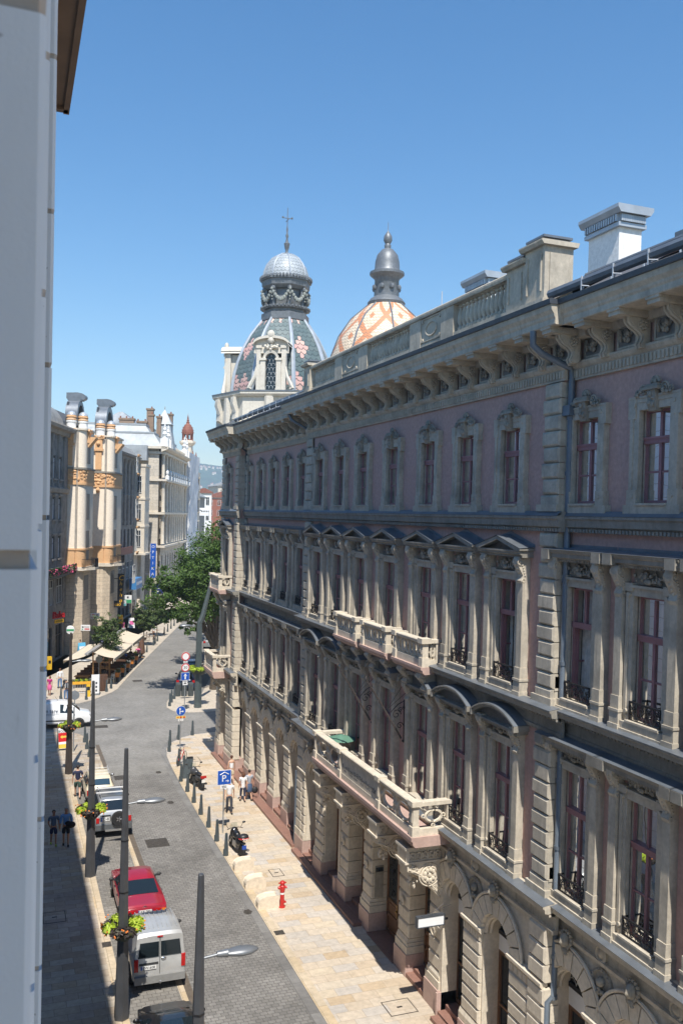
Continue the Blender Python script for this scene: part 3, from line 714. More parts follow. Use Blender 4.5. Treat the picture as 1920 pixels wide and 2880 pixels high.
def window(k, y, D, kind, ci, opened=False, rail=True):
    z = {3: Z3, 2: Z2, 1: Z1}[k]; h = z[1]-z[0]
    fr, gl, inn, zt = SASH[k]
    w = PI_('window', ME_OPEN2[0] if opened else fr, XP+D+.09, y, z[0])
    if opened: inst('open_sash', ME_OPEN2[1], w)
    else: inst('glass_pane', gl, w); inst('inner_sash', inn, w)
    inst('curtain', CURT[(k, ci)], w)
    if rnd.random() < .3: inst('reflection_sheet', REFLECTION_SHEETS[rnd.randrange(3)], w, (0, 0, z[1]-z[0]))
    s_ = PI_('window_surround', {3: ME_S3, 2: ME_S2, 1: ME_S1}[k], XP+D, y, z[0])
    if k == 3: inst('crest', ME_CR, s_)
    else:
        for q in (-1, 1): inst('console', ME_CON, s_, (0, q*(HW+.39), h+.66))
        inst('frieze_relief', ME_GAR, s_, (0, 0, h+.26))
        inst({'ped': 'pediment', 'arch': 'arched_hood', 'flat': 'flat_hood', 'flatw': 'flat_hood'}[kind], {'ped': ME_PED, 'arch': ME_ARC, 'flat': ME_FLAT, 'flatw': ME_FLATW}[kind], s_, (0, 0, h+.70 if k == 2 else h+.55))
        if rail: inst('railing', ME_RAIL, s_, (0, 0, .02))
rnd = random.Random(21)
for y0, y1, D, W in SECT:
    for i, w in enumerate(W):
        cen = D == 0.
        window(3, w, D, '', rnd.randrange(5))
        op = (W is NEAR and i == 0) or (W is CEN and i == 0)
        bal = (W is CEN and i in (2, 3, 4)) or W is PAV
        window(2, w, D, 'ped' if cen else 'flat', rnd.randrange(5), op, not bal)
        window(1, w, D, 'arch' if cen else 'flatw', rnd.randrange(5), False, not bal)
b = MB(); b.box(14.6, 14.65, 2.1, 56.8, 6.0, 20.3); P(b, 'room_back', 'room')
# ---- string courses and cornices
def course(b, pr, D, y0, y1, m=0): b.prof([(XP+D-d, z) for d, z in pr], y0, y1, m)
def ends(i):
    y0, y1, D, W = SECT[i]; return y0, y1, D
C3 = [(.0, 15.42), (.10, 15.42), (.12, 15.52), (.2, 15.56), (.22, 15.72), (.26, 15.76), (.26, 15.82), (.12, 15.86), (.12, 15.94), (0, 15.94)]
C2 = [(0, 10.25), (.08, 10.25), (.1, 10.35), (.05, 10.37), (.05, 10.62), (.14, 10.66), (.18, 10.74), (.38, 10.78), (.40, 10.88), (.45, 10.92), (.45, 10.96), (.1, 11.0), (0, 11.0)]
C1 = [(0, 5.28), (.16, 5.28), (.18, 5.38), (.09, 5.40), (.09, 5.70), (.18, 5.74), (.22, 5.82), (.40, 5.86), (.42, 5.96), (.47, 6.0), (.47, 6.04), (.1, 6.08), (0, 6.08)]
for nm, pr, ov in (('string_course', C3, .2), ('floor_cornice', C2, .42), ('floor_cornice', C1, .42)):
    for i in range(4):
        y0, y1, D = ends(i); b = MB()
        a0 = y0-(ov if D == 0. else 0); a1 = y1+(ov if D == 0. else 0)
        course(b, pr, D, a0, a1)
        zt = pr[-2][1]
        # zinc cover on the ledge and a row of dentils under it
        d = max(q[0] for q in pr)
        zz = [q[1] for q in pr if q[0] == d][-1]
        b.quad((XP+D-d-.01, a0, zz+.006), (XP+D-d-.01, a1, zz+.006), (XP+D-.13, a1, zt+.01), (XP+D-.13, a0, zt+.01), 1)
        zd = {15.94: 15.43, 11.0: 10.68, 6.08: 5.76}[round(zt, 2)]; dd = {15.94: .17, 11.0: .25, 6.08: .28}[round(zt, 2)]
        n = int((a1-a0)/.125)
        for q in range(n): b.box(XP+D-dd, XP+D-.1, a0+q*.125, a0+q*.125+.07, zd, zd+.085)
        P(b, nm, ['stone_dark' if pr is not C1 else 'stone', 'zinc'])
# ---- quoins
def quoin(y0, y1, D, corner):
    b = MB(); x = XP+D
    for za, zb in ((6.1, 10.24), (11.02, 15.40), (15.96, 19.22)):
        n = round((zb-za)/.415); hh = (zb-za)/n
        for i in range(n):
            w = .0 if i % 2 else .08
            ya, yb = (y0-.0, y1+w) if corner == 0 else (y0-w, y1)
            b.rust(x-.15, x+.3, ya if corner else y0-.16, yb if corner == 0 else y1+.16, za+i*hh+.012, za+(i+1)*hh-.012, .05)
        b.box(x-.06, x+.1, y0-(.1 if corner == 0 else 0), y1+(.1 if corner else 0), za, zb)
        b.box(x-.19, x+.1, y0-.20, y1+.18, za-.02, za+.16)
    P(b, 'quoin', 'stone')
quoin(19.17+.14, 19.85, 0, 0); quoin(38.78, 39.5-.14, 0, 1); quoin(52.65+.14, 53.35, 0, 0); quoin(56.3, 56.95-.14, 0, 1)
quoin(51.95+.55, 52.62, DF, 0)
# ---- main entablature
def modillion():
    b = MB()
    b.box(-.96, -.16, -.19, .19, -.14, 0.); b.box(-1.0, -.16, -.21, .21, -.05, 0.)
    pr = [(-.62, -.14), (-.60, -.24), (-.50, -.34), (-.34, -.42), (-.24, -.52), (-.24, -.62), (-.30, -.72), (-.26, -.80), (-.12, -.80), (-.06, -.72), (-.06, -.14)]
    b.prof(pr, -.12, .12)
    b.tube([(x-.02, .06, z) for x, z in pr[:8]], .03, 5); b.tube([(x-.02, -.06, z) for x, z in pr[:8]], .03, 5)
    for s_ in (-1, 1): rosette(b, (-.26, s_*.125, -.30), .13, 'y', 0, 7, s_)
    return b.mesh('modillion', 'stone', 35)
def fpanel(w):
    b = MB(); b.box(-.075, 0, -w, w, -.62, -.10, 1)
    for a in ((-w, w, -.10, -.05), (-w, w, -.67, -.62), (-w-.05, -w, -.67, -.05), (w, w+.05, -.67, -.05)): b.box(-.10, 0, a[0], a[1], a[2], a[3], 0)
    leafage(b, (-.10, 0, -.40), w*.55, .12, 18, 8, (.035, .06), .08, 2)
    b.tube([(-.12, w*.75*math.cos(a), -.24-.2*math.sin(a)) for a in [PI*i/10 for i in range(11)]], .04, 5, 2)
    for s_ in (-1, 1): scroll(b, (-.10, s_*w*.72, -.22), .07, 1.3, .02, s_, 0, 2, 10)
    for i in range(5): b.box(-.2, -.02, -w+(i+.1)*2*w/5, -w+(i+.55)*2*w/5, -.06, .04, 0)
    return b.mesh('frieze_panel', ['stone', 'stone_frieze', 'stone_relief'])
ME_MOD, ME_FP = modillion(), fpanel(.30)
TOPZ = 20.38
for i in range(4):
    y0, y1, D = ends(i); cen = D == 0.
    ov = 1.02 if cen and i != 3 else (.95 if cen else 0)
    a0 = y0-(ov if cen else 0); a1 = y1+(ov if i == 1 else (.35 if i == 3 else 0))
    s0 = y0-(.12 if cen else 0); s1 = y1+(.12 if cen else 0)
    b = MB()
    course(b, [(0, 19.24), (.08, 19.24), (.10, 19.50), (.15, 19.54), (.20, 19.62), (.20, 19.67), (0, 19.70)], D, s0, s1)
    n = int((s1-s0)/.13)
    for q in range(n): b.box(XP+D-.125, XP+D-.05, s0+q*.13+.02, s0+q*.13+.09, 19.30, 19.47)
    P(b, 'architrave', 'stone')
    b = MB()
    course(b, [(0, 20.16), (.16, 20.20), (.2, TOPZ), (1.0, TOPZ), (1.02, TOPZ+.02), (1.02, TOPZ+.15), (1.05, TOPZ+.19), (1.06, TOPZ+.25), (1.13, TOPZ+.34), (1.15, TOPZ+.46), (0, TOPZ+.5)], D, a0, a1)
    P(b, 'cornice', 'stone')
    b = MB()
    course(b, [(1.14, TOPZ+.46), (1.20, TOPZ+.47), (1.22, TOPZ+.58), (1.16, TOPZ+.60), (.98, TOPZ+.58), (.6, TOPZ+.62), (0, TOPZ+.7), (0, TOPZ+.5)], D, a0-.03, a1+.03)
    P(b, 'gutter', 'zinc_dark')
    w0, w1 = a0+.45, a1-.35
    if not cen: w0, w1 = y0+.3, y1-.3
    nn = max(2, round((w1-w0)/1.235)); st = (w1-w0)/nn
    for q in range(nn+1): PI_('modillion', ME_MOD, XP+D, w0+q*st, TOPZ)
    for q in range(nn):
        yy = w0+(q+.5)*st
        if y0-.1 < yy < y1+.1: PI_('frieze_panel', ME_FP, XP+D, yy, TOPZ)
# ---- roofs
b = MB()
for y0, y1, D, W in SECT:
    x = XP+D
    b.quad((x-.85, y0, 21.02), (x-.85, y1, 21.02), (x+3.2, y1, 23.15), (x+3.2, y0, 23.15), 0)
    b.quad((x+3.2, y0, 23.15), (x+3.2, y1, 23.15), (26.3, y1, 20.9), (26.3, y0, 20.9), 0)
b.box(12.9, 26, 2.0, 56.95, 20.4, 20.85, 1)
P(b, 'roof', ['slate', 'zinc'])
b = MB()
for i in (0, 2):                                                        # snow pipes along the eaves of the wings
    y0, y1, D = ends(i); x = XP+D-.85
    b.tube([(x, y0+.3, 21.30), (x, y1-.2, 21.30)], .12, 8); b.tube([(x+.75, y0+.3, 21.75), (x+.75, y1-.6, 21.75)], .07, 8)
    n = int((y1-y0)/1.15)
    for q in range(n):
        y = y0+.6+q*1.15
        b.box(x-.12, x-.10, y-.02, y+.02, 21.02, 21.40, 1); b.tube([(x-.12, y, 21.02), (x+.12, y+.05, 21.40)], .018, 4, 1); b.box(x+.70, x+.74, y-.02, y+.02, 21.3, 21.8, 1)
        b.tube([(x-.15, y-.35, 21.08), (x-.1, y, 21.18)], .015, 4, 1)
P(b, 'snow_guard', ['zinc', 'pipe_light'], smooth=40)
b = MB()
y0, y1, D = ends(0); b.box(XP+D+.35, XP+D+1.0, y1-5., y1-2.2, 21.36, 21.42); b.v = [(x, y, z+(x-13.02)*.526) for x, y, z in b.v]; P(b, 'tile_strip', 'brick_tile')
b = MB(); b.tube([(16.5, 33, 21), (16.5, 33, 25.0)], .02, 5); P(b, 'aerial', 'pipe_light')
b = MB()
for y0, y1, D, W in (SECT[0],): b.box(XP+DN+3.05, XP+DN+3.4, y0, y1, 23.05, 23.4)
P(b, 'ridge_cap', 'zinc')
# ---- roof balustrade over the centre
XB = 12.80
b = MB()
b.box(XB-.18, XB+.25, 20.4, 38.6, 21.0, 21.16); b.box(XB-.14, XB+.2, 20.4, 38.6, 21.16, 21.40); P(b, 'balustrade_base', 'stone')
b = MB(); b.prof([(XB-.20, 22.24), (XB-.22, 22.30), (XB-.22, 22.36), (XB-.14, 22.42), (XB+.16, 22.42), (XB+.22, 22.36), (XB+.22, 22.24)], 20.4, 38.6); P(b, 'balustrade_rail', 'stone')
BAL = [(.055, 0), (.095, .0), (.095, .10), (.06, .13), (.055, .16), (.10, .28), (.105, .38), (.085, .52), (.05, .66), (.045, .70), (.085, .73), (.085, .77), (.05, .80), (.10, .82), (.10, .86)]
bb = MB(); bb.lathe(BAL, seg=10); ME_BAL = bb.mesh('baluster', 'stone', 40)
PIERS = [(20.75, .46, 1), (19.78, .46, 2), (24.9, .42, 0), (27.2, .42, 0), (31.9, .42, 0), (34.6, .42, 0), (38.45, .4, 1)]
PANELS = [(24.9, 27.2), (31.9, 34.6)]
for y, w, k in PIERS:
    b = MB(); x0, x1 = (XB-.16, XB+.18) if k == 0 else (XB-.22-.04*k, XB+.42+.06*k)
    zt = 22.30 if k == 0 else (22.52 if k == 1 else 22.75)
    b.box(x0, x1, y-w, y+w, 21.0, zt)
    if k:
        b.box(x0-.10, x1+.08, y-w-.10, y+w+.08, 21.0, 21.28); b.prof([(x0-.10, zt-.12), (x0-.16, zt-.04), (x0-.16, zt), (x1+.12, zt), (x1+.08, zt-.12)], y-w-.10, y+w+.08)
        b.box(x0+.02, x1-.05, y-w+.1, y+w-.1, zt, zt+.14, 1); b.box(x0-.02, x1, y-w+.04, y+w-.04, zt+.10, zt+.16, 1)
        b.box(x0-.04, x0, y-w+.12, y-w+.17, 21.5, zt-.3); b.box(x0-.04, x0, y+w-.17, y+w-.12, 21.5, zt-.3)
        b.box(x0+.14, x1-.14, y-w-.03, y-w, 21.5, zt-.3)
    P(b, 'pedestal', ['stone', 'zinc'])
for ya, yb in ((25.7, 26.4), (32.7, 33.8)):
    b = MB(); b.box(XB-.12, XB+.15, ya-.6, yb+.6, 21.4, 22.25)
    ym = (ya+yb)/2
    b.tube([(XB-.13, ym+.30*math.cos(a)*1.3, 21.82+.22*math.sin(a)) for a in [i*PI/8 for i in range(17)]], .03, 5)
    for s_ in (-1, 1):
        for q in (-1, 1): b.lathe([(.06, XB-.16), (.06, XB-.1)], (0, ym+s_*.62, 21.82+q*.3), 10, 0, 'x')
    b.box(XB-.15, XB-.1, ya-.55, yb+.55, 21.44, 21.48); b.box(XB-.15, XB-.1, ya-.55, yb+.55, 22.17, 22.21); P(b, 'panel', 'stone')
nb = 0; y = 21.4
while y < 37.9:
    if not any(abs(y-p[0]) < p[1]+.11 for p in PIERS) and not (25.1 < y < 27.1) and not (32.0 < y < 34.5):
        PI_('baluster', ME_BAL, XB, y, 21.40); nb += 1
    y += .24
# ---- chimneys
def chimney(x, y, w, d, z0, z1):
    b = MB(); b.box(x-w, x+w, y-d, y+d, z0, z1)
    b.box(x-w-.1, x+w+.1, y-d-.1, y+d+.1, z0+(z1-z0)*.42, z0+(z1-z0)*.42+.16)
    o = P(b, 'chimney', 'chimney_white')
    b = MB(); b.box(x-w-.10, x+w+.10, y-d-.10, y+d+.10, z1, z1+.12); b.box(x-w-.07, x+w+.07, y-d-.07, y+d+.07, z1+.12, z1+.36)
    for q in range(14):
        yy = y-d+q*2*d/13; b.box(x-w-.15, x-w-.05, yy-.04, yy+.03, z1+.14, z1+.34)
        xx = x-w+q*2*w/13; b.box(xx-.04, xx+.03, y-d-.15, y-d-.05, z1+.14, z1+.34)
    b.prof([(x-w-.14, z1+.36), (x-w-.24, z1+.50), (x-w-.24, z1+.60), (x+w+.24, z1+.60), (x+w+.24, z1+.50), (x+w+.14, z1+.36)], y-d-.24, y+d+.24)
    P(b, 'cap', 'zinc_light', o)
chimney(17.17, 22.75, .40, .74, 21.5, 24.45)
chimney(17.3, 30.75, .40, .74, 21.4, 24.5)
# ---- downpipe in the corner of centre and near wing
b = MB(); xq, yq = XP+DN-.12, 19.02
b.tube([(XP-1.0, 19.12, 20.38), (XP-1.0, 19.12, 20.05), (XP-.75, 19.1, 19.85), (xq-.05, yq, 19.55), (xq, yq, 19.35), (xq, yq, 3.6), (xq-.18, yq+.0, 3.45), (xq-.18, yq, .1)], .085, 10)
b.box(xq-.17, xq+.17, yq-.17, yq+.17, 18.35, 18.6)
for z in (18.3, 16.9, 14.2, 12.1, 9.1, 7.4, 4.6, 3.55): b.lathe([(.105, z-.05), (.105, z+.05)], (xq, yq, 0), 10)
P(b, 'downpipe', 'pipe_grey', smooth=50)
b = MB(); yq = 39.5+.12; xq = XP+DF-.12
b.tube([(XP-.9, yq+.3, 20.38), (XP-.8, yq+.2, 20.1), (xq, yq, 19.5), (xq, yq, 6.1)], .075, 8); b.tube([(XP-.16, 39.75, 3.6), (XP-.16, 39.75, .1)], .10, 8); P(b, 'downpipe', 'pipe_grey', smooth=50)
b = MB(); yq = 52.55; xq = XP+DF-.1; b.tube([(XP-.75, yq-.3, 20.38), (xq, yq, 19.4), (xq, yq, 16)], .075, 8); P(b, 'downpipe', 'zinc_dark', smooth=50)

# ------------------------------------------------------------------ ground floor of the palace
AH, ASP, PLZ = .74, 3.78, .74               # arch half width, springing height, plinth height
GX = lambda D: XP+D-.04                      # face of the stone behind the rusticated blocks
def arch_wall(b, x, y0, y1, yc, zb, zt, depth):
    """one bay of wall with a round-headed opening"""
    n = 14; pts = [(yc+AH*math.cos(PI*i/n), ASP+AH*math.sin(PI*i/n)) for i in range(n+1)]
    b.quad((x, y0, zb), (x, yc-AH, zb), (x, yc-AH, ASP), (x, y0, ASP)); b.quad((x, yc+AH, zb), (x, y1, zb), (x, y1, ASP), (x, yc+AH, ASP))
    for i in range(n):
        (ya, za), (yb, zb_) = pts[i], pts[i+1]
        ta = y1 if i == 0 else yc+AH*math.cos(PI*i/n)*1.0; tb = y0 if i == n-1 else pts[i+1][0]
        b.quad((x, ya, za), (x, ta if i else y1, zt if i else ASP), (x, tb, zt), (x, yb, zb_)) if False else None
        b.quad((x, ya, za), (x, ya, zt), (x, yb, zt), (x, yb, zb_))
        b.quad((x, ya, za), (x, yb, zb_), (x+depth, yb, zb_), (x+depth, ya, za))
    b.quad((x, y0, ASP), (x, yc-AH, ASP), (x, yc-AH, zt), (x, y0, zt)); b.quad((x, yc+AH, ASP), (x, y1, ASP), (x, y1, zt), (x, yc+AH, zt))
    for s_ in (-1, 1): b.quad((x, yc+s_*AH, zb), (x+depth, yc+s_*AH, zb), (x+depth, yc+s_*AH, ASP), (x, yc+s_*AH, ASP))
def voussoirs():
    b = MB(); n = 9; r0, r1 = AH+.02, AH+.58
    for i in range(n):
        a0 = PI*i/n+.018; a1 = PI*(i+1)/n-.018
        k = 4; f = []
        def P_(r, a, x): return (x, r*math.cos(a), r*math.sin(a))
        for q in range(k):
            c0 = a0+(a1-a0)*q/k; c1 = a0+(a1-a0)*(q+1)/k
            b.add([P_(r0+.03, c0, -.13), P_(r1-.03, c0, -.13), P_(r1-.03, c1, -.13), P_(r0+.03, c1, -.13), P_(r0, c0, .02), P_(r1, c0, .02), P_(r1, c1, .02), P_(r0, c1, .02)],
                  [(0, 1, 2, 3), (0, 4, 5, 1), (3, 2, 6, 7), (1, 5, 6, 2), (0, 3, 7, 4)])
    pts = [(-.10, (r1+.05)*math.cos(PI*i/20), (r1+.05)*math.sin(PI*i/20)) for i in range(21)]; b.tube(pts, .045, 6)
    pts = [(.03, (AH-.02)*math.cos(PI*i/20), (AH-.02)*math.sin(PI*i/20)) for i in range(21)]; b.tube(pts, .07, 6); b.tube([(x+.12, y*.93, z*.93) for x, y, z in pts], .06, 6)
    return b.mesh('arch_stones', 'stone_light')
def pier(w):
    b = MB(); zs = (ASP-.30-1.05)/6
    for i in range(6):
        z = 1.05+i*zs; b.rust(-.15, .02, -w, w, z+.014, z+zs-.014, .045)
    b.box(-.05, .02, -w-.06, w+.06, .72, ASP); b.box(-.19, .02, -w-.05, w+.05, .70, .92); b.prof([(-.19, .92), (-.14, 1.05), (.02, 1.05), (.02, .92)], -w-.05, w+.05)
    b.box(-.12, .02, -w-.02, w+.02, ASP-.30, ASP-.02)
    for i in range(7): b.box(-.15, -.1, -w+.02+i*2*w/7, -w+.02+(i+.6)*2*w/7, ASP-.27, ASP-.08)
    b.prof([(-.15, ASP-.05), (-.21, ASP+.03), (-.21, ASP+.10), (.02, ASP+.12), (.02, ASP-.05)], -w-.06, w+.06)
    return b.mesh('pier', 'stone_light')
def medallion():
    b = MB(); b.lathe([(.40, .02), (.40, -.06), (.34, -.08), (.30, -.03), (.0, -.03)], seg=20, axis='x')
    for k in range(22):
        a = 2*PI*k/22; b.ball((-.08, .36*math.cos(a), .36*math.sin(a)), .028, 0, 5, 3)
    leafage(b, (-.05, 0, -.03), .13, .18, 16, 9, (.04, .08), .07); b.ball((-.08, 0, .10), .12, 0, 8, 6)
    return b.mesh('medallion', 'stone_relief', 40)
def keyhead():
    b = MB(); b.ball((-.22, 0, .18), .15, 0, 8, 6, (1, .9, 1.2)); b.ball((-.34, 0, .15), .05, 0, 6, 4); leafage(b, (-.15, 0, -.05), .14, .12, 14, 2, (.04, .075), .08)
    for k in range(9):
        a = math.radians(-20+k*220/8); b.ball((-.18, .19*math.cos(a), .22+.19*math.sin(a)), .05, 0, 6, 4)
    return b.mesh('keystone_head', 'stone_relief', 40)
def boss():
    b = MB(); b.lathe([(.22, .0), (.22, -.07), (.16, -.09), (.14, -.05), (.05, -.10), (.0, -.12)], seg=14, axis='x'); return b.mesh('boss', 'stone', 40)
ME_V, ME_MED, ME_KEY, ME_BOSS = voussoirs(), medallion(), keyhead(), boss()
ME_PIER = {}
def get_pier(w):
    k = round(w, 2)
    if k not in ME_PIER: ME_PIER[k] = pier(k)
    return ME_PIER[k]
def fanlight():
    b = MB(); n = 14
    b.add([(0, AH*math.cos(PI*i/n), AH*math.sin(PI*i/n)) for i in range(n+1)], [tuple(range(n+1))], 0)
    b.box(-.05, .03, -AH, AH, -.09, .03, 1)
    r = .15
    for row in range(5):
        for c in range(-5, 6):
            cy = c*2*r+(r if row % 2 else 0); cz = .02+row*.15
            pts = [(-.015, cy+r*math.cos(a), cz+r*math.sin(a)) for a in [PI*i/7 for i in range(8)]]
            pts = [p for p in pts if p[1]**2+p[2]**2 < (AH-.01)**2]
            if len(pts) > 2: b.tube(pts, .014, 4, 2, False)
    return b.mesh('fanlight', ['dark_glass', 'iron', 'inner_sash'])
def shopfront(kind):
    b = MB(); w = AH; h = ASP-.1
    b.box(-.03, .02, -w, w, h-.52, h, 0)                                    # pale board
    b.box(-.02, .05, -w, -w+.10, 0, h-.52, 1); b.box(-.02, .05, w-.10, w, 0, h-.52, 1); b.box(-.02, .05, -w, w, h-.62, h-.52, 1)
    b.box(-.025, .04, -.04, .04, 0, h-.6, 1); b.box(-.02, .04, -w, w, 1.55, 1.62, 1); b.box(-.02, .05, -w, w, 0, .42, 1)
    b.quad((.03, -w+.1, .42), (.03, w-.1, .42), (.03, w-.1, h-.62), (.03, -w+.1, h-.62), 2)
    return b.mesh('shopfront', ['white_board', 'wood_door', 'dark_glass'])
ME_FAN, ME_SHOP = fanlight(), shopfront(0)
for i, (y0, y1, D, W) in enumerate(SECT):
    x = GX(D); b = MB()
    if i == 1: bays = [w for k, w in enumerate(CEN) if k in (0, 1, 5, 6)]
    else: bays = list(W)
    edges = []
    for w in bays:
        lo, hi = w-1.28, w+1.28
        if i == 1 and w == CEN[0]: lo = y0
        if i == 1 and w == CEN[6]: hi = y1
        if i == 1 and w == CEN[1]: lo, hi = (CEN[0]+1.28), 24.9
        if i == 1 and w == CEN[5]: lo, hi = 34.1, CEN[6]-1.28
        if i == 0: hi = y1 if w == W[0] else min(hi, W[bays.index(w)-1]-1.28); lo = y0 if w == W[-1] else w-1.22
        if i == 2: lo = y0 if w == W[0] else W[bays.index(w)-1]+1.28; hi = y1 if w == W[-1] else w+1.28
        if i == 3: lo, hi = y0, y1
        arch_wall(b, x, lo+.002, hi-.002, w, .71, 5.3, .52); edges.append((lo, hi))
    P(b, 'ground_floor_wall', 'stone_light')
    for w in bays:
        o = PI_('arch', ME_V, x, w, ASP); inst('keystone_head', ME_KEY, o, (0, 0, AH+.62))
        f = PI_('shop_opening', ME_SHOP, x+.50, w, .06); inst('fanlight', ME_FAN, f, (-.0, 0, ASP-.06))
    # piers between neighbouring arches
    ws = sorted(bays)
    for a, c in zip(ws, ws[1:]):
        if i == 1 and c-a > 4: continue
        w = (c-a)/2-AH-.04; PI_('pier', get_pier(w), x, (a+c)/2, 0.); PI_('medallion', ME_MED, x, (a+c)/2, 4.78); PI_('boss', ME_BOSS, XP+D-.08, (a+c)/2, 5.55)
    # end piers
    for lo, hi in ((y0, ws[0]-AH-.04), (ws[-1]+AH+.04, y1)):
        if hi-lo > .35: PI_('pier', get_pier((hi-lo)/2-.01), x, (lo+hi)/2, 0.)
    # corner blocks above the impost
    b = MB()
    for lo, hi in (((y0-.15, y0+.62), (y1-.62, y1+.15)) if D == 0. else ()):
        for q in range(3): b.rust(x-.17, x+.3, lo, hi, ASP+.14+q*.47+.014, ASP+.14+(q+1)*.47-.014, .05)
        for q in range(6):
            zs = (ASP-1.05-.02)/6; b.rust(x-.17, x+.3, lo, hi, 1.05+q*zs+.014, 1.05+(q+1)*zs-.014, .05)
        b.box(x-.2, x+.3, lo-.03, hi+.03, .72, 1.05)
    if D == 0.: P(b, 'quoin', 'stone_light')
    # plinth and steps
    b = MB(); ws2 = ws
    cuts = [y0-(.14 if D == 0 else 0)]
    for w in ws2: cuts += [w-AH, w+AH]
    cuts.append(y1+(.14 if D == 0 else 0))
    for a, c in zip(cuts[::2], cuts[1::2]):
        if i == 1 and c-a > 4:
            for p, q in ((a, 24.75), (34.05, c)): b.box(x-.22, x+.5, p, q, 0, .72)
        else: b.box(x-.22, x+.5, a, c, 0, .72)
    P(b, 'plinth', 'granite_pink')
    b = MB()
    for w in ws2: b.box(x-.18, x+.52, w-AH, w+AH, 0, .16); b.box(x+.1, x+.52, w-AH, w+AH, .16, .32)
    if i == 2: b.box(x-.80, x-.58, y0+.1, y1-.1, 0, .13); b.box(x-.58, x-.22, y0+.1, y1-.1, 0, .03)
    if i == 3: b.box(x-.5, x-.22, y0+.3, y1-.2, 0, .12)
    if i == 1: b.box(x-.5, x-.22, 34.3, 39.2, 0, .14); b.box(x-.5, x-.22, 20.2, 24.6, 0, .13)
    if i == 0: b.box(x-.6, x-.22, 14.2, 18.6, 0, .13)
    P(b, 'step', 'granite_red')
# ---- portal: four rusticated piers, doors, brackets, the long balcony
PY = [25.32, 27.72, 31.05, 33.55]
def portal_pier():
    b = MB(); w = .42; d = .68; xf = -.02
    zs = (3.72-1.25)/5
    for i in range(5):
        z0 = 1.25+i*zs+.015; z1 = 1.25+(i+1)*zs-.015
        b.rust(xf, d, -w, w, z0, z1, .05)
    b.box(xf+.06, d, -w+.05, w-.05, .72, 4.1)
    b.box(xf-.06, d, -w-.06, w+.06, .72, 1.0); b.box(xf-.03, d, -w-.03, w+.03, 1.0, 1.12); b.prof([(xf-.03, 1.12), (xf+.03, 1.25), (d, 1.25), (d, 1.12)], -w, w)
    b.box(xf-.03, d, -w-.03, w+.03, 3.72, 4.12); leafage(b, (xf-.04, 0, 3.92), w, .12, 26, 6, (.04, .07), .03)
    for k in range(14): b.ball((random.uniform(xf, d), -w-.03, 3.92+random.uniform(-.1, .1)), random.uniform(.04, .07), 0, 6, 4)
    b.box(xf-.09, d, -w-.09, w+.09, 4.12, 4.22)
    b.lathe([(.17, xf-.05), (.12, xf-.07), (.10, xf-.02), (0, xf-.05)], (0, 0, 2.45), 12, 0, 'x')
    return b.mesh('portal_pier', 'stone_light')
ME_PP = portal_pier()
bp = MB(); bp.box(-.12, .72, -.5, .5, 0, .74); ME_PPB = bp.mesh('base', 'granite_pink')
def bracket():
    b = MB(); w = .34; x0 = -1.25; top = 5.38
    pr = [(.3, top), (x0, top), (x0, 4.92), (x0+.04, 4.86), (x0+.06, 4.62)]
    n = 10
    for i in range(1, n+1):
        t = i/n; pr.append((x0+.10+1.05*t**.75, 4.58-.50*t-.36*math.sin(PI*t*.5)*t))
    pr += [(.1, 3.55), (.3, 3.55)]
    b.prof(pr, -w, w)
    b.box(x0-.05, .3, -w-.05, w+.05, 4.86, 4.92); b.box(x0-.05, .3, -w-.05, w+.05, 5.30, 5.38)
    for s_ in (-1, 1):
        y = s_*(w+.01)
        for i in range(5):                                                 # key pattern
            xx = x0+.12+i*.22
            for q in ((0, .17, .26, .29), (0, .03, .06, .29), (0, .12, .06, .09), (.09, .12, .06, .2), (.14, .17, .06, .29), (.05, .12, .17, .2)):
                b.box(xx+q[0], xx+q[1], *sorted((y, y+s_*.025)), 4.93+q[2], 4.93+q[3])
        rosette(b, (x0+.82, y, 4.45), .27, 'y', 0, 9, s_)
        pts = [(x0+.82+.36*math.cos(a), y, 4.45+.36*math.sin(a)) for a in [i*PI/12 for i in range(25)]]; b.tube(pts, .025, 5)
        pts = [(x0+.26+.13*math.cos(a)*(1-a/14), y, 4.66+.13*math.sin(a)*(1-a/14)) for a in [i*.5 for i in range(18)]]; b.tube(pts, .028, 5)
        for k in range(6): b.ball((x0+.2+.06*k, y, 4.80-.015*k*k), .035, 0, 6, 3)
        b.tube([(px+.04, y, pz+.05) for px, pz in pr[4:-2]], .03, 5)
        pts = [(x0+1.02+.10*math.cos(a)*(1-a/12), y, 4.0+.10*math.sin(a)*(1-a/12)) for a in [i*.5 for i in range(16)]]; b.tube(pts, .022, 5)
    leafage(b, (x0+.5, 0, 4.15), .2, .12, 14, 3, (.04, .07), .2)
    return b.mesh('bracket', 'stone_light', 40)
ME_BRK = bracket()
for y in PY:
    o = PI_('portal_pier', ME_PP, 13.02, y, 0); inst('base', ME_PPB, o, (0, 0, 0)); PI_('balcony_bracket', ME_BRK, 13.02, y, 0)
b = MB(); x = 13.72
b.box(x, x+.1, 24.8, 34.1, 0, 5.3); b.box(13.0, x+.1, 24.8, 34.1, 4.22, 5.3); b.box(13.0, 13.7, 24.75, 24.95, 0, 4.3); b.box(13.0, 13.7, 34.0, 34.15, 0, 4.3)
P(b, 'portal_wall', 'stone_light')
b = MB()
for a, c in ((25.75, 27.3), (31.5, 33.1)): b.box(12.92, 13.7, a, c, 0, .15); b.box(13.2, 13.7, a, c, .15, .30)
b.box(12.55, 12.92, 31.2, 36.8, 0, .13); b.box(12.85, 13.7, 28.2, 30.6, 0, .05)
P(b, 'step', 'granite_red')
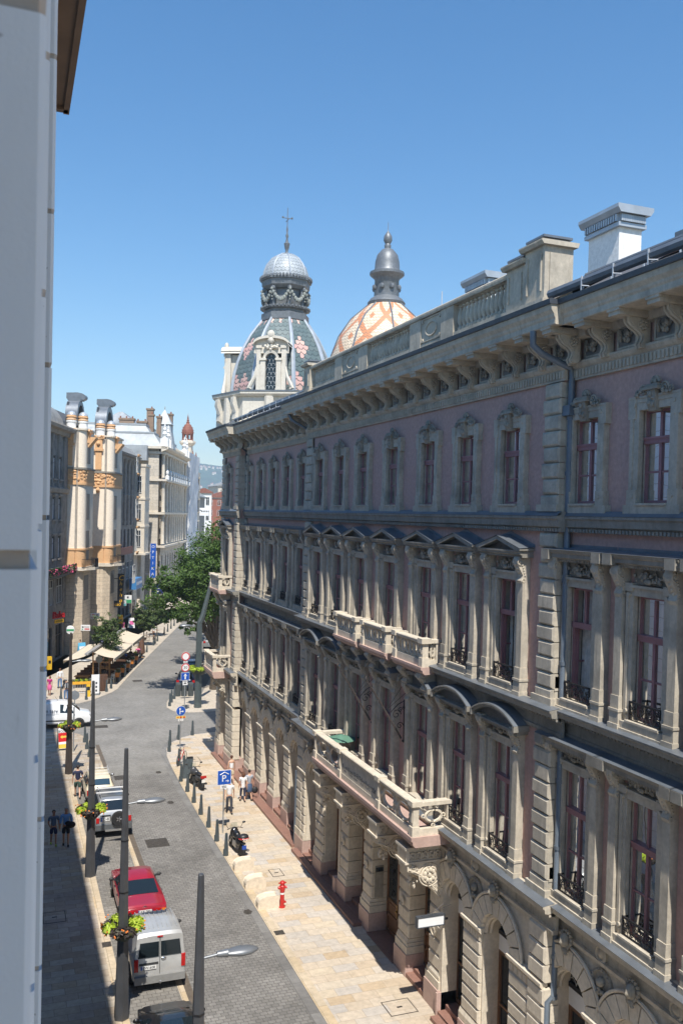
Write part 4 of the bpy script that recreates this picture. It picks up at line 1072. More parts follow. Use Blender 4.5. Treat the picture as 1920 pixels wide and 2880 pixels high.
def door(y, w, h, z0, big):
    b = MB(); b.box(-.06, .0, -w, w, 0, h)
    for s_ in (-1, 1):
        for q in ((.12, .16, h*.30-.1, 0), (.12, .0, .35, h*.28)): pass
        y0, y1 = sorted((s_*.05, s_*(w-.05)))
        b.box(-.10, -.05, y0, y0+.12, .05, h-.05); b.box(-.10, -.05, y1-.12, y1, .05, h-.05)
        for za in (.05, h*.16, h*.30, h-.2): b.box(-.10, -.05, y0, y1, za, za+.12)
        b.box(-.09, -.05, y0+.2, y1-.2, h*.19+.1, h*.29)
    b.box(-.12, -.05, -.03, .03, 0, h)
    g = MB()
    for s_ in (-1, 1):
        y0, y1 = sorted((s_*.2, s_*(w-.2))); g.box(-.085, -.055, y0, y1, h*.34, h-.3, 0)
        for k in range(5): scroll(g, (-.1, (y0+y1)/2, h*.40+k*(h*.5)/5), min(.16, (y1-y0)*.5), 1.5, .016, 1 if k % 2 else -1, 0, 1, 12)
    pts = [(-.13, .0+.17*math.cos(a)-w*.5, h*.58+.26*math.sin(a)) for a in [i*PI/8 for i in range(17)]]; b.tube(pts, .04, 6)
    o = P_door(b, y, z0); inst('door_glass', g.mesh('door_glass', ['dark_glass', 'iron']), o)
    k = MB(); k.ball((-.16, .1, h*.28), .05); k.box(-.14, -.1, .07, .13, h*.22, h*.34); inst('handle', k.mesh('handle', 'brass', 40), o)
def P_door(b, y, z0): return PI_('entrance_door', b.mesh('entrance_door', 'wood_door'), 13.70, y, z0)
door(29.38, 1.15, 4.0, .06, True); door(26.53, .76, 3.8, .30, False); door(32.3, .76, 3.8, .30, False)
b = MB(); b.box(13.08, 13.10, -.19+27.72, .19+27.72, 0, 0)
# plaques on the piers
b = MB(); b.box(13.15, 13.50, 30.60, 30.625, 1.3, 2.5, 0); b.box(13.17, 13.48, 30.585, 30.60, 2.28, 2.44, 1); P(b, 'notice_case', ['stone_relief', 'dark_glass'])
# ---- balconies
def pierced_panel(mb, ya, yb, z0, z1, x, kind):
    """stone panel of ovals and scrolls in a frame, open between"""
    n = max(2, round((yb-ya)/.30)); st = (yb-ya)/n; h = z1-z0
    if kind == 'ovals':
        for i in range(n):
            c = ya+(i+.5)*st
            mb.tube([(x, c+st*.40*math.cos(a), z0+h/2+h*.36*math.sin(a)) for a in [k*PI/6 for k in range(13)]], .035, 5)
            for q in (-1, 1): mb.ball((x, c, z0+h/2+q*h*.44), .05, 0, 6, 4)
            mb.tube([(x, c+st*.5, z0), (x, c+st*.5, z1)], .03, 5)
    else:
        m = max(1, round((yb-ya)/1.2)); st = (yb-ya)/m
        for i in range(m):
            c = ya+(i+.5)*st
            mb.tube([(x, c+st*.36*math.cos(a), z0+h/2+h*.38*math.copysign(abs(math.sin(a))**.7, math.sin(a))) for a in [k*PI/10 for k in range(21)]], .045, 5)
            for q in (-1, 1):
                mb.ball((x, c+q*st*.42, z0+h/2), .09, 0, 7, 5); mb.ball((x, c, z0+h/2+q*h*.42), .07, 0, 7, 5)
                for r in (-1, 1): scroll(mb, (x, c+q*st*.33, z0+h/2+r*h*.33), .09, 1.3, .03, q)
        for i in range(1, m): mb.tube([(x, ya+i*st, z0), (x, ya+i*st, z1)], .05, 6)
def side_panel(mb, xa, xb, z0, z1, y, kind):
    h = z1-z0; c = (xa+xb)/2; w = (xb-xa)/2
    mb.tube([(c+w*.62*math.cos(a), y, z0+h/2+h*(.26 if kind == 'wide' else .34)*math.sin(a)) for a in [k*PI/8 for k in range(17)]], .05, 5)
    for k in range(4):
        a = k*PI/2; px, pz = c+w*.78*math.cos(a), z0+h/2+h*.42*math.sin(a)
        mb.tube([(px+.055*math.cos(q), y, pz+.055*math.sin(q)) for q in [j*PI/4 for j in range(9)]], .025, 5)
def balcony(y0, y1, xf, xw, zs0, zs1, zr, posts, kind, consoles, text=None, mat='stone_light', slab='granite_pink'):
    yc = (y0+y1)/2
    root = P(MBbox(xf, xw, y0, y1, zs0, zs1), 'balcony', slab)
    b = MB()
    for ya, yb in zip(posts, posts[1:]):
        p0, p1 = ya+.13, yb-.13
        b.box(xf+.10, xf+.24, p0, p1, zs1, zs1+.22); b.prof([(xf+.05, zr-.12), (xf+.03, zr-.03), (xf+.05, zr), (xf+.31, zr), (xf+.31, zr-.12)], p0, p1)
        if not (text and ya == posts[1]): pierced_panel(b, p0, p1, zs1+.22, zr-.12, xf+.17, kind)
        else: b.box(xf+.11, xf+.22, p0, p1, zs1+.2, zr-.1)
    for s_, y in ((-1, y0+.16), (1, y1-.16)):
        b.box(xf+.3, xw, y-.07, y+.07, zs1, zs1+.22); b.box(xf+.26, xw, y-.13, y+.13, zr-.12, zr)
        side_panel(b, xf+.36, xw-.12, zs1+.22, zr-.12, y, 'wide' if kind != 'ovals' else 'tall')
        b.box(xw-.14, xw, y-.10, y+.10, zs1, zr-.1)
    o = P(b, 'parapet', mat, root, smooth=40)
    b = MB()
    for y in posts:
        b.box(xf+.04, xf+.30, y-.13, y+.13, zs1, zs1+.30); b.box(xf+.07, xf+.27, y-.10, y+.10, zs1+.30, zr-.12); b.box(xf+.0, xf+.34, y-.17, y+.17, zr-.12, zr+.04)
        b.box(xf+.055, xf+.07, y-.05, y+.05, zs1+.42, zr-.26)
    P(b, 'post', mat, root)
    return root
def MBbox(xf, xw, y0, y1, z0, z1):
    b = MB(); h = z1-z0
    b.prof([(xf, z1), (xf-.0, z1-h*.35), (xf+.05, z1-h*.42), (xf+.06, z1-h*.7), (xf+.14, z0), (xw, z0), (xw, z1)], y0, y1)
    n = int((y1-y0)/.14)
    for q in range(n): b.box(xf+.16, xf+.24, y0+.03+q*.14, y0+.10+q*.14, z0-.05, z0)
    return b
ZB0, ZB1, ZBR = 5.56, 5.88, 6.94
BR = balcony(24.45, 34.0, 11.68, 13.05, ZB0, ZB1, ZBR, [24.62, 27.3, 31.0, 33.83], 'wide', 0, True)
b = MB(); b.lathe([(0, 0)], seg=3) if False else None
tm = frame((11.785, 29.15, 6.36), (0, -1, 0), (0, 0, 1))
vs, fs = text_mesh('Pesti Hazai Első Takarékpénztár', .30, .006)
w_ = max(v[0] for v in vs)-min(v[0] for v in vs); k_ = 3.2/w_
b.add([tuple(tm @ Vector((x*k_, y*1.05, z))) for x, y, z in vs], fs)
P(b, 'inscription', 'stone_frieze', BR)
for yc in (26.70, 29.65, 32.53):
    y0, y1 = yc-1.20, yc+1.20
    r = balcony(y0, y1, 12.36, 13.05, 10.68, 10.92, 11.80, [y0+.15, y1-.15], 'ovals', 0)
    for s_ in (-1, 1):
        m = PI_('console', ME_CON, 13.02, yc+s_*.75, 10.68); m.scale = (1.4, 1.4, .85)
for z0, z1, zr, xf in ((10.68, 10.92, 11.80, 12.15), (5.45, 5.85, 6.85, 11.9)):
    r = balcony(55.25-1.35, 55.25+1.35, xf, 13.05, z0, z1, zr, [55.25-1.2, 55.25+1.2], 'ovals', 0)
    for s_ in (-1, 1):
        m = PI_('console', ME_CON, 13.02, 55.25+s_*.9, z0); m.scale = (2.0 if z0 < 8 else 1.6, 1.5, 1.2)
# ---- flagpoles on scrolled iron brackets
def flagpole(y, label):
    t = thing('flagpole', label, 'flagpole', (13.0, y, 8.0), 0, 'bare flagpoles over the long balcony')
    b = MB(); b.tube([(-.10, .0, .0), (-.75, .12, 2.0*.55), (-1.35, .25, 2.05)], [.035, .032, .026], 8); b.lathe([(.0, 0), (.04, .0), (.045, .05), (.02, .10), (.0, .16)], (-1.36, .252, 2.06), 8)
    for q in (.35, .62): b.lathe([(.05, -.03), (.05, .03)], (-.10-1.25*q, .25*q, 2.05*q), 8)
    b.obj('pole', 'lamp_brown', t, 45)
    b = MB(); b.tube([(0, 0, -.15), (-.02, 0, 1.35)], .022, 5); b.box(-.05, .1, -.04, .04, -.12, -.06); b.box(-.05, .1, -.04, .04, 1.05, 1.11)
    for cx, cz, r in ((-.16, .45, .13), (-.30, .85, .18), (-.16, 1.0, .10)):
        b.tube([(cx+r*(1-.05*i)*math.cos(i*.5), 0, cz+r*(1-.05*i)*math.sin(i*.5)) for i in range(18)], .016, 4)
    b.tube([(-.02, 0, 1.3), (-.25, 0, 1.2), (-.5, .08, .9)], .016, 4); b.tube([(0, .1, 1.9), (-.62, .12, 1.0)], .008, 3); b.tube([(0, -.5, 1.85), (-.62, .12, 1.0)], .008, 3)
    b.obj('bracket', 'iron', t)
flagpole(28.05, 'bare flagpole on a scrolled iron bracket, nearer the lit corner of the long balcony')
flagpole(30.9, 'bare flagpole on a scrolled iron bracket above the long balcony, farther along the street')
# ---- blank white sign box on an arm
t = thing('wall_sign', 'blank white box sign with dark edges projecting over the pavement from the palace', 'sign', (13.0, 24.55, 3.05), 0)
b = MB(); b.box(-1.0, -.12, -.07, .07, 0, .28); b.obj('panel', 'white_board', t)
b = MB()
for q in ((-1.03, -.09, -.085, .085, .28, .31), (-1.03, -.09, -.085, .085, -.03, 0), (-1.03, -1.0, -.085, .085, 0, .28), (-.12, -.09, -.085, .085, 0, .28)): b.box(*q)
b.obj('edge', 'zinc_dark', t)
b = MB(); b.box(-.12, .05, -.02, .02, .1, .16); b.tube([(-.6, 0, .3), (-.1, 0, .62)], .008, 4); b.tube([(-.9, 0, .3), (.0, -.3, .7)], .006, 4); b.obj('arm', 'iron', t)
# green parasol folded table on the balcony
t = thing('balcony_umbrella', 'low green garden parasol standing at the far end of the long balcony', 'parasol', (12.55, 33.0, 5.86), 0)
b = MB(); b.lathe([(.62, .92), (.60, .95), (.02, 1.12), (0, 1.12)], seg=8, cap=False); b.obj('canopy', 'green_cloth', t)
b = MB(); b.tube([(0, 0, 0), (0, 0, 1.1)], .025, 6); b.lathe([(.18, 0), (.18, .06), (.04, .08)], seg=10); b.obj('pole', 'pipe_light', t)
for ob in bpy.data.objects:
    pass

# ------------------------------------------------------------------ the white corner building the camera leans out of
LB = thing('corner_building', 'pale rendered building close at hand with grooved pilasters and a brown eave', 'building', (-6, 20, 0))
def PL(b, name, mats, smooth=None, **kw):
    b.v = [(x+6, y-20, z) for x, y, z in b.v]; return b.obj(name, mats, LB, smooth, **kw)
b = MB(); b.box(-13, -.16, -14, .40, 0, 21.4); b.box(-13, -.16, .9, 57.0, 0, 21.4); b.box(-13, -.6, .3, 1.0, 0, 21.4); PL(b, 'wall', 'plaster_white')
b = MB(); b.box(-13, .52, -14, 6.4, 21.4, 21.75); b.box(-13, .44, 6.4, 57.4, 21.4, 21.75); PL(b, 'eave', 'plaster_white')
def strip(x1, y0, y1, zs, th, ch, dz):
    """pilaster of rendered blocks with grooves between them"""
    b = MB(); zz = []; z = zs
    while z > -.2: zz.append(z); z -= dz
    z = zs+dz
    while z < 21.4: zz.append(z); z += dz
    zz = sorted(zz); edges = [0.]+zz+[21.4+th]
    for lo, hi in zip(edges, edges[1:]):
        a, c = lo+(th/2 if lo else 0), hi-th/2
        if c-a < .05: continue
        p = [(-.3, y1), (x1, y1), (x1, y0+ch), (x1-ch*.35, y0+ch*.4), (x1-ch*1.0, y0), (-.3, y0)]
        b.prism(p, max(0, a), c)
    o = PL(b, 'pilaster', 'plaster_white', 30)
    b = MB(); b.box(-.3, x1-.6*ch-.004, y0+.006, y1, 0, 21.4)
    PL(b, 'groove', 'plaster_groove')
strip(.030, 1.00, 2.2, 15.645, .021, .007, .585)
strip(.080, 2.35, 3.4, 15.652, .020, .012, .585)
strip(.148, 3.60, 57.0, 15.665, .020, .012, .585)
b = MB(); b.box(.05, .70, 6.6, 13.55, 21.50, 21.62); b.box(.66, .74, 6.5, 13.7, 21.44, 21.72); b.box(.05, .72, 13.55, 13.66, 21.44, 21.7); PL(b, 'soffit', 'eave_brown')
b = MB(); b.tube([(.40, 13.95, 21.55), (.42, 14.0, 21.25), (.30, 14.0, 20.95), (.10, 14.0, 20.85)], [.10, .11, .11, .09], 10); PL(b, 'drain_pipe', 'pipe_light', 50)
# ------------------------------------------------------------------ the row of houses beyond the crossing
RZ = math.atan2(.3007, -.9537)
def house(name, label, s, off=0.): p = rw(s, off); return thing(name, label, 'building', (p[0], p[1], 0), RZ)
# in a house's own frame: x = -(distance towards the street), y = -(distance along the street), z up
def hw_holes(b, x, s0, s1, z0, z1, holes, depth, m=0, mr=0): wall_holes(b, x, -s1, -s0, z0, z1, [(-h[1], -h[0], h[2], h[3]) for h in holes], depth, m, mr)
WINC = {}
def win_mesh(w, h, mat, bars):
    k = (round(w, 2), round(h, 2), mat, bars)
    if k not in WINC:
        b = MB(); t = .07
        for a in ((-w, -w+t, 0, h), (w-t, w, 0, h), (-w, w, 0, t), (-w, w, h-t, h)): b.box(-.03, .05, *a)
        if bars:
            b.box(-.025, .04, -.035, .035, 0, h); b.box(-.025, .04, -w, w, h*.68-.035, h*.68+.035)
            if bars > 1:
                for q in (-.5, .5): b.box(-.02, .03, w*q-.025, w*q+.025, 0, h*.68)
        g = MB(); g.quad((.02, -w, 0), (.02, w, 0), (.02, w, h), (.02, -w, h)); WINC[k] = (b.mesh('frame', mat), g.mesh('pane', 'dark_glass'))
    return WINC[k]
def hwin(root, x, s, z0, z1, w, mat='frame_white', bars=1, sill=None, head=None, smat='stone_dark'):
    f, g = win_mesh(w, z1-z0, mat, bars)
    o = inst('window', f, root, (x, -s, z0)); inst('pane', g, o)
    if sill or head:
        b = MB()
        if sill: b.box(-.32, -.10, -w-.12, w+.12, -.16, 0); b.box(-.28, -.10, -w*.7, -w*.5, -.42, -.16); b.box(-.28, -.10, w*.5, w*.7, -.42, -.16)
        if head: b.box(-.36, -.10, -w-.16, w+.16, z1-z0+.12, z1-z0+.3); b.box(-.2, -.10, -w-.12, w+.12, z1-z0, z1-z0+.12)
        o2 = b.obj('sill', smat, o)
    return o
def mk_ashlar(name, c, c2, w, h):
    mk_pavers(name, w, h, [c, c2, c], tuple(x*.45 for x in c), .012, 0., rough=.8, wear=.12)
    t = MATS[name].node_tree
    # courses run up a wall: use height for the rows
    mp = [n for n in t.nodes if n.type == 'MAPPING'][0]; g = [n for n in t.nodes if n.type == 'NEW_GEOMETRY'][0]
    sp = N(t, 'ShaderNodeSeparateXYZ'); cb = N(t, 'ShaderNodeCombineXYZ'); ad = N(t, 'ShaderNodeMath', operation='ADD')
    L(t, g.outputs['Position'], sp.inputs[0]); L(t, sp.outputs[0], ad.inputs[0]); L(t, sp.outputs[1], ad.inputs[1]); L(t, ad.outputs[0], cb.inputs[0]); L(t, sp.outputs[2], cb.inputs[1]); L(t, cb.outputs[0], mp.inputs[0])
mk_ashlar('ashlar_cream', (.60, .50, .38), (.66, .56, .43), 1.1, .46)
mk_ashlar('ashlar_grey', (.54, .49, .41), (.62, .56, .47), 1.3, .50)
# --- dark grey house
B1 = house('grey_townhouse', 'soot-dark townhouse with white-framed mezzanine windows and a flower balcony', -1)
cols = [s for s in (-15.2, -13, -10.8, -8.6, -6.4, -4.2, -2.0, .3, 2.6, 4.9)]
H1 = []
for s in cols:
    for z in ((18.75, 21.1), (14.6, 16.9), (10.6, 12.9)): H1.append((s-.5, s+.5, *z))
MZ = [(-10.6, -8.4), (-7.6, -5.4), (-4.3, -2.1), (-1.2, .6), (1.5, 3.0), (4.2, 6.6)]
for a, c in MZ: H1.append((a, c, 5.9, 8.5))
SHP = [(-9, -5.5), (-4.6, -1.2), (.4, 2.7), (4.0, 6.6)]
for a, c in SHP: H1.append((a, c, .15, 3.7))
b = MB(); hw_holes(b, 0, -18, 7.9, 0, 24.0, H1, .25); b.box(.3, 12, -7.9, 18, 0, 23.9); b.quad((0, 18, 0), (12, 18, 0), (12, 18, 24), (0, 18, 24)); b.obj('wall', 'soot', B1)
for s in cols:
    for i, z in enumerate(((18.75, 21.1), (14.6, 16.9), (10.6, 12.9))):
        o = hwin(B1, .15, s, *z, .5, 'frame_dark', 1, True, i != 0, 'soot_light')
        c = MB(); k = .12 if i == 0 else .2; c.add([(-.06, -k*.4, .1), (-.12, k, .1), (-.04, .02, (z[1]-z[0])*.85)], [(0, 1, 2)]); c.add([(.0, -.42, .08), (.0, -.1, .08), (.0, -.1, 2.1), (.0, -.42, 2.1)], [(0, 1, 2, 3)]); c.obj('curtain', 'curtain_white', o)
for a, c in MZ: hwin(B1, .12, (a+c)/2, 5.9, 8.5, (c-a)/2, 'frame_white', 2)
for a, c in SHP: hwin(B1, .15, (a+c)/2, .15, 3.7, (c-a)/2, 'frame_dark', 2)
b = MB()
b.prof([(0, 23.2), (-.25, 23.3), (-.3, 23.7), (-.75, 23.8), (-.85, 24.1), (-.8, 24.25), (.2, 24.35)], -7.9, 18.); b.obj('cornice', 'soot_light', B1)
for k, s in enumerate([c+1.1 for c in cols]+[-16.5]):
    b = MB(); b.box(-.16, .05, -.22-s, .22-s, 17.9, 23.2); b.box(-.24, .05, -.28-s, .28-s, 22.5, 23.2); b.box(-.24, .05, -.3-s, .3-s, 17.9, 18.3); b.obj('pilaster', 'soot', B1)
b = MB(); b.prof([(0, 17.3), (-.2, 17.4), (-.3, 17.8), (0, 17.95)], -7.9, 18); b.prof([(0, 9.3), (-.2, 9.35), (-.25, 9.6), (0, 9.7)], -7.9, 18); b.obj('string_course', 'soot_light', B1)
b = MB(); n = 8
for i in range(n):
    a0, a1 = PI/2*i/n, PI/2*(i+1)/n
    b.quad((3-2.6*math.cos(a0), -7.6, 24.2+2.6*math.sin(a0)), (3-2.6*math.cos(a0), 18, 24.2+2.6*math.sin(a0)), (3-2.6*math.cos(a1), 18, 24.2+2.6*math.sin(a1)), (3-2.6*math.cos(a1), -7.6, 24.2+2.6*math.sin(a1)))
b.box(3, 10, -7.6, 18, 26.6, 26.8); b.add([(.4, -7.6, 24.2)]+[(3-2.6*math.cos(PI/2*i/n), -7.6, 24.2+2.6*math.sin(PI/2*i/n)) for i in range(n+1)]+[(10, -7.6, 26.8), (10, -7.6, 24.2)], [tuple(range(n+4))]); b.obj('roof', 'roof_grey', B1)
t = B1
b = MB(); b.box(-1.0, 0, -8.3, 2.5, 8.85, 9.0); b.box(-1.0, -.9, -8.3, 2.5, 9.0, 9.05)
for q in range(40): b.box(-.98, -.95, -8.3+q*.27, -8.27+q*.27, 9.0, 9.85)
b.box(-1., -.93, -8.3, 2.5, 9.82, 9.88); ba = b.obj('balcony', 'iron', t)
b = MB(); rnd = random.Random(4)
for i in range(260): b.ball((-1.0-rnd.uniform(0, .18), rnd.uniform(-8.2, 2.4), 9.55+rnd.uniform(-.45, .35)), rnd.uniform(.05, .11), 1 if rnd.random() < .28 else 0, 5, 3, (1, 1.3, .8))
b.obj('foliage', ['leaf_dark', 'flower_pink'], ba)
# --- cream house with two bays
B2 = house('cream_house', 'cream and orange house with two rounded bays and big horseshoe roof gables', 14)
def L2(s, off=0.): return (-off, -(s-14))
def bay(s0, s1, off, sidew, label_part):
    """one projecting bay: flat side towards the camera, rounded street corner"""
    b = MB(); pts = []; r = .70; n = 8
    x0, xf = 2.5, -off
    out = [(x0, -(s0-14)), (xf+r+.25, -(s0-14)), (xf+r+.25, -(s0-14)-.12), (xf+r, -(s0-14)-.12)]
    for i in range(n+1):
        a = PI/2*i/n; out.append((xf+r-r*math.sin(a), -(s0-14)-.12-r*(1-math.cos(a))))
    out += [(xf, -(s1-14)), (x0, -(s1-14))]
    b.prism(out, 9.4, 24.2); b.obj('bay_wall', 'cream_render', B2)
    k = MB(); k.box(xf+r+.02, xf+r+.24, -(s0-14)-.16, -(s0-14)+.012, 11.5, 24.2); k.obj('wall_slot', 'soot_light', B2)
    def ring(z0, z1, g, mat, nm):
        k = MB(); cx = sum(p[0] for p in out)/len(out); cy = sum(p[1] for p in out)/len(out)
        k.prism([(p[0]-g if p[0] < x0 else p[0], p[1]+(g if p[1] > cy else -g)) for p in out], z0, z1); return k.obj(nm, mat, B2)
    ring(9.5, 11.3, .05, 'orange_render', 'base_band'); ring(11.3, 11.5, .12, 'orange_render', 'moulding')
    ring(18.6, 20.0, .07, 'orange_render', 'frieze'); ring(20.0, 20.2, .18, 'stone_dark', 'moulding'); ring(18.35, 18.6, .13, 'orange_render', 'moulding'); ring(9.1, 9.5, .2, 'limestone', 'moulding')
    ring(24.2, 24.4, .15, 'limestone', 'parapet')
    k = MB(); rnd = random.Random(int(s0*7))
    for i in range(34): k.ball((rnd.uniform(xf+r+.2, xf+r+2.0), -(s0-14)+.09, rnd.uniform(18.75, 19.85)), rnd.uniform(.08, .2), 0, 6, 4, (1.4, .5, .8))
    for i in range(14): a = rnd.uniform(0, PI/2); k.ball((xf+r-(r+.08)*math.sin(a), -(s0-14)-.12-r+(r+.08)*math.cos(a), rnd.uniform(18.8, 19.8)), rnd.uniform(.08, .17), 0, 6, 4)
    k.obj('relief', 'orange_render', B2, 40)
    # scrolled capital with pilaster, lion mask
    for cx, cy, d in ((xf+r+.95, -(s0-14)+.1, 0), (xf-.05, -(s0-14)-r-.7, 1)):
        k = MB(); w = .55
        if d == 0:
            k.box(cx-w*.8, cx+w*.8, cy-.1, cy+.15, 22.8, 23.9); k.box(cx-w, cx+w, cy-.1, cy+.2, 22.55, 22.8); k.box(cx-w, cx+w, cy-.1, cy+.2, 23.9, 24.1)
            for q in (-1, 1): k.tube([(cx+q*(w-.1)+.28*math.cos(a)*(1-a/9), cy+.18, 24.1+.28*math.sin(a)*(1-a/9)) for a in [i*.6 for i in range(12)]], .1, 6)
            k.box(cx-.35, cx+.35, cy-.1, cy+.08, 20.4, 22.5); k.ball((cx, cy+.15, 23.4), .25, 0, 7, 5); k2 = MB(); k2.ball((cx, cy+.05, 18.0), .25, 0, 7, 5, (1, .5, 1.3)); k2.obj('mask', 'orange_render', B2, 40)
        else:
            k.box(cx-.15, cx+.1, cy-w*.8, cy+w*.8, 22.9, 23.9); k.box(cx-.2, cx+.1, cy-w, cy+w, 23.9, 24.1)
            k.box(cx-.28, cx+.05, cy-.3, cy+.3, 23.95, 24.3)
            for q in (-1, 1): k.tube([(cx-.18, cy+q*(w-.1)+.26*math.cos(a)*(1-a/9), 24.1+.26*math.sin(a)*(1-a/9)) for a in [i*.6 for i in range(12)]], .1, 6)
        k.obj('capital', 'orange_render', B2, 40)
    # squat banded turrets on the parapet
    for cx, cy in ((xf+r+.9, -(s0-14)-.45), (xf+.55, -(s0-14)-r-.55)):
        k = MB(); k.lathe([(.50, 24.3), (.50, 25.0), (.56, 25.05), (.56, 25.2), (.50, 25.22), (.50, 25.42)], (cx, cy, 0), 16); o = k.obj('turret', 'chimney_white', B2, 40)
        k = MB()
        for z in (25.25, 25.55): k.lathe([(.53, z), (.57, z+.06), (.53, z+.13)], (cx, cy, 0), 16)
        k.lathe([(.5, 25.4), (.5, 25.8)], (cx, cy, 0), 16); k.obj('band', 'orange_render', o, 40)
        k = MB(); k.lathe([(.5, 25.8), (.47, 25.95), (.3, 26.15), (.06, 26.25), (0, 26.25)], (cx, cy, 0), 16); k.obj('cap', 'zinc_light', o, 40)
    # windows on the rounded face and the orange awning-like head
    for z0, z1 in ((20.7, 23.0), (14.6, 17.4), (10.2, 13.4)):
        k = MB(); yy = -(s0-14)-r-1.0; k.box(xf-.06, xf, yy-.62, yy+.62, z0, z1); k.obj('window_recess', 'frame_dark', B2)
        hwin(B2, xf-.07, s0+r+1.0, z0+.05, z1-.05, .55, 'frame_white', 1, True, True, 'orange_render')
    k = MB(); yy = -(s0-14)-r-.9; k.prof([(xf-.05, 22.4), (xf-.75, 23.3), (xf-.85, 23.4), (xf-.85, 23.55), (xf, 23.55)], yy-.75, yy+.55); k.obj('window_hood', 'orange_render', B2)
    # balcony
    k = MB(); yy = -(s0-14)-r-1.3; k.prism([(xf+.8, -(s0-14)+.1), (xf-.3, -(s0-14)-.3), (xf-1.0, yy+.6), (xf-1.0, yy-1.0), (xf, yy-1.4), (xf+.8, yy-1.4)], 9.15, 9.4); o = k.obj('balcony', 'limestone', B2)
    k = MB(); path = [(xf+.1, -(s0-14)+.0), (xf-.35, -(s0-14)-.35), (xf-.95, yy+.6), (xf-.95, yy-1.0), (xf, yy-1.35)]
    for (ax, ay), (cx, cy) in zip(path, path[1:]):
        m_ = max(2, int(math.hypot(cx-ax, cy-ay)/.14))
        for i in range(m_): t_ = i/m_; k.tube([(ax+(cx-ax)*t_, ay+(cy-ay)*t_, 9.4), (ax+(cx-ax)*t_, ay+(cy-ay)*t_, 10.35)], .018, 4)
        for z in (9.5, 10.35): k.tube([(ax, ay, z), (cx, cy, z)], .025, 4)
    k.obj('railing', 'iron', o)
    # horseshoe gable on the roof
    k = MB(); yc = -((s0+s1)/2-14); R = (s1-s0)/2*.88; n = 16; xa, xb = xf+1.0, xf+2.3; prev = None
    def hp(rr, i): a = math.radians(-38+256*i/n); return yc+rr*math.cos(a)*.9, 25.8+rr*.95*math.sin(a)
    for i in range(n):
        (y1_, z1_), (y2_, z2_) = hp(R, i), hp(R, i+1); (y3_, z3_), (y4_, z4_) = hp(R*.72, i), hp(R*.72, i+1)
        k.add([(xa, y1_, z1_), (xa, y2_, z2_), (xb, y2_, z2_), (xb, y1_, z1_), (xa, y3_, z3_), (xa, y4_, z4_), (xb, y4_, z4_), (xb, y3_, z3_)], [(0, 1, 2, 3), (0, 4, 5, 1), (4, 7, 6, 5)])
    o = k.obj('roof_gable', 'zinc', B2, 40)
    k = MB(); zt = 25.8+R*.95
    k.prof([(xa-.25, zt-.05), (xa-.45, zt+.35), (xa-.2, zt+.75), (xa+.3, zt+.85), (xb+.2, zt+.80), (xb+.2, zt+.2), (xb, zt-.05)], yc-.42, yc+.42); k.tube([(xa-.3, yc+.5, zt+.35), (xa-.3, yc-.5, zt+.35)], .3, 10); k.obj('scroll', 'zinc', o, 40)
    k = MB(); k.box(xb-.3, xb-.1, yc-R*.7, yc+R*.7, 24.2, zt-.3); k.obj('gable_back', 'zinc_dark', o)
bay(7.0, 11.2, 1.75, 1.2, ''); bay(15.5, 20.9, 3.0, 2.0, '')
b = MB(); b.box(2.4, 12, -(21-14), -(6.9-14), 0, 24.0); b.obj('wall', 'cream_render', B2)
for (s0, s1, off) in ((7.0, 11.3, 1.6), (15.5, 21.0, 2.75)):
    b = MB(); r = .7; x0, xf = 2.5, -off; out = [(x0, -(s0-14)), (xf+r, -(s0-14)), (xf, -(s0-14)-r), (xf, -(s1-14)), (x0, -(s1-14))]
    b.prism(out, 0, 9.15); b.obj('stone_base', 'ashlar_cream', B2)
    hwin(B2, xf-.04, s0+2.2, 5.9, 8.4, .95, 'frame_white', 2); hwin(B2, xf-.04, s0+2.2, .2, 3.6, .95, 'frame_dark', 1)
    b = MB(); b.box(xf-.02, xf+.02, -(s0-14)-3.25, -(s0-14)-1.15, 5.8, 8.5); b.obj('window_recess', 'frame_dark', B2)
b = MB(); b.box(1.2, 2.4, -1.5, 2.8, 0, 4.6); o = b.obj('court_portal', 'frame_dark', B2)
b = MB(); b.box(1.1, 1.2, -1.2, 2.4, .1, 2.4); b.obj('glazing', 'dark_glass', o)
b = MB(); b.prof([(2.4, 24), (1.5, 24.1), (1.9, 25.6), (3.2, 27.0), (4.5, 27.4), (10, 27.4), (10, 24)], -7, 7); b.obj('roof', 'slate', B2)
hwin(B2, 2.36, 13.3, 6.0, 8.6, .6, 'frame_dark', 1); hwin(B2, 2.36, 13.3, 15, 17.5, .6, 'frame_white', 1); hwin(B2, 2.36, 13.3, 10.5, 13, .6, 'frame_white', 1)
# --- dark ribbed house
B3 = house('dark_house', 'weathered dark house with ribbed upper storeys, beyond the cream house', 36)
def s3(s): return s-36
cols = [22.6, 25.4, 28.2, 31.0, 33.8, 36.6, 39.4, 42.2, 45.0]
H3 = []
for s in cols:
    for z in ((18.2, 22.4), (14.2, 17.2), (10.2, 13.0)): H3.append((s3(s)-.62, s3(s)+.62, *z))
for s in cols[::1]: H3.append((s3(s)-1.1, s3(s)+1.1, 5.6, 8.2)); H3.append((s3(s)-1.15, s3(s)+1.15, .2, 3.6))
b = MB(); hw_holes(b, 0, s3(21), s3(47), 0, 23.6, H3, .3); b.box(.4, 11, -s3(50), -s3(21), 0, 23.5); b.obj('wall', 'soot', B3)
for s in cols:
    for z in ((18.2, 22.4), (14.2, 17.2), (10.2, 13.0)): hwin(B3, .2, s3(s), *z, .62, 'frame_dark', 1, z[0] < 18, False, 'soot_light')
    hwin(B3, .12, s3(s), 5.6, 8.2, 1.1, 'frame_white', 2); hwin(B3, .15, s3(s), .2, 3.6, 1.15, 'frame_dark', 1)
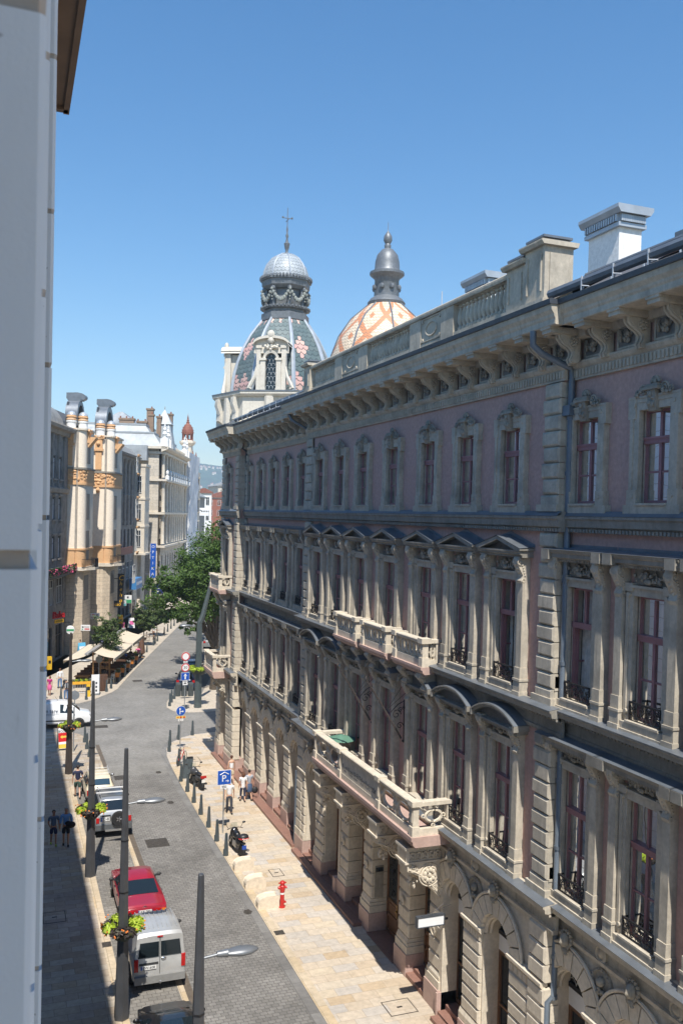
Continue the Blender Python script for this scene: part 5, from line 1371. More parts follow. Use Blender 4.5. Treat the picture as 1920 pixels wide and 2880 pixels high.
for s in [c+1.4 for c in cols[:-1]]+[21.3]:
    b = MB(); b.lathe([(.26, 13.6), (.26, 17.6), (.34, 17.8), (.34, 18.0), (.24, 18.1), (.24, 22.2), (.36, 22.4), (.42, 22.9), (.5, 23.0)], (-.12, -s3(s), 0), 10); b.obj('half_column', 'soot_light', B3, 40)
b = MB(); b.prof([(0, 22.9), (-.3, 23.0), (-.4, 23.3), (-.9, 23.45), (-1., 23.7), (0, 23.9)], -s3(47), -s3(21)); b.obj('cornice', 'soot', B3)
b = MB(); b.box(-1.1, 0, -s3(40), -s3(30), 9.6, 9.75); b.box(-1.1, -1.0, -s3(40), -s3(30), 9.75, 10.6); b.obj('balcony', 'terracotta', B3)
b = MB(); b.prof([(0, 23.8), (1.2, 25.2), (6, 25.4), (11, 23.8)], -s3(50), -s3(21)); b.obj('roof', 'roof_grey', B3)
b = MB(); b.box(-1.6, .3, -s3(50.5), -s3(46.5), 9.3, 22.4); b.box(-1.75, .3, -s3(50.6), -s3(46.4), 22.4, 22.8); b.box(-1.7, .3, -s3(50.6), -s3(46.4), 17.4, 17.7); b.box(-1.7, .3, -s3(50.6), -s3(46.4), 13.2, 13.5); b.box(-1.9, .3, -s3(50.8), -s3(46.2), 9.0, 9.3); bw = b.obj('bay', 'limestone', B3)
for z in (18.4, 14.2, 10.2):
    o = hwin(B3, 0, 0, z, z+2.6, .34, 'frame_white', 1); o.location = (-.75, -s3(46.44), z); o.rotation_euler = (0, 0, -PI/2)
b = MB(); b.box(.0, 11, -s3(54), -s3(47), 0, 22.9); b.box(-.5, .3, -s3(54), -s3(50.5), 0, 22); b.obj('annex', 'limestone', B3)
# --- pale stone palace with mansard roofs
B4 = house('limestone_palace', 'pale limestone palace with banded corner, white finials and silvery mansard roofs', 70)
s4 = lambda s: s-70
OFF4 = 2.6
cols = [58.2, 62.5, 65.3, 68.1, 70.9, 73.7, 76.5, 79.3, 83.5]
H4 = [(s4(s)-.6, s4(s)+.6, *z) for s in cols for z in ((21.6, 24.2), (16.4, 19.2), (11.2, 14.4), (5.6, 8.4))]
b = MB(); hw_holes(b, -OFF4, s4(56), s4(86), 0, 26.0, H4, .4); b.box(-OFF4+.45, 14, -s4(86), -s4(56), 0, 25.9); b.obj('wall', 'ashlar_grey', B4)
for s in cols:
    for z in ((21.6, 24.2), (16.4, 19.2), (11.2, 14.4), (5.6, 8.4)): hwin(B4, -OFF4+.3, s4(s), *z, .6, 'frame_dark', 1, z[0] < 20, z[0] < 20, 'limestone')
for s in [60.3]+[c+1.4 for c in cols[1:-1]]+[81.4, 85.6, 56.6]:
    b = MB(); b.lathe([(.36, 15.6), (.30, 15.9), (.28, 20.0), (.4, 20.3), (.4, 20.6)], (-OFF4-.25, -s4(s), 0), 10); b.lathe([(.36, 10.4), (.30, 10.6), (.28, 14.6), (.4, 14.9), (.4, 15.2)], (-OFF4-.25, -s4(s), 0), 10); b.lathe([(.3, 21.2), (.26, 21.5), (.24, 24.6), (.36, 25.)], (-OFF4-.2, -s4(s), 0), 10); b.obj('column', 'limestone', B4, 40)
    b = MB(); b.lathe([(.35, 20.9), (.35, 21.5), (.12, 21.6), (.3, 21.9), (.2, 22.4), (.05, 22.6)], (-OFF4-.75, -s4(s)-.7, 0), 8); b.obj('urn', 'chimney_white', B4, 40)
b = MB()
for z, g in ((15.2, .7), (20.6, .9), (9.8, .8), (25.0, .6)): b.box(-OFF4-g, -OFF4+.1, -s4(86.3), -s4(56)+.3, z, z+.35); b.box(-OFF4-g, 3, -s4(56), -s4(56)+.35, z, z+.35)
b.prof([(-OFF4, 25.3), (-OFF4-.5, 25.5), (-OFF4-1.1, 25.8), (-OFF4-1.2, 26.1), (-OFF4, 26.3)], -s4(86.4), -s4(56)+.9); b.box(-OFF4-1., 14, -s4(56), -s4(56)+.9, 25.8, 26.2); b.obj('cornice', 'limestone', B4)
def mansard(x0, x1, y0, y1, z0, z1, ins, mat, top=None):
    b = MB(); p = [(x0, y0, z0), (x1, y0, z0), (x1, y1, z0), (x0, y1, z0), (x0+ins, y0+ins, z1), (x1-ins, y0+ins, z1), (x1-ins, y1-ins, z1), (x0+ins, y1-ins, z1)]
    b.add(p, [(0, 1, 5, 4), (1, 2, 6, 5), (2, 3, 7, 6), (3, 0, 4, 7), (4, 5, 6, 7)])
    if top: b.box(x0+ins-.15, x1-ins+.15, y0+ins-.15, y1-ins+.15, z1-.1, z1+.2)
    return b
b = mansard(-OFF4, 14, -s4(86), -s4(55.6), 26.2, 28.4, 1.6, 0, True); b.box(-.5, 14, -s4(86), -s4(54), 23.8, 26.2); b.obj('mansard_roof', 'roof_pale', B4)
b = mansard(-.4, 12.4, -s4(84.4), -s4(57.2), 28.5, 29.8, .9, 0, True); b.obj('mansard_roof', 'roof_pale', B4)
b = mansard(2.0, 9, -s4(80), -s4(60), 29.8, 32.4, 3.2, 0); b.obj('mansard_roof', 'roof_pale', B4)
b = mansard(-OFF4-.9, -OFF4+2.6, -s4(66), -s4(62.4), 26.3, 30.6, .7, 0); b.obj('turret_roof', 'roof_pale', B4)
b = MB(); x, y, w = -OFF4+.85, -s4(64.2), 1.35; b.add([(x-w, y-w, 30.5), (x+w, y-w, 30.5), (x+w, y+w, 30.5), (x-w, y+w, 30.5), (x, y, 33.2)], [(0, 1, 4), (1, 2, 4), (2, 3, 4), (3, 0, 4), (0, 3, 2, 1)]); b.lathe([(.05, 33.1), (.1, 33.3), (.02, 33.7)], (x, y, 0), 6); b.obj('spire', 'roof_pale', B4)
for x, y, z, h, w in ((4.0, 9, 29.8, 1.3, 1.2), (1.5, 9, 29.8, .9, .8), (.2, 8, 29.8, 2.2, .45), (-1.0, 7, 29.8, 2.0, .35), (1.0, 4, 31.2, 2.2, .55), (-1.5, 5.5, 29.5, 2.0, .45), (-2.2, 3., 30.8, 1.9, .5)):
    b = MB(); b.box(x-w, x+w, y-.5, y+.5, z-1.5, z+h-.3); b.box(x-w-.12, x+w+.12, y-.6, y+.6, z+h-.3, z+h); o = b.obj('chimney', 'chimney_brick', B4)
    b = MB(); n = max(1, int(w*2.5))
    for i in range(n): b.lathe([(.14, z+h), (.12, z+h+.35)], (x-w+.3+i*(2*w-.4)/max(1, n-1 or 1), y, 0), 8)
    b.obj('chimney_pot', 'terracotta', o)
for s, o in ((56.4, .3), (60.2, .3), (82, .3), (85.6, .3)):
    b = MB(); b.box(-OFF4-.95, -OFF4+.25, -s4(s)-.6, -s4(s)+.6, 26.2, 27.5); b.lathe([(.85, 26.2), (.55, 26.9), (.5, 27.5)], (-OFF4-.35, -s4(s), 0), 4, 0, 'z', PI/4); b.lathe([(.45, 27.5), (.2, 27.8), (.42, 28.3), (.18, 28.7), (.3, 29.0), (.1, 29.4), (.16, 29.6), (.02, 30.1)], (-OFF4-.35, -s4(s), 0), 10); b.obj('finial', 'chimney_white', B4, 40)
b = MB()
for i in range(18): b.ball((-OFF4-.6, -s4(61.5+i*1.1), 26.6), .28, 0, 6, 4, (.6, 1.2, 1))
b.obj('crest', 'limestone', B4, 40)
# --- wrapped house with the brown lantern tower
B5 = house('wrapped_house', 'house front wrapped in white sheeting with a reddish-brown lantern tower', 96)
b = MB(); rnd = random.Random(3); n, m_ = 10, 16; g = {}
for i in range(n+1):
    for j in range(m_+1): g[i, j] = (-3.1-rnd.uniform(0, .5), -(-8+16*i/n), 2+25.5*j/m_)
for i in range(n):
    for j in range(m_): b.quad(g[i, j], g[i+1, j], g[i+1, j+1], g[i, j+1])
for j in range(m_): b.quad(g[0, j], (-1, 8, g[0, j][2]), (-1, 8, g[0, j+1][2]), g[0, j+1])
b.obj('sheeting', 'wrap_white', B5, 60)
b = MB(); b.box(-2.6, 10, -8, 8, 0, 27.5); b.box(-2.9, 10, -16, -8, 0, 24.5); b.obj('wall', 'limestone', B5)
for z in (20.5, 15.8, 11.): 
    for s in (9.5, 12.5): hwin(B5, -2.95, s, z, z+2.6, .6, 'frame_dark', 1, True, True, 'limestone')
tx, ty = -.75, -9.
b = MB(); b.lathe([(1.15, 24), (1.15, 30.0), (1.5, 30.3), (1.75, 30.6), (1.75, 31.0), (1.2, 31.2)], (tx, ty, 0), 8); b.obj('tower_shaft', 'limestone', B5)
b = MB()
for k in range(8):
    a = 2*PI*k/8; b.tube([(tx+1.05*math.cos(a), ty+1.05*math.sin(a), 31.2), (tx+1.05*math.cos(a), ty+1.05*math.sin(a), 32.6)], .16, 6)
    a += PI/8; b.tube([(tx+1.15*math.cos(a)*.9, ty+1.15*math.sin(a)*.9, 32.4), (tx+1.15*math.cos(a), ty+1.15*math.sin(a), 33.0)], .12, 5)
b.lathe([(1.2, 31.1), (1.3, 31.3), (1.1, 31.4)], (tx, ty, 0), 16); b.lathe([(1.22, 32.5), (1.25, 32.9), (1.2, 33.4), (1.0, 34.0), (.6, 34.6), (.32, 34.9), (.4, 35.1), (.2, 35.3), (.3, 35.6), (.12, 35.8), (.2, 36.0), (.05, 36.6), (0, 37.2)], (tx, ty, 0), 16)
for r, z in ((1.27, 32.9), (1.22, 33.4), (1.02, 34.0), (.7, 34.45)):
    for k in range(16): a = 2*PI*(k+.5*(r > 1.1))/16; b.ball((tx+r*math.cos(a), ty+r*math.sin(a), z), .11, 0, 5, 3)
b.obj('lantern', 'terracotta', B5, 40)
for dx, dy in ((-2.1, 1.2), (-2.1, -4.8)):
    b = MB(); b.lathe([(.45, 24.4), (.4, 27), (.55, 27.2), (.3, 27.6), (.1, 28.6), (0, 29.2)], (dx, ty+dy, 0), 8); b.obj('turret', 'terracotta', B5, 40)
# --- houses farther along the bend and the red brick block closing the view
def far_house(name, label, x, y, w, d, h, mat, roof, rz=.3, win=(3, 4), rh=2.2):
    t = thing(name, label, 'building', (x, y, 0), rz)
    b = MB(); b.box(-w/2, w/2, -d/2, d/2, 0, h); b.obj('wall', mat, t)
    b = MB(); b.prof([(-w/2-.4, h-.2), (-w/2-.4, h+.1), (-w*.1, h+rh), (w*.1, h+rh), (w/2+.4, h+.1), (w/2+.4, h-.2)], -d/2-.4, d/2+.4); b.obj('roof', roof, t)
    f = MB(); nx, nz = win; ww = w/nx*.22; fh = (h-4)/nz
    g, p = win_mesh(ww, fh*.55, 'frame_white', 1)
    for i in range(nx):
        for j in range(nz):
            o = inst('window', g, t, (-w/2+(i+.5)*w/nx, -d/2-.02, 4+j*fh+fh*.15), PI/2); inst('pane', p, o)
    b = MB(); b.box(-w/2-.15, w/2+.15, -d/2-.2, -d/2, h-.5, h-.2); b.box(-w/2-.1, w/2+.1, -d/2-.15, -d/2, 3.6, 3.9); b.obj('cornice', 'limestone', t)
    return t
far_house('corner_house', 'narrow grey house carrying an advert board, before the red brick block', 42.3, 224, 7, 16, 19.5, 'soot_light', 'roof_grey', -.3, (3, 4))
far_house('plain_house', 'low pale house end wall standing before the red brick block', 54.2, 262, 4.5, 14, 21.5, 'chimney_white', 'terracotta', -.2, (2, 4), 1.2)
far_house('red_brick_block', 'red brick block with rows of windows closing the far end of the street', 74.5, 305, 22, 20, 21.0, 'brick_red', 'terracotta', -.12, (8, 5), 3.)
far_house('pale_block', 'pale block with a grey roof peeping above the red brick block', 88, 345, 26, 18, 26, 'limestone', 'roof_grey', 0, (8, 5), 4.)
t = thing('advert_board', 'white advert board on the narrow grey house before the red brick block', 'sign', (44.6, 215.6, 14.9), -.3)
b = MB(); b.box(-1.3, 1.3, -.08, .08, 0, 1.9); b.obj('panel', 'white_board', t); b = MB(); b.tube([(-1.3, -.1, 1.5), (-.6, -.1, 1.3), (-.3, -.1, 1.0)], .09, 5)
for k in range(5): b.box(-.5+k*.4, -.25+k*.4, -.12, -.08, .9, 1.25)
b.obj('lettering', 'zinc_dark', t)
# --- wooded hill with villas on the horizon
b = MB(); rnd = random.Random(5); n, m_ = 60, 14; g = {}
def hz(u, v):
    k = math.sin(PI*min(1, v*1.15)*.5)
    return -2+k*(232*(.80+.24*math.sin(u*5.2+.4))+8*noise.noise((u*14, v*6, 3)))
for i in range(n+1):
    for j in range(m_+1): u, v = i/n, j/m_; g[i, j] = (-1200+3400*u, 2300+900*v, hz(u, v))
for i in range(n):
    for j in range(m_): b.quad(g[i, j], g[i+1, j], g[i+1, j+1], g[i, j+1])
struct('hills', b, 'hill_green', 60)
b = MB()
for i in range(300):
    u, v = rnd.uniform(.42, .64), rnd.uniform(.05, .6)**1.0; x, y, z = -1200+3400*u, 2300+900*v, hz(u, v); w = rnd.uniform(2, 4.5); h = rnd.uniform(3.5, 6.5)
    b.box(x-w, x+w, y-w, y+w, z-3, z+h, 0); b.add([(x-w, y-w, z+h), (x+w, y-w, z+h), (x+w, y+w, z+h), (x-w, y+w, z+h), (x, y, z+h+3)], [(0, 1, 4), (1, 2, 4), (2, 3, 4), (3, 0, 4)], 1)
o = b.obj('hillside_villas', ['limestone', 'terracotta']); o['kind'] = 'stuff'; o['label'] = 'tiny white villas scattered over the blue wooded hill'; o['category'] = 'houses'
# ------------------------------------------------------------------ house across the side street with its two domes
B6 = thing('domed_house', 'house behind the palace with a scaly slate dome and a patterned tile dome', 'building', (24.5, 84, 0), 0)
def P6(b, nm, mats, sm=None, par=None): b.v = [(x-24.5, y-84, z) for x, y, z in b.v]; return b.obj(nm, mats, par or B6, sm)
b = MB(); b.prism([(18.9, 77.0), (60, 77.0), (60, 120), (32.5, 120)], 0, 24.0); P6(b, 'wall', 'limestone')
DC = (24.45, 82.)
def octa(r, a0=PI/8): return [(DC[0]+r*math.cos(a0+k*PI/4), DC[1]+r*math.sin(a0+k*PI/4)) for k in range(8)]
A0 = math.radians(38.5)
b = MB()
for r0, r1, z0, z1 in ((6.5, 6.5, 22.5, 23.0), (6.7, 6.6, 23.0, 23.5), (6.35, 6.35, 23.5, 26.2), (6.55, 6.75, 26.2, 26.4), (6.75, 6.75, 26.4, 26.6)): b.lathe([(r0, z0), (r1, z1)], (DC[0], DC[1], 0), 8, 0, 'z', A0)
for k in range(8):
    a0, a1 = A0+k*PI/4, A0+(k+1)*PI/4
    for u in (.5,):
        x, y = DC[0]+6.35*((1-u)*math.cos(a0)+u*math.cos(a1)), DC[1]+6.35*((1-u)*math.sin(a0)+u*math.sin(a1)); b.lathe([(.45, 23.5), (.45, 26.2)], (x, y, 0), 8, 0, 'z', a0)
P6(b, 'attic', 'pedestal_white')
b = MB(); b.lathe([(6.8, 26.6), (6.8, 26.72), (5., 26.8)], (DC[0], DC[1], 0), 8, 0, 'z', A0); P6(b, 'attic_cover', 'zinc')
for u in (.2, .8):
    a0, a1 = A0+3*PI/4+0, A0+PI; x, y = DC[0]+6.35*((1-u)*math.cos(a0)+u*math.cos(a1)), DC[1]+6.35*((1-u)*math.sin(a0)+u*math.sin(a1)); b = MB()
    b.prof([(-.5, 26.2), (-.6, 25.6), (-.25, 24.8), (-.4, 24.2), (0.1, 23.9), (0.1, 26.2)], -.25, .25); b.xf(Matrix.Translation((x, y, 0)) @ Matrix.Rotation(math.radians(15), 4, 'Z')); P6(b, 'console', 'pedestal_white', 40)
R0 = 4.85
prof_d = [(R0, 26.7), (R0*1.0, 27.6), (R0*.965, 28.8), (R0*.90, 30.0), (R0*.80, 31.3), (R0*.66, 32.6), (R0*.50, 33.7), (R0*.44, 34.1)]
b = MB(); b.lathe(prof_d, (DC[0], DC[1], 0), 8, 0, 'z', A0); dome = P6(b, 'slate_dome', 'dome_tiles')
b = MB()
for k in range(8):
    a = A0+k*PI/4; b.tube([(DC[0]+(r+.02)*math.cos(a), DC[1]+(r+.02)*math.sin(a), z) for r, z in prof_d], [.24, .23, .22, .21, .2, .17, .14, .13], 6)
P6(b, 'rib', 'zinc_light', 40, dome)
def octring(b, r0, r1, z0, z1, m=0): b.lathe([(r0, z0), (r1, z1)], (DC[0], DC[1], 0), 8, m, 'z', A0)
b = MB()
for r0, r1, z0, z1 in ((2.3, 2.3, 34.0, 34.6), (2.3, 2.05, 34.6, 34.75), (2.0, 2.0, 34.75, 35.1), (2.35, 2.4, 35.05, 35.3), (2.0, 1.75, 35.3, 35.4), (1.7, 1.7, 35.3, 37.0), (2.0, 2.3, 36.9, 37.2), (2.3, 2.35, 37.2, 37.75), (2.5, 2.5, 37.75, 37.9)): octring(b, r0, r1, z0, z1)
for k in range(8):
    a = A0+k*PI/4; b.tube([(DC[0]+1.85*math.cos(a), DC[1]+1.85*math.sin(a), 35.2), (DC[0]+1.85*math.cos(a), DC[1]+1.85*math.sin(a), 37.0)], .2, 8); b.ball((DC[0]+2.05*math.cos(a), DC[1]+2.05*math.sin(a), 36.9), .24, 0, 6, 4)
for k in range(48): a = 2*PI*k/48; b.ball((DC[0]+2.42*math.cos(a), DC[1]+2.42*math.sin(a), 38.0), .13, 0, 5, 3, (1, 1, 1.4))
for k in range(40): a = 2*PI*k/40; b.ball((DC[0]+2.3*math.cos(a), DC[1]+2.3*math.sin(a), 35.2), .12, 0, 5, 3)
P6(b, 'lantern', 'dome_metal', 40)
b = MB()
for k in range(8):
    a0 = A0+k*PI/4; a1 = a0+PI/4
    for i in range(11):
        t = i/10; a = a0+(a1-a0)*t; z = 36.75-1.0*math.sin(PI*t); r = 2.15-.16*math.sin(PI*t)+.15; b.ball((DC[0]+r*math.cos(a), DC[1]+r*math.sin(a), z), .15+.06*math.sin(PI*t), 0, 6, 4)
    for i in range(4): b.ball((DC[0]+2.2*math.cos(a0), DC[1]+2.2*math.sin(a0), 36.6-.28*i), .13-.015*i, 0, 6, 4)
P6(b, 'garland', 'copper_grey', 40)
b = MB(); cap = [(2.15, 37.9), (2.1, 38.6), (1.85, 39.3), (1.35, 39.95), (.7, 40.35), (.25, 40.5)]
b.lathe(cap, (DC[0], DC[1], 0), 16); o = P6(b, 'cap_dome', 'cap_tiles', 30)
b = MB()
for k in range(8): a = A0+k*PI/4; b.tube([(DC[0]+(r+.02)*math.cos(a), DC[1]+(r+.02)*math.sin(a), z) for r, z in cap], .09, 5)
P6(b, 'rib', 'zinc_light', 40, o)
b = MB(); b.lathe([(.25, 40.4), (.12, 40.8), (.2, 41.0), (.3, 41.5), (.16, 41.6), (.08, 42.0), (.16, 42.2), (.06, 42.5), (.10, 42.8), (.04, 43.2), (.03, 44.9)], (DC[0], DC[1], 0), 8); b.tube([(DC[0]-.42, DC[1], 43.9), (DC[0]+.42, DC[1], 43.9)], .04, 5); b.tube([(DC[0], DC[1]-.42, 43.7), (DC[0], DC[1]+.42, 43.7)], .04, 5)
for q in (-1, 1): b.ball((DC[0]+q*.45, DC[1], 43.95), .11, 0, 6, 4)
P6(b, 'finial', 'dome_metal', 40)
def dormer(cx, cy, rz):
    d = MB(); T = Matrix.Translation((cx-24.5, cy-84, 26.7)) @ Matrix.Rotation(rz, 4, 'Z')
    for s_ in (-1, 1):
        d.box(s_*.72-.22, s_*.72+.22, -.12, .5, 0, 2.9); d.box(s_*.72-.3, s_*.72+.3, -.2, .5, 2.75, 2.95); d.box(s_*.72-.26, s_*.72+.26, -.16, .5, 0, .25)
        d.box(s_*1.15-.2, s_*1.15+.2, .0, .6, 0, 4.0); d.box(s_*1.12-.26, s_*1.12+.26, -.08, .6, 3.85, 4.1)
        d.tube([(s_*1.3, .1, 2.2), (s_*1.45, .1, 1.4), (s_*1.8, .1, .7), (s_*2.0, .1, .3), (s_*1.75, .1, .2)], [.12, .16, .2, .2, .12], 6)
    n = 12
    for i in range(n):
        a0, a1 = PI*i/n, PI*(i+1)/n
        d.add([(.5*math.cos(a0), -.1, 2.9+.5*math.sin(a0)), (.5*math.cos(a1), -.1, 2.9+.5*math.sin(a1)), (.72*math.cos(a1), -.15, 2.9+.75*math.sin(a1)), (.72*math.cos(a0), -.15, 2.9+.75*math.sin(a0)), (.5*math.cos(a0), .4, 2.9+.5*math.sin(a0)), (.5*math.cos(a1), .4, 2.9+.5*math.sin(a1))], [(0, 1, 2, 3), (0, 4, 5, 1)])
        y0, y1 = 1.6*math.cos(a0), 1.6*math.cos(a1); z0, z1 = 4.1+.62*math.sin(a0), 4.1+.62*math.sin(a1)
        d.add([(y0, -.3, z0), (y1, -.3, z1), (y1, -.3, z1+.22), (y0, -.3, z0+.22), (y0, 2.4, z0), (y1, 2.4, z1), (y1, 2.4, z1+.22), (y0, 2.4, z0+.22)], [(0, 1, 2, 3), (3, 2, 6, 7), (0, 4, 5, 1)])
        d.add([(y0, .1, 3.4), (y1, .1, 3.4), (y1, .1, z1), (y0, .1, z0)], [(0, 1, 2, 3)])
    for i in range(14): d.ball((random.uniform(-.6, .6), -.1, 3.9+random.uniform(-.2, .25)), random.uniform(.1, .18), 0, 6, 4)
    for s_ in (-1, 1): d.box(s_*1.0-.12, s_*1.0+.12, .5, 2.6, 0, 4.05)
    d.ball((0, -.15, 4.5), .3, 0, 7, 5); d.ball((0, -.2, 5.05), .34, 0, 7, 5, (1, .6, 1.1)); d.box(-.3, .3, -.25, .2, 4.75, 4.9)
    d.xf(T); o = d.obj('dormer', 'pedestal_white', B6, 35)
    g = MB(); g.box(-.5, .5, .25, .3, 0, 3.4, 0)
    for r in range(8):
        for c in range(-1, 2): g.tube([(c*.33+(.165 if r % 2 else 0)+.165*math.cos(a), .2, .25+r*.4+.3*math.sin(a)) for a in [PI*i/6 for i in range(7)]], .025, 4, 1)
    g.xf(T); g.obj('lattice_window', ['dark_glass', 'zinc_light'], o)
dormer(21.78, 77.19, math.radians(-29)); dormer(19.64, 84.6, math.radians(-119))
D2 = (40.4, 95.); b = MB(); pr2 = [(6.6, 30.0), (6.55, 32.0), (6.2, 34.0), (5.4, 36.2), (4.0, 38.3), (2.4, 39.7), (1.95, 40.1)]
b.lathe(pr2, (D2[0], D2[1], 0), 32); d2 = P6(b, 'tile_dome', 'dome2_tiles', 30); b = MB()
for k in range(8): a = k*PI/4+.55; b.tube([(D2[0]+(r+.03)*math.cos(a), D2[1]+(r+.03)*math.sin(a), z) for r, z in pr2], .10, 5)
P6(b, 'rib', 'zinc', 40, d2)
b = MB(); b.lathe([(2.1, 40.0), (2.2, 40.3), (1.9, 40.7), (1.45, 41.0), (1.4, 42.9), (1.6, 43.2), (2.0, 43.5), (2.0, 43.8), (1.6, 43.9), (1.45, 44.2), (1.4, 45.0), (1.2, 45.8), (.7, 46.4), (.35, 46.6), (.4, 46.9), (.3, 47.1), (.5, 47.5), (.45, 48.0), (.2, 48.4), (.04, 48.6), (.03, 49.6)], (D2[0], D2[1], 0), 16)
for k in range(8): a = k*PI/4; b.ball((D2[0]+1.5*math.cos(a), D2[1]+1.5*math.sin(a), 42.0), .32, 0, 6, 4)
P6(b, 'lantern', 'dome_metal', 40)
b = MB(); b.lathe([(6.4, 20), (6.4, 29.8), (6.9, 30.1)], (D2[0], D2[1], 0), 32); P6(b, 'drum', 'limestone')
b = MB(); b.tube([(33, 70, 24), (33, 70, 33.9)], .02, 4); 

# ------------------------------------------------------------------ street furniture
def lamp_mesh(h=8.4):
    b = MB(); b.lathe([(.245, 0), (.235, .3), (.165, 2.9), (.115, 6.0), (.065, h-.02), (.05, h)], seg=6, a0=PI/6)
    return b.mesh('post', 'lamp_grey', 20)
ME_LP = lamp_mesh()
def lamp_ring(z, r): b = MB(); b.lathe([(r+.012, z-.02), (r+.014, z+.02)], seg=6, a0=PI/6); return b.mesh('joint', 'black_paint')
ME_LJ = [lamp_ring(3.95, .148), lamp_ring(5.55, .122)]
def lamp_head():
    b = MB(); b.tube([(.05, 0, 6.66), (.42, 0, 6.70)], [.03, .03], 8); b.lathe([(.06, .36), (.085, .58)], (0, 0, 6.70), 10, 0, 'x'); 
    pr = [(.0, 0.), (.075, .02), (.105, .14), (.125, .30), (.11, .48), (.06, .62), (0, .68)]
    b.lathe([(max(r, .004), x+.56) for r, x in pr], (0, 0, 6.70), 14, 0, 'x', 0, True, 1.35, .72); b.box(.86, .866, -.006, .006, 6.7, 6.9); return b.mesh('lamp_head', 'lamp_head', 50)
ME_LH = lamp_head()
def leaf_clump(b, c, r, n, size, m=0, seed=0, flat=1., droop=0.):
    rnd = random.Random(seed)
    for i in range(n):
        d = Vector((rnd.gauss(0, 1), rnd.gauss(0, 1), rnd.gauss(0, 1)*flat)); d.normalize(); rr = r*rnd.uniform(.35, 1.0)
        p = Vector(c)+Vector((d.x*rr, d.y*rr, d.z*rr*flat))
        nrm = (d+Vector((rnd.uniform(-.7, .7), rnd.uniform(-.7, .7), rnd.uniform(-.1, 1.1)))).normalized()
        a = nrm.orthogonal().normalized(); a.rotate(Matrix.Rotation(rnd.uniform(0, 6.28), 3, nrm)); e = nrm.cross(a); s = size*rnd.uniform(.6, 1.25)
        b.add([p-a*s, p-e*s*.55-nrm*s*.12, p+a*s, p+e*s*.55-nrm*s*.12], [(0, 1, 2, 3)], m)
def basket_mesh(seed):
    b = MB(); b.lathe([(.22, 2.48), (.44, 2.72), (.46, 2.76), (.2, 2.76)], seg=16)
    f = MB(); rnd = random.Random(seed)
    for k in range(8):
        a = 2*PI*k/8+.3; m = (0, 1, 0, 1, 0, 1, 1, 0)[k]
        leaf_clump(f, (.44*math.cos(a), .44*math.sin(a), 2.86+.04*(1-m)), .24, 210, .085 if m == 0 else .075, m, seed*10+k, .75)
    for k in range(26): a = rnd.uniform(0, 6.28); f.ball((.66*math.cos(a), .66*math.sin(a), 2.85+rnd.uniform(-.1, .2)), .03, 2, 5, 3)
    return b.mesh('bowl', 'basket', 40), f.mesh('flowers', ['leaf_lime', 'leaf_purple', 'flower_orange'])
def lamp(x, y, label, basket=True, head=True, seed=1, rz=0., mat=None):
    t = thing('street_lamp', label, 'street lamp', (x, y, 0), rz, 'tapering hexagonal street lamps')
    o = inst('post', ME_LP, t); [inst('joint', q, t) for q in ME_LJ]
    if mat: 
        o.data = ME_LP.copy(); o.data.materials[0] = MATS[mat]
    if head: inst('lamp_head', ME_LH, t)
    if basket:
        bw, fl = basket_mesh(seed); b_ = inst('flower_basket', bw, t); inst('flowers', fl, b_)
    return t
lamp(3.75, 17.6, 'dark hexagonal lamp without flowers, beside the glossy black car', False)
lamp(3.5, 27.7, 'hexagonal lamp with a full flower basket at the back corner of the silver van', True, True, 2)
lamp(3.5, 39.04, 'hexagonal lamp with a flower basket beside the off-roader with the spare wheel', True, True, 3)
lamp(3.57, 54.7, 'brownish hexagonal lamp with a flower basket in front of the white van', True, True, 4, 0, 'lamp_brown')
# --- big slanted lamp on the far street corner
t = thing('street_lamp', 'thick grey lamp whose mast bends into the big tree', 'street lamp', (14.48, 70.65, 0))
b = MB(); b.lathe([(.33, 0), (.32, .2), (.27, 3.4), (.23, 6.6), (.21, 6.9)], seg=6, a0=PI/6); b.tube([(0, 0, 6.8), (.25, 0, 7.4), (.75, .1, 9.4), (1.0, .1, 10.6)], [.22, .21, .16, .12], 6); b.obj('post', 'lamp_green', t, 25)
b = MB(); b.tube([(-.3, 0, 6.55), (-.6, 0, 6.62)], .04, 6); pr = [(.0, 0.), (.09, .05), (.16, .3), (.15, .7), (.06, 1.0), (0, 1.05)]
b.lathe([(max(r, .004), -1.6+x) for r, x in pr], (0, 0, 6.62), 12, 0, 'x', 0, True, 1.3, .7); b.obj('lamp_head', 'lamp_head', t, 50)
b = MB(); b.lathe([(.5, 2.75), (.75, 3.0), (.77, 3.05), (.5, 3.05)], seg=14); bw = b.obj('flower_basket', 'basket', t, 40)
b = MB()
for k in range(8): a = 2*PI*k/8; leaf_clump(b, (.66*math.cos(a), .66*math.sin(a), 3.2), .30, 150, .10, 0 if k in (4, 5, 6, 7, 3) else 1, 60+k, .75)
b.obj('flowers', ['leaf_lime', 'leaf_purple'], bw)
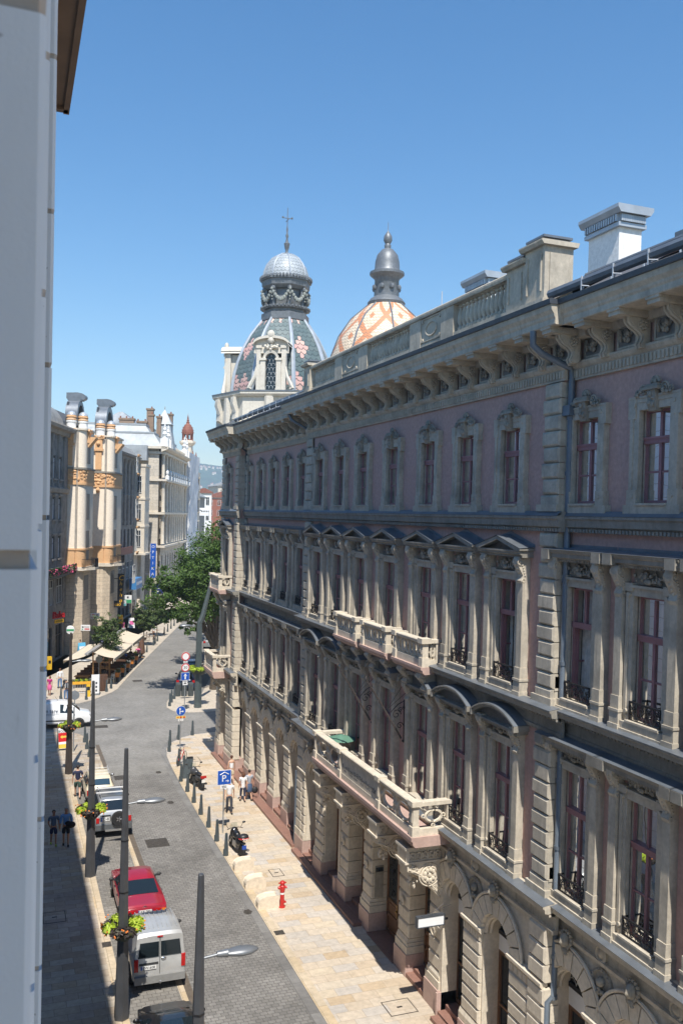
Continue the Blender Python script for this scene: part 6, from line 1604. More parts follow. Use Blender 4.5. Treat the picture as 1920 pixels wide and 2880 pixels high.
# --- bollards
b = MB(); b.lathe([(.115, 0), (.11, .12), (.062, 1.02), (.05, 1.04), (.0, 1.04)], seg=6, a0=PI/6); b.box(-.13, -.09, -.04, .04, 0, .3); ME_BO = b.mesh('bollard', 'bollard_paint', 20)
GB = 'tapered grey bollards along the kerbs'
def bollard(x, y, label, h=1., g=GB): o = inst('bollard', ME_BO, None, (x, y, 0)); o.scale = (1, 1, h); return tag(o, label, 'bollard', g)
for i, (x, y) in enumerate(((9.56, 39.57), (9.56, 41.46), (9.58, 43.42), (9.59, 45.38), (9.62, 47.37), (9.64, 49.34), (9.64, 51.34), (10.10, 54.64), (10.08, 57.97), (10.38, 59.53), (11.2, 60.89), (12.35, 61.85), (10.12, 53.03))):
    bollard(x, y, ('bollard beside the touring motorcycle', 'second bollard from the touring motorcycle on the palace-side kerb', 'bollard on the palace kerb just beyond the parking sign post', 'bollard on the palace-side kerb between the parking sign and the scooter, nearer the sign', 'bollard on the palace-side kerb just in front of the scooter', 'bollard on the palace-side kerb level with the back of the scooter', 'bollard on the palace-side kerb level with the front of the scooter', 'bollard in front of the leaning bicycle wheel', 'bollard at the rounded kerb just past the bicycle', 'slim bollard on the corner behind the one past the bicycle', 'bollard on the corner behind the blue arrow sign post', 'bollard by the crossing close to the palace corner', 'bollard set back from the kerb beside the leaning bicycle')[i])
for i, (x, y) in enumerate(((12.42, 71.67), (12.8, 73.02), (13.25, 74.32), (6.25, 75.73), (4.27, 76.31), (8.16, 78.64), (8.69, 79.99), (5.05, 61.82), (5.05, 60.02), (5.05, 58.06), (16.4, 71.0), (9.67, 82.9), (10.45, 85.2), (13.4, 96.0), (16.1, 104.7), (16.53, 106.25), (17.06, 107.9), (14.62, 99.7))):
    bollard(x, y, ('first of three bollards on the far street corner, nearest the crossing', 'middle of three bollards on the far street corner', 'third bollard on the far street corner, next to the bins', 'bollard in front of the yellow post box', 'bollard behind the white van roof', 'bollard beside the folded brown terrace screens', 'bollard by the first planter at the terrace kerb', 'first bollard on the shaded street corner, next to the crossing', 'second bollard on the shaded street corner', 'third bollard on the shaded street corner, half hidden by a lamp', 'bollard by the big slanted lamp at the palace corner', 'bollard at the terrace kerb beside the first planter', 'bollard at the terrace kerb by the second planter', 'bollard at the kerb beside the lime green chairs', 'bollard at the far kerb just below the waiter', 'bollard at the far kerb, second below the waiter', 'bollard at the far kerb beside the waiter', 'bollard at the far kerb below the screens')[i])
for i in range(9):
    p = rw(24+i*3.1, 8.1); bollard(p[0], p[1], 'distant bollard in the row under the tree beside the bending road', 1., 'distant bollards under the tree')
t = thing('parking_post', 'stout dark leaning post standing behind the scooter', 'post', (10.05, 51.9, 0))
b = MB(); b.add([(-.25, -.1, 0), (.25, -.1, 0), (.25, .2, 0), (-.25, .2, 0), (.02, .1, 1.12), (.42, .1, 1.12), (.42, .25, 1.12), (.02, .25, 1.12)], [(0, 1, 5, 4), (1, 2, 6, 5), (2, 3, 7, 6), (3, 0, 4, 7), (4, 5, 6, 7)]); b.obj('body', 'bollard_paint', t)
b = MB(); b.box(.05, .40, .09, .24, 1.12, 1.2); b.obj('cap', 'black_paint', t)
# --- stone blocks
for i, (y, lb) in enumerate(((37.8, 'rounded pale stone block set farther from the hydrant, next to the touring motorcycle'), (35.85, 'middle one of the three rounded pale stone blocks on the kerb'), (33.9, 'rounded pale stone block level with the hydrant'))):
    b = MB(); pr = [(.0, 0), (.0, .22), (.05, .34), (.18, .42), (.36, .46), (.74, .46), (.80, .42), (.82, 0)]
    b.prof([(x, z) for x, z in pr], -.24, .24); o = b.obj('stone_block', 'limestone_block', None, None); o.location = (9.5, y, 0)
    mod = o.modifiers.new('bevel', 'BEVEL'); mod.width = .06; mod.segments = 3; mod.limit_method = 'ANGLE'; tag(o, lb, 'stone block', 'pale stone blocks on the kerb')
# --- hydrant
t = thing('fire_hydrant', 'red fire hydrant standing alone on the sunlit pavement', 'hydrant', (10.46, 33.67, 0))
b = MB(); b.lathe([(.13, 0), (.13, .04), (.09, .05), (.085, .62), (.10, .63), (.10, .67), (.085, .68)], seg=14); b.obj('barrel', 'red_paint', t, 40)
b = MB(); b.lathe([(.088, .53), (.09, .60)], seg=14); b.obj('band', 'sign_white', t)
b = MB(); b.lathe([(.10, .66), (.115, .72), (.115, .86), (.075, .90), (.10, .93), (.11, .97), (.10, 1.02), (.05, 1.06), (0, 1.07)], seg=14); b.lathe([(.05, -.18), (.06, -.14), (.05, .14), (.06, .18)], (0, 0, .79), 10, 0, 'x'); b.box(-.16, .16, -.02, .02, .96, 1.0); b.obj('head', 'red_paint', t, 40)
b = MB(); b.tube([(.09, 0, .20), (.13, -.05, .22)], .045, 8); b.obj('outlet', 'red_paint', t, 40)
# --- signs
def post(t, h, r=.035, nm='post'): b = MB(); b.lathe([(r, 0), (r, h)], seg=10); return b.obj(nm, 'pole_metal', t, 40)
def disc(b, r, y, z, m=0, x=0., seg=28): b.lathe([(r, y-.008), (r, y)], (x, 0, z), seg, m, 'y')
FW = lambda y, z, x=0.: frame((x, y, z), (1, 0, 0), (0, 0, 1))
t = thing('parking_sign', 'square blue parking garage sign with a white P under a roof mark', 'sign', (10.07, 42.43, 0), .06); post(t, 2.95)
b = MB(); b.box(-.33, .33, -.06, -.04, 2.42, 3.10, 0); b.box(-.35, .35, -.055, -.035, 2.40, 3.12, 1); p = b.obj('panel', ['sign_blue', 'sign_white'], t)
b = MB(); lettering(b, 'P', .46, FW(-.064, 2.70, -.02), sx=1.05)
b.tube([(-.22, -.064, 2.90), (0, -.064, 3.02), (.22, -.064, 2.90)], .022, 4); b.tube([(.06, -.064, 2.58), (.22, -.064, 2.58)], .012, 4); b.tube([(.16, -.064, 2.64), (.22, -.064, 2.58), (.16, -.064, 2.52)], .012, 4); b.obj('symbol', 'sign_white', p)
b = MB(); b.box(-.20, .20, -.055, -.04, 2.22, 2.38); p = b.obj('plate', 'sign_white', t); b = MB(); lettering(b, 'BEJÁRAT\nGARÁZS', .06, FW(-.058, 2.30)); b.obj('lettering', 'black_paint', p)
t = thing('direction_sign', 'round blue sign with white ahead and right arrows over a small yellow plate', 'sign', (10.76, 57.93, 0), .08); post(t, 2.9)
b = MB(); disc(b, .32, -.05, 2.66, 1); disc(b, .305, -.056, 2.66, 0); p = b.obj('disc', ['sign_blue', 'sign_white'], t, 40)
b = MB(); b.box(-.085, -.035, -.068, -.058, 2.45, 2.78); b.add([(-.13, -.066, 2.76), (.01, -.066, 2.76), (-.06, -.066, 2.88)], [(0, 1, 2)]); b.box(-.06, .10, -.068, -.058, 2.60, 2.65); b.add([(.09, -.066, 2.555), (.09, -.066, 2.695), (.20, -.066, 2.625)], [(0, 1, 2)]); b.obj('arrows', 'sign_white', p)
b = MB(); b.box(-.32, .32, -.055, -.04, 2.17, 2.31); p = b.obj('plate', 'sign_yellow', t); b = MB(); disc(b, .06, -.06, 2.24, 0, .0); disc(b, .06, -.06, 2.24, 0, .22); b.box(-.26, -.12, -.062, -.056, 2.22, 2.26); b.obj('symbols', 'sign_red', p)
b = MB(); b.box(-.17, .17, -.055, -.04, 1.99, 2.13); p = b.obj('plate', 'sign_white', t); b = MB(); lettering(b, '50 m', .12, FW(-.058, 2.06)); b.obj('lettering', 'black_paint', p)
t = thing('traffic_sign', 'post with a blank red ring sign, a 30 limit and a blue one-way arrow', 'sign', (13.1, 69.0, 0), .12); post(t, 4.6)
for z, tx in ((4.42, ''), (3.55, '30')):
    b = MB(); disc(b, .345, -.05, z, 1); disc(b, .335, -.055, z, 0); disc(b, .255, -.060, z, 2); p = b.obj('disc', ['sign_red', 'sign_white', 'sign_white'], t, 40)
    if tx: b = MB(); lettering(b, tx, .34, FW(-.068, z)); b.obj('lettering', 'black_paint', p)
b = MB(); b.box(-.17, .17, -.055, -.04, 3.92, 4.06); b.box(-.17, .17, -.055, -.04, 4.06, 4.05); p = b.obj('plate', 'sign_white', t); b = MB(); lettering(b, 'KIVÉVE\nENGEDÉLLYEL', .045, FW(-.058, 3.99)); b.obj('lettering', 'black_paint', p)
b = MB(); b.box(-.34, .34, -.055, -.04, 2.56, 3.16, 1); b.box(-.32, .32, -.06, -.05, 2.58, 3.14, 0); p = b.obj('panel', ['sign_blue', 'sign_white'], t)
b = MB(); b.box(-.055, .055, -.068, -.06, 2.64, 2.92); b.add([(-.17, -.067, 2.86), (0, -.067, 2.95), (.17, -.067, 2.86), (0, -.067, 3.09)], [(0, 1, 2, 3)]); b.obj('arrow', 'sign_white', p)
b = MB(); b.box(-.19, .19, -.055, -.04, 2.18, 2.52); p = b.obj('plate', 'sign_white', t); b = MB(); b.box(-.13, .13, -.06, -.056, 2.44, 2.48); b.box(-.11, .11, -.06, -.056, 2.28, 2.34); b.box(-.06, .06, -.06, -.056, 2.34, 2.38); b.obj('symbol', 'black_paint', p)
for (x, y, h, lb, r) in ((7.83, 82.3, 2.5, 'back of a round grey sign on a thin post among the terrace benches', .31), (4.75, 67.6, 2.35, 'back of a large round grey sign hiding the front of the white van', .34)):
    t = thing('sign_back', lb, 'sign', (x, y, 0), PI-.1); post(t, h+.1)
    b = MB(); disc(b, r, .06, h-r+.05); b.box(-.2, .2, .02, .07, h-r+.02, h-r+.07); b.obj('disc', 'sign_back', t, 40)
t = thing('bare_post', 'thin metal post with a small sticker beside the brownish lamp', 'post', (4.16, 59.6, 0)); post(t, 2.9, .045); b = MB(); b.lathe([(.047, 1.35), (.047, 1.6)], seg=10); b.obj('sticker', 'sign_blue', t)
# --- bins
for i, (x, y, lb) in enumerate(((13.74, 75.4, 'outermost of three, by the road, grey recycling posts behind the traffic sign'), (14.25, 75.35, 'middle one of three grey recycling posts behind the traffic sign'), (14.79, 75.25, 'last of three, next to the thick lamp, grey recycling posts behind the traffic sign'))):
    t = thing('recycling_bin', lb, 'bin', (x, y, 0), 0, 'grey recycling posts')
    b = MB(); b.add([(-.21, -.16, 0), (0, -.22, 0), (.21, -.16, 0), (.21, .16, 0), (-.21, .16, 0), (-.21, -.16, 1.05), (0, -.22, .98), (.21, -.16, 1.05), (.21, .16, 1.15), (-.21, .16, 1.15)], [(0, 1, 6, 5), (1, 2, 7, 6), (2, 3, 8, 7), (3, 4, 9, 8), (4, 0, 5, 9), (5, 6, 7, 8, 9), (0, 4, 3, 2, 1)]); b.obj('body', 'bin_grey', t)
    b = MB(); b.add([(-.15, -.165, 1.0), (0, -.205, .85), (.15, -.165, 1.0), (.0, -.17, 1.02)], [(0, 1, 2, 3)]); b.obj('slot', 'black_paint', t)
t = thing('post_box', 'yellow box on the pavement in front of the orange planter', 'box', (6.5, 77.0, 0)); b = MB(); b.box(-.16, .16, -.15, .15, 0, 1.0); b.obj('body', 'yellow_paint', t); b = MB(); b.box(-.12, .12, -.16, -.15, .55, .85); b.obj('front', 'black_paint', t)
t = thing('wall_box', 'yellow box by the shop wall by the dark grey house', 'box', (3.9, 90.3, 0), .3); b = MB(); b.box(-.22, .22, -.18, .18, .1, 1.35); b.obj('body', 'yellow_paint', t); b = MB(); b.box(-.12, .12, -.19, -.18, .7, 1.0); b.obj('front', 'black_paint', t)
# --- advertising boards
t = thing('sandwich_board', 'red and yellow sandwich board with black lettering on the shaded pavement', 'board', (3.55, 60.4, 0), .15)
b = MB(); b.add([(-.33, -.35, .12), (.33, -.35, .12), (.33, -.06, 1.75), (-.33, -.06, 1.75), (-.33, -.32, .12), (.33, -.32, .12), (.33, -.03, 1.75), (-.33, -.03, 1.75)], [(0, 1, 2, 3), (4, 7, 6, 5), (0, 3, 7, 4), (1, 5, 6, 2), (3, 2, 6, 7)]); p = b.obj('panel', 'sign_white', t)
b = MB(); b.add([(-.33, .35, 0), (.33, .35, 0), (.33, -.03, 1.75), (-.33, -.03, 1.75)], [(0, 1, 2, 3)]); b.tube([(-.33, -.37, 0), (-.33, -.33, .2)], .02, 4); b.tube([(.33, -.37, 0), (.33, -.33, .2)], .02, 4); b.obj('leg', 'sign_back', t)
up = Vector((0, .29, 1.63)).normalized()
def onb(z, x=0., d=.006): k = (z-.12)/1.63; return frame((x, -.35+.29*k-d, z), (1, 0, 0), up)
b = MB(); 
def slab(b, x0, x1, z0, z1, m): k0, k1 = (z0-.12)/1.63, (z1-.12)/1.63; b.quad((x0, -.353+.29*k0, z0), (x1, -.353+.29*k0, z0), (x1, -.353+.29*k1, z1), (x0, -.353+.29*k1, z1), m)
slab(b, -.33, .33, .55, 1.12, 0); slab(b, -.33, .33, .14, .40, 1); b.obj('stripe', ['sign_red', 'sign_yellow'], p)
b = MB(); lettering(b, 'HAMM', .2, onb(1.62)); lettering(b, 'DESI', .2, onb(1.42)); lettering(b, 'BOLHA', .2, onb(1.21)); b.obj('lettering', 'black_paint', p)
b = MB(); q = onb(.86, 0, .008); b.add([tuple(q @ Vector(v)) for v in ((-.22, 0, 0), (-.08, .12, 0), (-.08, .06, 0), (.2, .06, 0), (.2, -.06, 0), (-.08, -.06, 0), (-.08, -.12, 0))], [tuple(range(7))]); b.obj('arrow', 'sign_yellow', p)
t = thing('menu_board', 'tall white menu board with small dark pictures beside the folded screens', 'board', (7.1, 77.4, 0), .1)
b = MB(); b.box(-.33, .33, -.03, .03, .15, 1.75); p = b.obj('panel', 'sign_white', t); b = MB(); b.box(-.34, .34, -.06, .06, 0, .15); b.box(.31, .36, -.04, .04, .15, 1.78); b.obj('frame', 'sign_back', t)
b = MB(); rnd = random.Random(2)
for i in range(3):
    for j in range(2): b.box(-.2+j*.2, -.05+j*.2, -.034, -.03, .3+i*.32, .48+i*.32)
b.obj('pictures', 'zinc_dark', p)
for x, y, lb, mt in ((7.6, 99.2, 'light blue sandwich board by the cream house wall', 'board_blue'), (15.6, 121.0, 'white sandwich board by a shop far along the pavement', 'sign_white')):
    t = thing('sandwich_board', lb, 'board', (x, y, 0), .3); b = MB(); b.add([(-.4, -.3, 0), (.4, -.3, 0), (.4, 0, 1.35), (-.4, 0, 1.35), (-.4, .3, 0), (.4, .3, 0)], [(0, 1, 2, 3), (4, 3, 2, 5)]); p = b.obj('panel', mt, t)
    b = MB(); b.add([(-.3, -.21, .45), (.3, -.21, .45), (.3, -.10, .95), (-.3, -.10, .95)], [(0, 1, 2, 3)]); b.obj('picture', 'sign_white' if mt != 'sign_white' else 'pink_cloth', p)
# --- shop signs along the left row (their words stand as in the photo)
def rowsign(name, label, s, off, z, cat='sign'): p = rw(s, off); return thing(name, label, cat, (p[0], p[1], z), 0)
def camface(): return 0
t = rowsign('hanging_sign', 'L-shaped black sign with yellow script letters running down and across', 18.9, 2.9, 3.95); t.rotation_euler.z = -.30
b = MB(); b.box(.25, 1.0, -.1, .1, .0, 4.1); b.box(-1.15, .25, -.1, .1, 0, .82); p = b.obj('panel', 'black_paint', t)
b = MB()
for i, ch in enumerate('Cheho'): lettering(b, ch, .86 if i == 0 else .68, FW(-.108, 3.58-i*.68, .62), shear=.25)
lettering(b, 'Söröző', .50, FW(-.108, .38, -.08), shear=.25); b.obj('lettering', 'letter_yellow', p)
b = MB(); b.tube([(-1.6, 0, 3.5), (.25, 0, 3.5)], .05, 5); b.tube([(-1.5, 0, .4), (-1.1, 0, .4)], .05, 5); b.obj('bracket', 'iron', t)
t = rowsign('hanging_sign', 'tall narrow blue sign with white letters stacked down it beyond the dark house', 51.6, 2.2, 5.2); t.rotation_euler.z = -.34
b = MB(); b.box(-.42, .42, -.10, .10, 0, 5.4); p = b.obj('panel', 'sign_blue', t); b = MB()
for i, ch in enumerate('OPTIKA'): lettering(b, ch, .62, FW(-.108, 4.9-i*.86))
b.obj('lettering', 'sign_white', p); b = MB(); b.box(-.48, -.42, -.11, .11, 0, 5.4); b.tube([(-1.2, 0, .6), (-.45, 0, .6)], .06, 5); b.obj('edge', 'sign_white', t)
t = rowsign('fascia_sign', 'long light blue fascia sign over a shop of the dark house', 43.5, 1.0, 4.2); t.rotation_euler.z = math.atan2(.9537, .3007)
b = MB(); b.box(-2.4, 2.4, -.5, .5, 0, 1.55); p = b.obj('panel', 'fascia_blue', t); b = MB(); lettering(b, 'OPTIKA  OPTIKA', .62, frame((0, -.51, .78), (1, 0, 0), (0, 0, 1))); b.obj('lettering', 'sign_white', p)
t = rowsign('fascia_sign', 'dark navy shop sign beside the tree just past the light blue fascia', 53.2, 2.7, 2.6); t.rotation_euler.z = -.3; b = MB(); b.box(-.9, .9, -.08, .08, 0, 1.5); p = b.obj('panel', 'sign_navy', t); b = MB(); b.box(-.6, .6, -.1, -.08, .75, .82); b.box(-.1, .3, -.1, -.08, .25, .5); b.obj('lettering', 'sign_white', p)
def smallsign(s, off, z, w, h, label, cols, rows, rz=-.32, mats=('sign_white', 'zinc_dark', 'sign_red', 'shop_green')):
    t = rowsign('hanging_sign', label, s, off, z); t.rotation_euler.z = rz; b = MB(); b.box(-w/2, w/2, -.06, .06, 0, h); p = b.obj('panel', mats[0], t); b = MB()
    for (x0, x1, z0, z1, m) in rows: b.box(x0*w, x1*w, -.066, -.06, z0*h, z1*h, m)
    b.obj('lettering', list(mats[1:]), p); b = MB(); b.tube([(-w/2-.4, 0, h*.7), (-w/2, 0, h*.7)], .03, 4); b.obj('arm', 'iron', t)
smallsign(7.6, 2.0, 2.6, 1.0, .62, 'white hanging sign with a red stripe and dark swoosh on the first cream bay', 0, [(-.1, .42, .15, .27, 1), (-.1, .42, .33, .42, 1), (-.38, -.2, .5, .75, 0), (-.15, .4, .6, .7, 0), (-.4, -.25, .15, .35, 2)])
smallsign(12.6, 1.9, 3.3, 1.0, .65, 'white hanging sign with a red line before the dark courtyard entrance', 0, [(-.42, .0, .2, .3, 1), (-.35, .0, .45, .55, 1), (-.35, -.05, .68, .78, 1), (.18, .3, .45, .8, 0), (.1, .16, .2, .5, 0), (.32, .38, .2, .5, 0)])
smallsign(25.2, 2.6, 3.5, .9, .7, 'grey and teal hanging sign behind the black script sign', 0, [(-.45, .45, .0, .45, 2), (-.3, .3, .6, .75, 0)], -.32, ('pipe_light', 'zinc_dark', 'sign_red', 'shop_teal'))
smallsign(27.6, 2.8, 3.6, 1.0, 1.05, 'white and green hanging sign with a small ring, right of the teal one', 0, [(-.48, .48, .02, .45, 2), (-.12, .12, .6, .85, 0)])
smallsign(22.0, 3.0, 1.6, .5, 1.1, 'small yellow ornate sign under the black script sign', 0, [(-.3, .3, .3, .5, 0)], -.3, ('letter_yellow', 'black_paint', 'sign_red', 'shop_green'))
t = rowsign('globe_sign', 'round white globe sign with a green band on the dark grey house', 4.2, 1.2, 3.1); b = MB(); b.lathe([(.02, -.12), (.42, -.10), (.46, 0), (.42, .10), (.02, .12)], (0, 0, 0), 20, 0, 'y'); p = b.obj('globe', 'sign_white', t, 40); b = MB(); b.box(-.36, .36, -.13, -.115, -.10, .10); b.obj('band', 'shop_green', p); b = MB(); b.tube([(0, 0, .46), (0, 0, .8), (-1.1, .35, .8)], .03, 5); b.obj('arm', 'iron', t)
t = rowsign('script_sign', 'red script sign over a yellow lettered strip on the dark grey house', 1.6, .55, 4.3); t.rotation_euler.z = math.atan2(.9537, .3007)-.4
b = MB(); lettering(b, 'Baba', 1.0, frame((0, -.1, .65), (1, 0, 0), (0, .1, 1)), shear=.2, depth=.08); b.obj('lettering', 'sign_red', t); b = MB(); b.box(-.55, .8, -.15, -.05, -.15, .2); p = b.obj('strip', 'letter_yellow', t); b = MB(); lettering(b, 'ESZPRESSZÓ', .2, frame((.12, -.158, .03), (1, 0, 0), (0, 0, 1))); b.obj('lettering', 'black_paint', p)

# ------------------------------------------------------------------ vehicles (own frame: rear bumper at y = 0, front towards +y)
def paint(name, c, metal=.0, rough=.3):
    m, t, b = nt(name); n = noisetex(t, obco(t), 2.5, 4)
    L(t, ramp(t, n, [(.35, tuple(x*.92 for x in c)), (.65, tuple(min(1, x*1.05) for x in c))]), b.inputs['Base Color'])
    b.inputs['Roughness'].default_value = rough; b.inputs['Metallic'].default_value = metal; b.inputs['Coat Weight'].default_value = .6; b.inputs['Coat Roughness'].default_value = .06
paint('paint_silver', (.50, .50, .49), .35, .34); paint('paint_red', (.30, .012, .028)); paint('paint_suv', (.40, .41, .42), .5, .34); paint('paint_suv_dark', (.12, .13, .14), .3, .4)
paint('paint_cream', (.70, .62, .46)); paint('paint_black', (.012, .012, .013)); paint('paint_white', (.74, .75, .76)); paint('paint_navy', (.012, .022, .055)); paint('paint_blue', (.03, .09, .22)); paint('paint_grey', (.30, .31, .31), .3)
WHEELS = {}
def wheel_meshes(r, w):
    k = (r, w)
    if k not in WHEELS:
        b = MB(); b.lathe([(r*.62, -w/2), (r*.92, -w/2), (r, -w*.3), (r, w*.3), (r*.92, w/2), (r*.62, w/2)], (0, 0, 0), 22, 0, 'x'); ty = b.mesh('tyre', 'tyre', 40)
        b = MB(); b.lathe([(r*.64, -w*.42), (r*.60, w*.38), (r*.64, w*.44)], (0, 0, 0), 22, 0, 'x', 0, False); b.lathe([(r*.16, w*.1), (r*.16, w*.46), (0, w*.48)], (0, 0, 0), 10, 0, 'x')
        for i in range(5):
            a = 2*PI*i/5; c, s = math.cos(a), math.sin(a); b.tube([(w*.40, .1*r*c, .1*r*s), (w*.36, .62*r*c, .62*r*s)], [r*.11, r*.08], 5)
        b.lathe([(r*.6, w*.05), (0, w*.05)], (0, 0, 0), 18, 1, 'x', 0, False); rm = b.mesh('rim', ['rim_metal', 'plastic'], 40); WHEELS[k] = (ty, rm)
    return WHEELS[k]
class Car:
    def __init__(s, name, label, cat, x, y, rz, st, mat, group=None):
        s.t = thing(name, label, cat, (x, y, -.012), rz, group); s.st = st; b = MB(); rows = []
        for (yy, zb, zs, zt, w, wt) in st:
            h = [(w*.84, zb), (w*.98, zb+.10), (w, zb+.45*(zs-zb)), (w*.985, zs-.03), (w*.965, zs), (wt, zt-.05), (wt*.9, zt-.012), (wt*.45, zt+.008)]
            rows.append([(px, yy, pz) for px, pz in h]+[(-px, yy, pz) for px, pz in h[::-1]])
        n = len(rows[0]); vs = [p for r in rows for p in r]
        fs = [(i*n+k, i*n+(k+1) % n, (i+1)*n+(k+1) % n, (i+1)*n+k) for i in range(len(rows)-1) for k in range(n)]
        fs += [tuple(range(n)), tuple((len(rows)-1)*n+k for k in range(n))[::-1]]
        b.add(vs, fs); s.body = b.obj('body', mat, s.t, 32)
    def pt(s, yy):
        st = s.st
        for a, c in zip(st, st[1:]):
            if a[0] <= yy <= c[0]: k = (yy-a[0])/max(1e-6, c[0]-a[0]); return [a[i]+(c[i]-a[i])*k for i in range(6)]
        return st[-1] if yy > st[-1][0] else st[0]
    def across(s, nm, y0, y1, f0=.86, f1=.86, mat='car_glass', lift=.012, seg=3):
        """a pane lying on the slope between two stations (screens)"""
        b = MB(); a, c = s.pt(y0), s.pt(y1); d = Vector((0, c[0]-a[0], c[3]-a[3])).normalized(); n = Vector((0, -d.z, d.y)); n = n if n.z > 0 else -n
        for i in range(seg):
            u0, u1 = -1+2*i/seg, -1+2*(i+1)/seg
            def q(p, f, u): return (p[5]*f*u, p[0]+n.y*lift, p[3]+n.z*lift-.012*(abs(u) > .5)+.004)
            b.quad(q(a, f0, u0), q(a, f0, u1), q(c, f1, u1), q(c, f1, u0))
        return b.obj(nm, mat, s.t)
    def side(s, y0, y1, lo=.12, hi=.86, mat='car_glass', sides=(-1, 1), y0t=None, y1t=None):
        for sg in sides:
            b = MB()
            def q(yy, v):
                p = s.pt(yy); x = p[4]*.965+(p[5]-p[4]*.965)*v; z = p[2]+(p[3]-.05-p[2])*v; return (sg*(x+.012), yy, z+.006)
            yt0 = y0 if y0t is None else y0t; yt1 = y1 if y1t is None else y1t
            b.quad(q(y0, lo), q(y1, lo), q(yt1, hi), q(yt0, hi)); b.obj('side_window', mat, s.t)
    def wheels(s, ys, r, w, tw=.2, sides=(-1, 1)):
        ty, rm = wheel_meshes(r, tw)
        for yy in ys:
            for sg in sides:
                o = inst('wheel', ty, s.t, (sg*(w-tw*.42), yy, r), 0 if sg > 0 else PI); inst('rim', rm, o)
                b = MB(); b.tube([(sg*(w+.004), yy+(r+.05)*math.cos(a), r+(r+.05)*math.sin(a)) for a in [PI*i/10 for i in range(11)]], .035, 5); b.obj('wheel_arch', 'plastic', s.t)
    def box(s, nm, x0, x1, y0, y1, z0, z1, mat, parent=None): b = MB(); b.box(x0, x1, y0, y1, z0, z1); return b.obj(nm, mat, parent or s.t)
    def plate(s, x, y, z, txt, w=.52, h=.12, rear=True):
        o = s.box('number_plate', x-w/2, x+w/2, y-.012, y, z, z+h, 'plate_white'); b = MB(); b.box(x-w/2, x-w/2+.05, y-.015, y-.011, z, z+h); b.obj('band', 'plate_blue', o)
        b = MB(); lettering(b, txt, h*.95, frame((x+.02, y-.016, z+h/2), (1, 0, 0), (0, 0, 1)), depth=.002); b.obj('lettering', 'black_paint', o)
    def mirrors(s, y, z, w, mat):
        for sg in (-1, 1): b = MB(); b.ball((sg*(w+.10), y, z), .10, 0, 8, 6, (1, .55, .75)); b.box(sg*(w-.05), sg*(w+.06), y-.03, y+.03, z-.06, z); b.obj('mirror', mat, s.t, 40)
    def tail(s, xs, y, z0, z1, mats=('tail_red',)):
        for x0, x1 in xs:
            for sg in (-1, 1): 
                o = s.box('tail_light', *sorted((sg*x0, sg*x1)), y-.02, y+.12, z0, z1, mats[0])
                if len(mats) > 1: s.box('indicator', *sorted((sg*(x0+(x1-x0)*.62), sg*(x1+.004))), y-.026, y+.1, z0+(z1-z0)*.1, z1-.01, mats[1], o)
    def handles(s, ys, z, w, mat):
        for yy in ys:
            for sg in (-1, 1): s.box('door_handle', *sorted((sg*(w-.01), sg*(w+.03))), yy, yy+.16, z, z+.035, mat)
# --- silver van
c = Car('silver_van', 'silver panel van with a ribbed roof parked behind the flower-basket lamp', 'van', 4.86, 28.95, 0,
  [(0, .38, .98, 1.0, .80, .78), (.02, .30, 1.0, 1.06, .83, .80), (.05, .30, 1.08, 1.80, .86, .74), (.12, .30, 1.10, 1.90, .88, .72), (1.0, .28, 1.08, 1.92, .89, .72), (1.75, .28, 1.06, 1.87, .89, .70), (1.9, .28, 1.06, 1.80, .88, .68), (2.75, .28, 1.05, 1.16, .87, .72), (3.6, .28, .92, .98, .84, .70), (3.85, .30, .80, .84, .78, .62)], 'paint_silver')
b = MB()
for i in range(9): x = -.60+i*.15; b.prof([(x-.02, 1.90), (x-.008, 1.925), (x+.008, 1.925), (x+.02, 1.90)], .35, 1.72)
b.v = [(x, y, z+.018*math.sin(PI*min(1, max(0, y/2.0)))) for x, y, z in b.v]; b.obj('roof_rib', 'paint_silver', c.t)
for i, (x0, x1) in enumerate(((-.70, -.03), (.03, .70))):
    b = MB(); b.add([(x0*1.0, -.002, 1.14), (x1, -.002, 1.14), (x1*.92 if i else x1, .035, 1.62), (x0*.92 if not i else x0, .035, 1.62)], [(0, 1, 2, 3)]); b.obj('rear_window', 'car_glass', c.t)
c.box('door_gap', -.008, .008, .0, .06, .55, 1.80, 'plastic'); c.box('bumper', -.82, .82, -.10, .1, .32, .56, 'plastic_grey'); c.tail(((.70, .83),), -.01, .72, 1.12)
c.box('plate_recess', -.68, -.05, -.012, .02, .90, .97, 'plastic'); c.plate(-.37, -.02, .76, 'JJW-608', .50, .12); b = MB(); b.ball((.12, -.015, 1.06), .09, 0, 10, 6, (1, .3, .55)); b.obj('badge', 'chrome', c.t, 40)
c.box('brake_light', -.09, .09, .02, .07, 1.76, 1.80, 'tail_red'); b = MB(); b.tube([(0, .05, .34), (0, -.16, .34), (0, -.2, .42)], .03, 6); b.box(-.3, .3, -.06, .0, .30, .36); b.obj('tow_bar', 'rim_metal', c.t)
c.across('windscreen', 1.95, 2.7, .9, .9); c.side(1.3, 2.3, .1, .9, y1t=1.85); c.wheels((.72, 3.1), .32, .88); c.mirrors(2.2, 1.2, .9, 'plastic'); c.handles((1.0, 1.7), .98, .885, 'plastic')
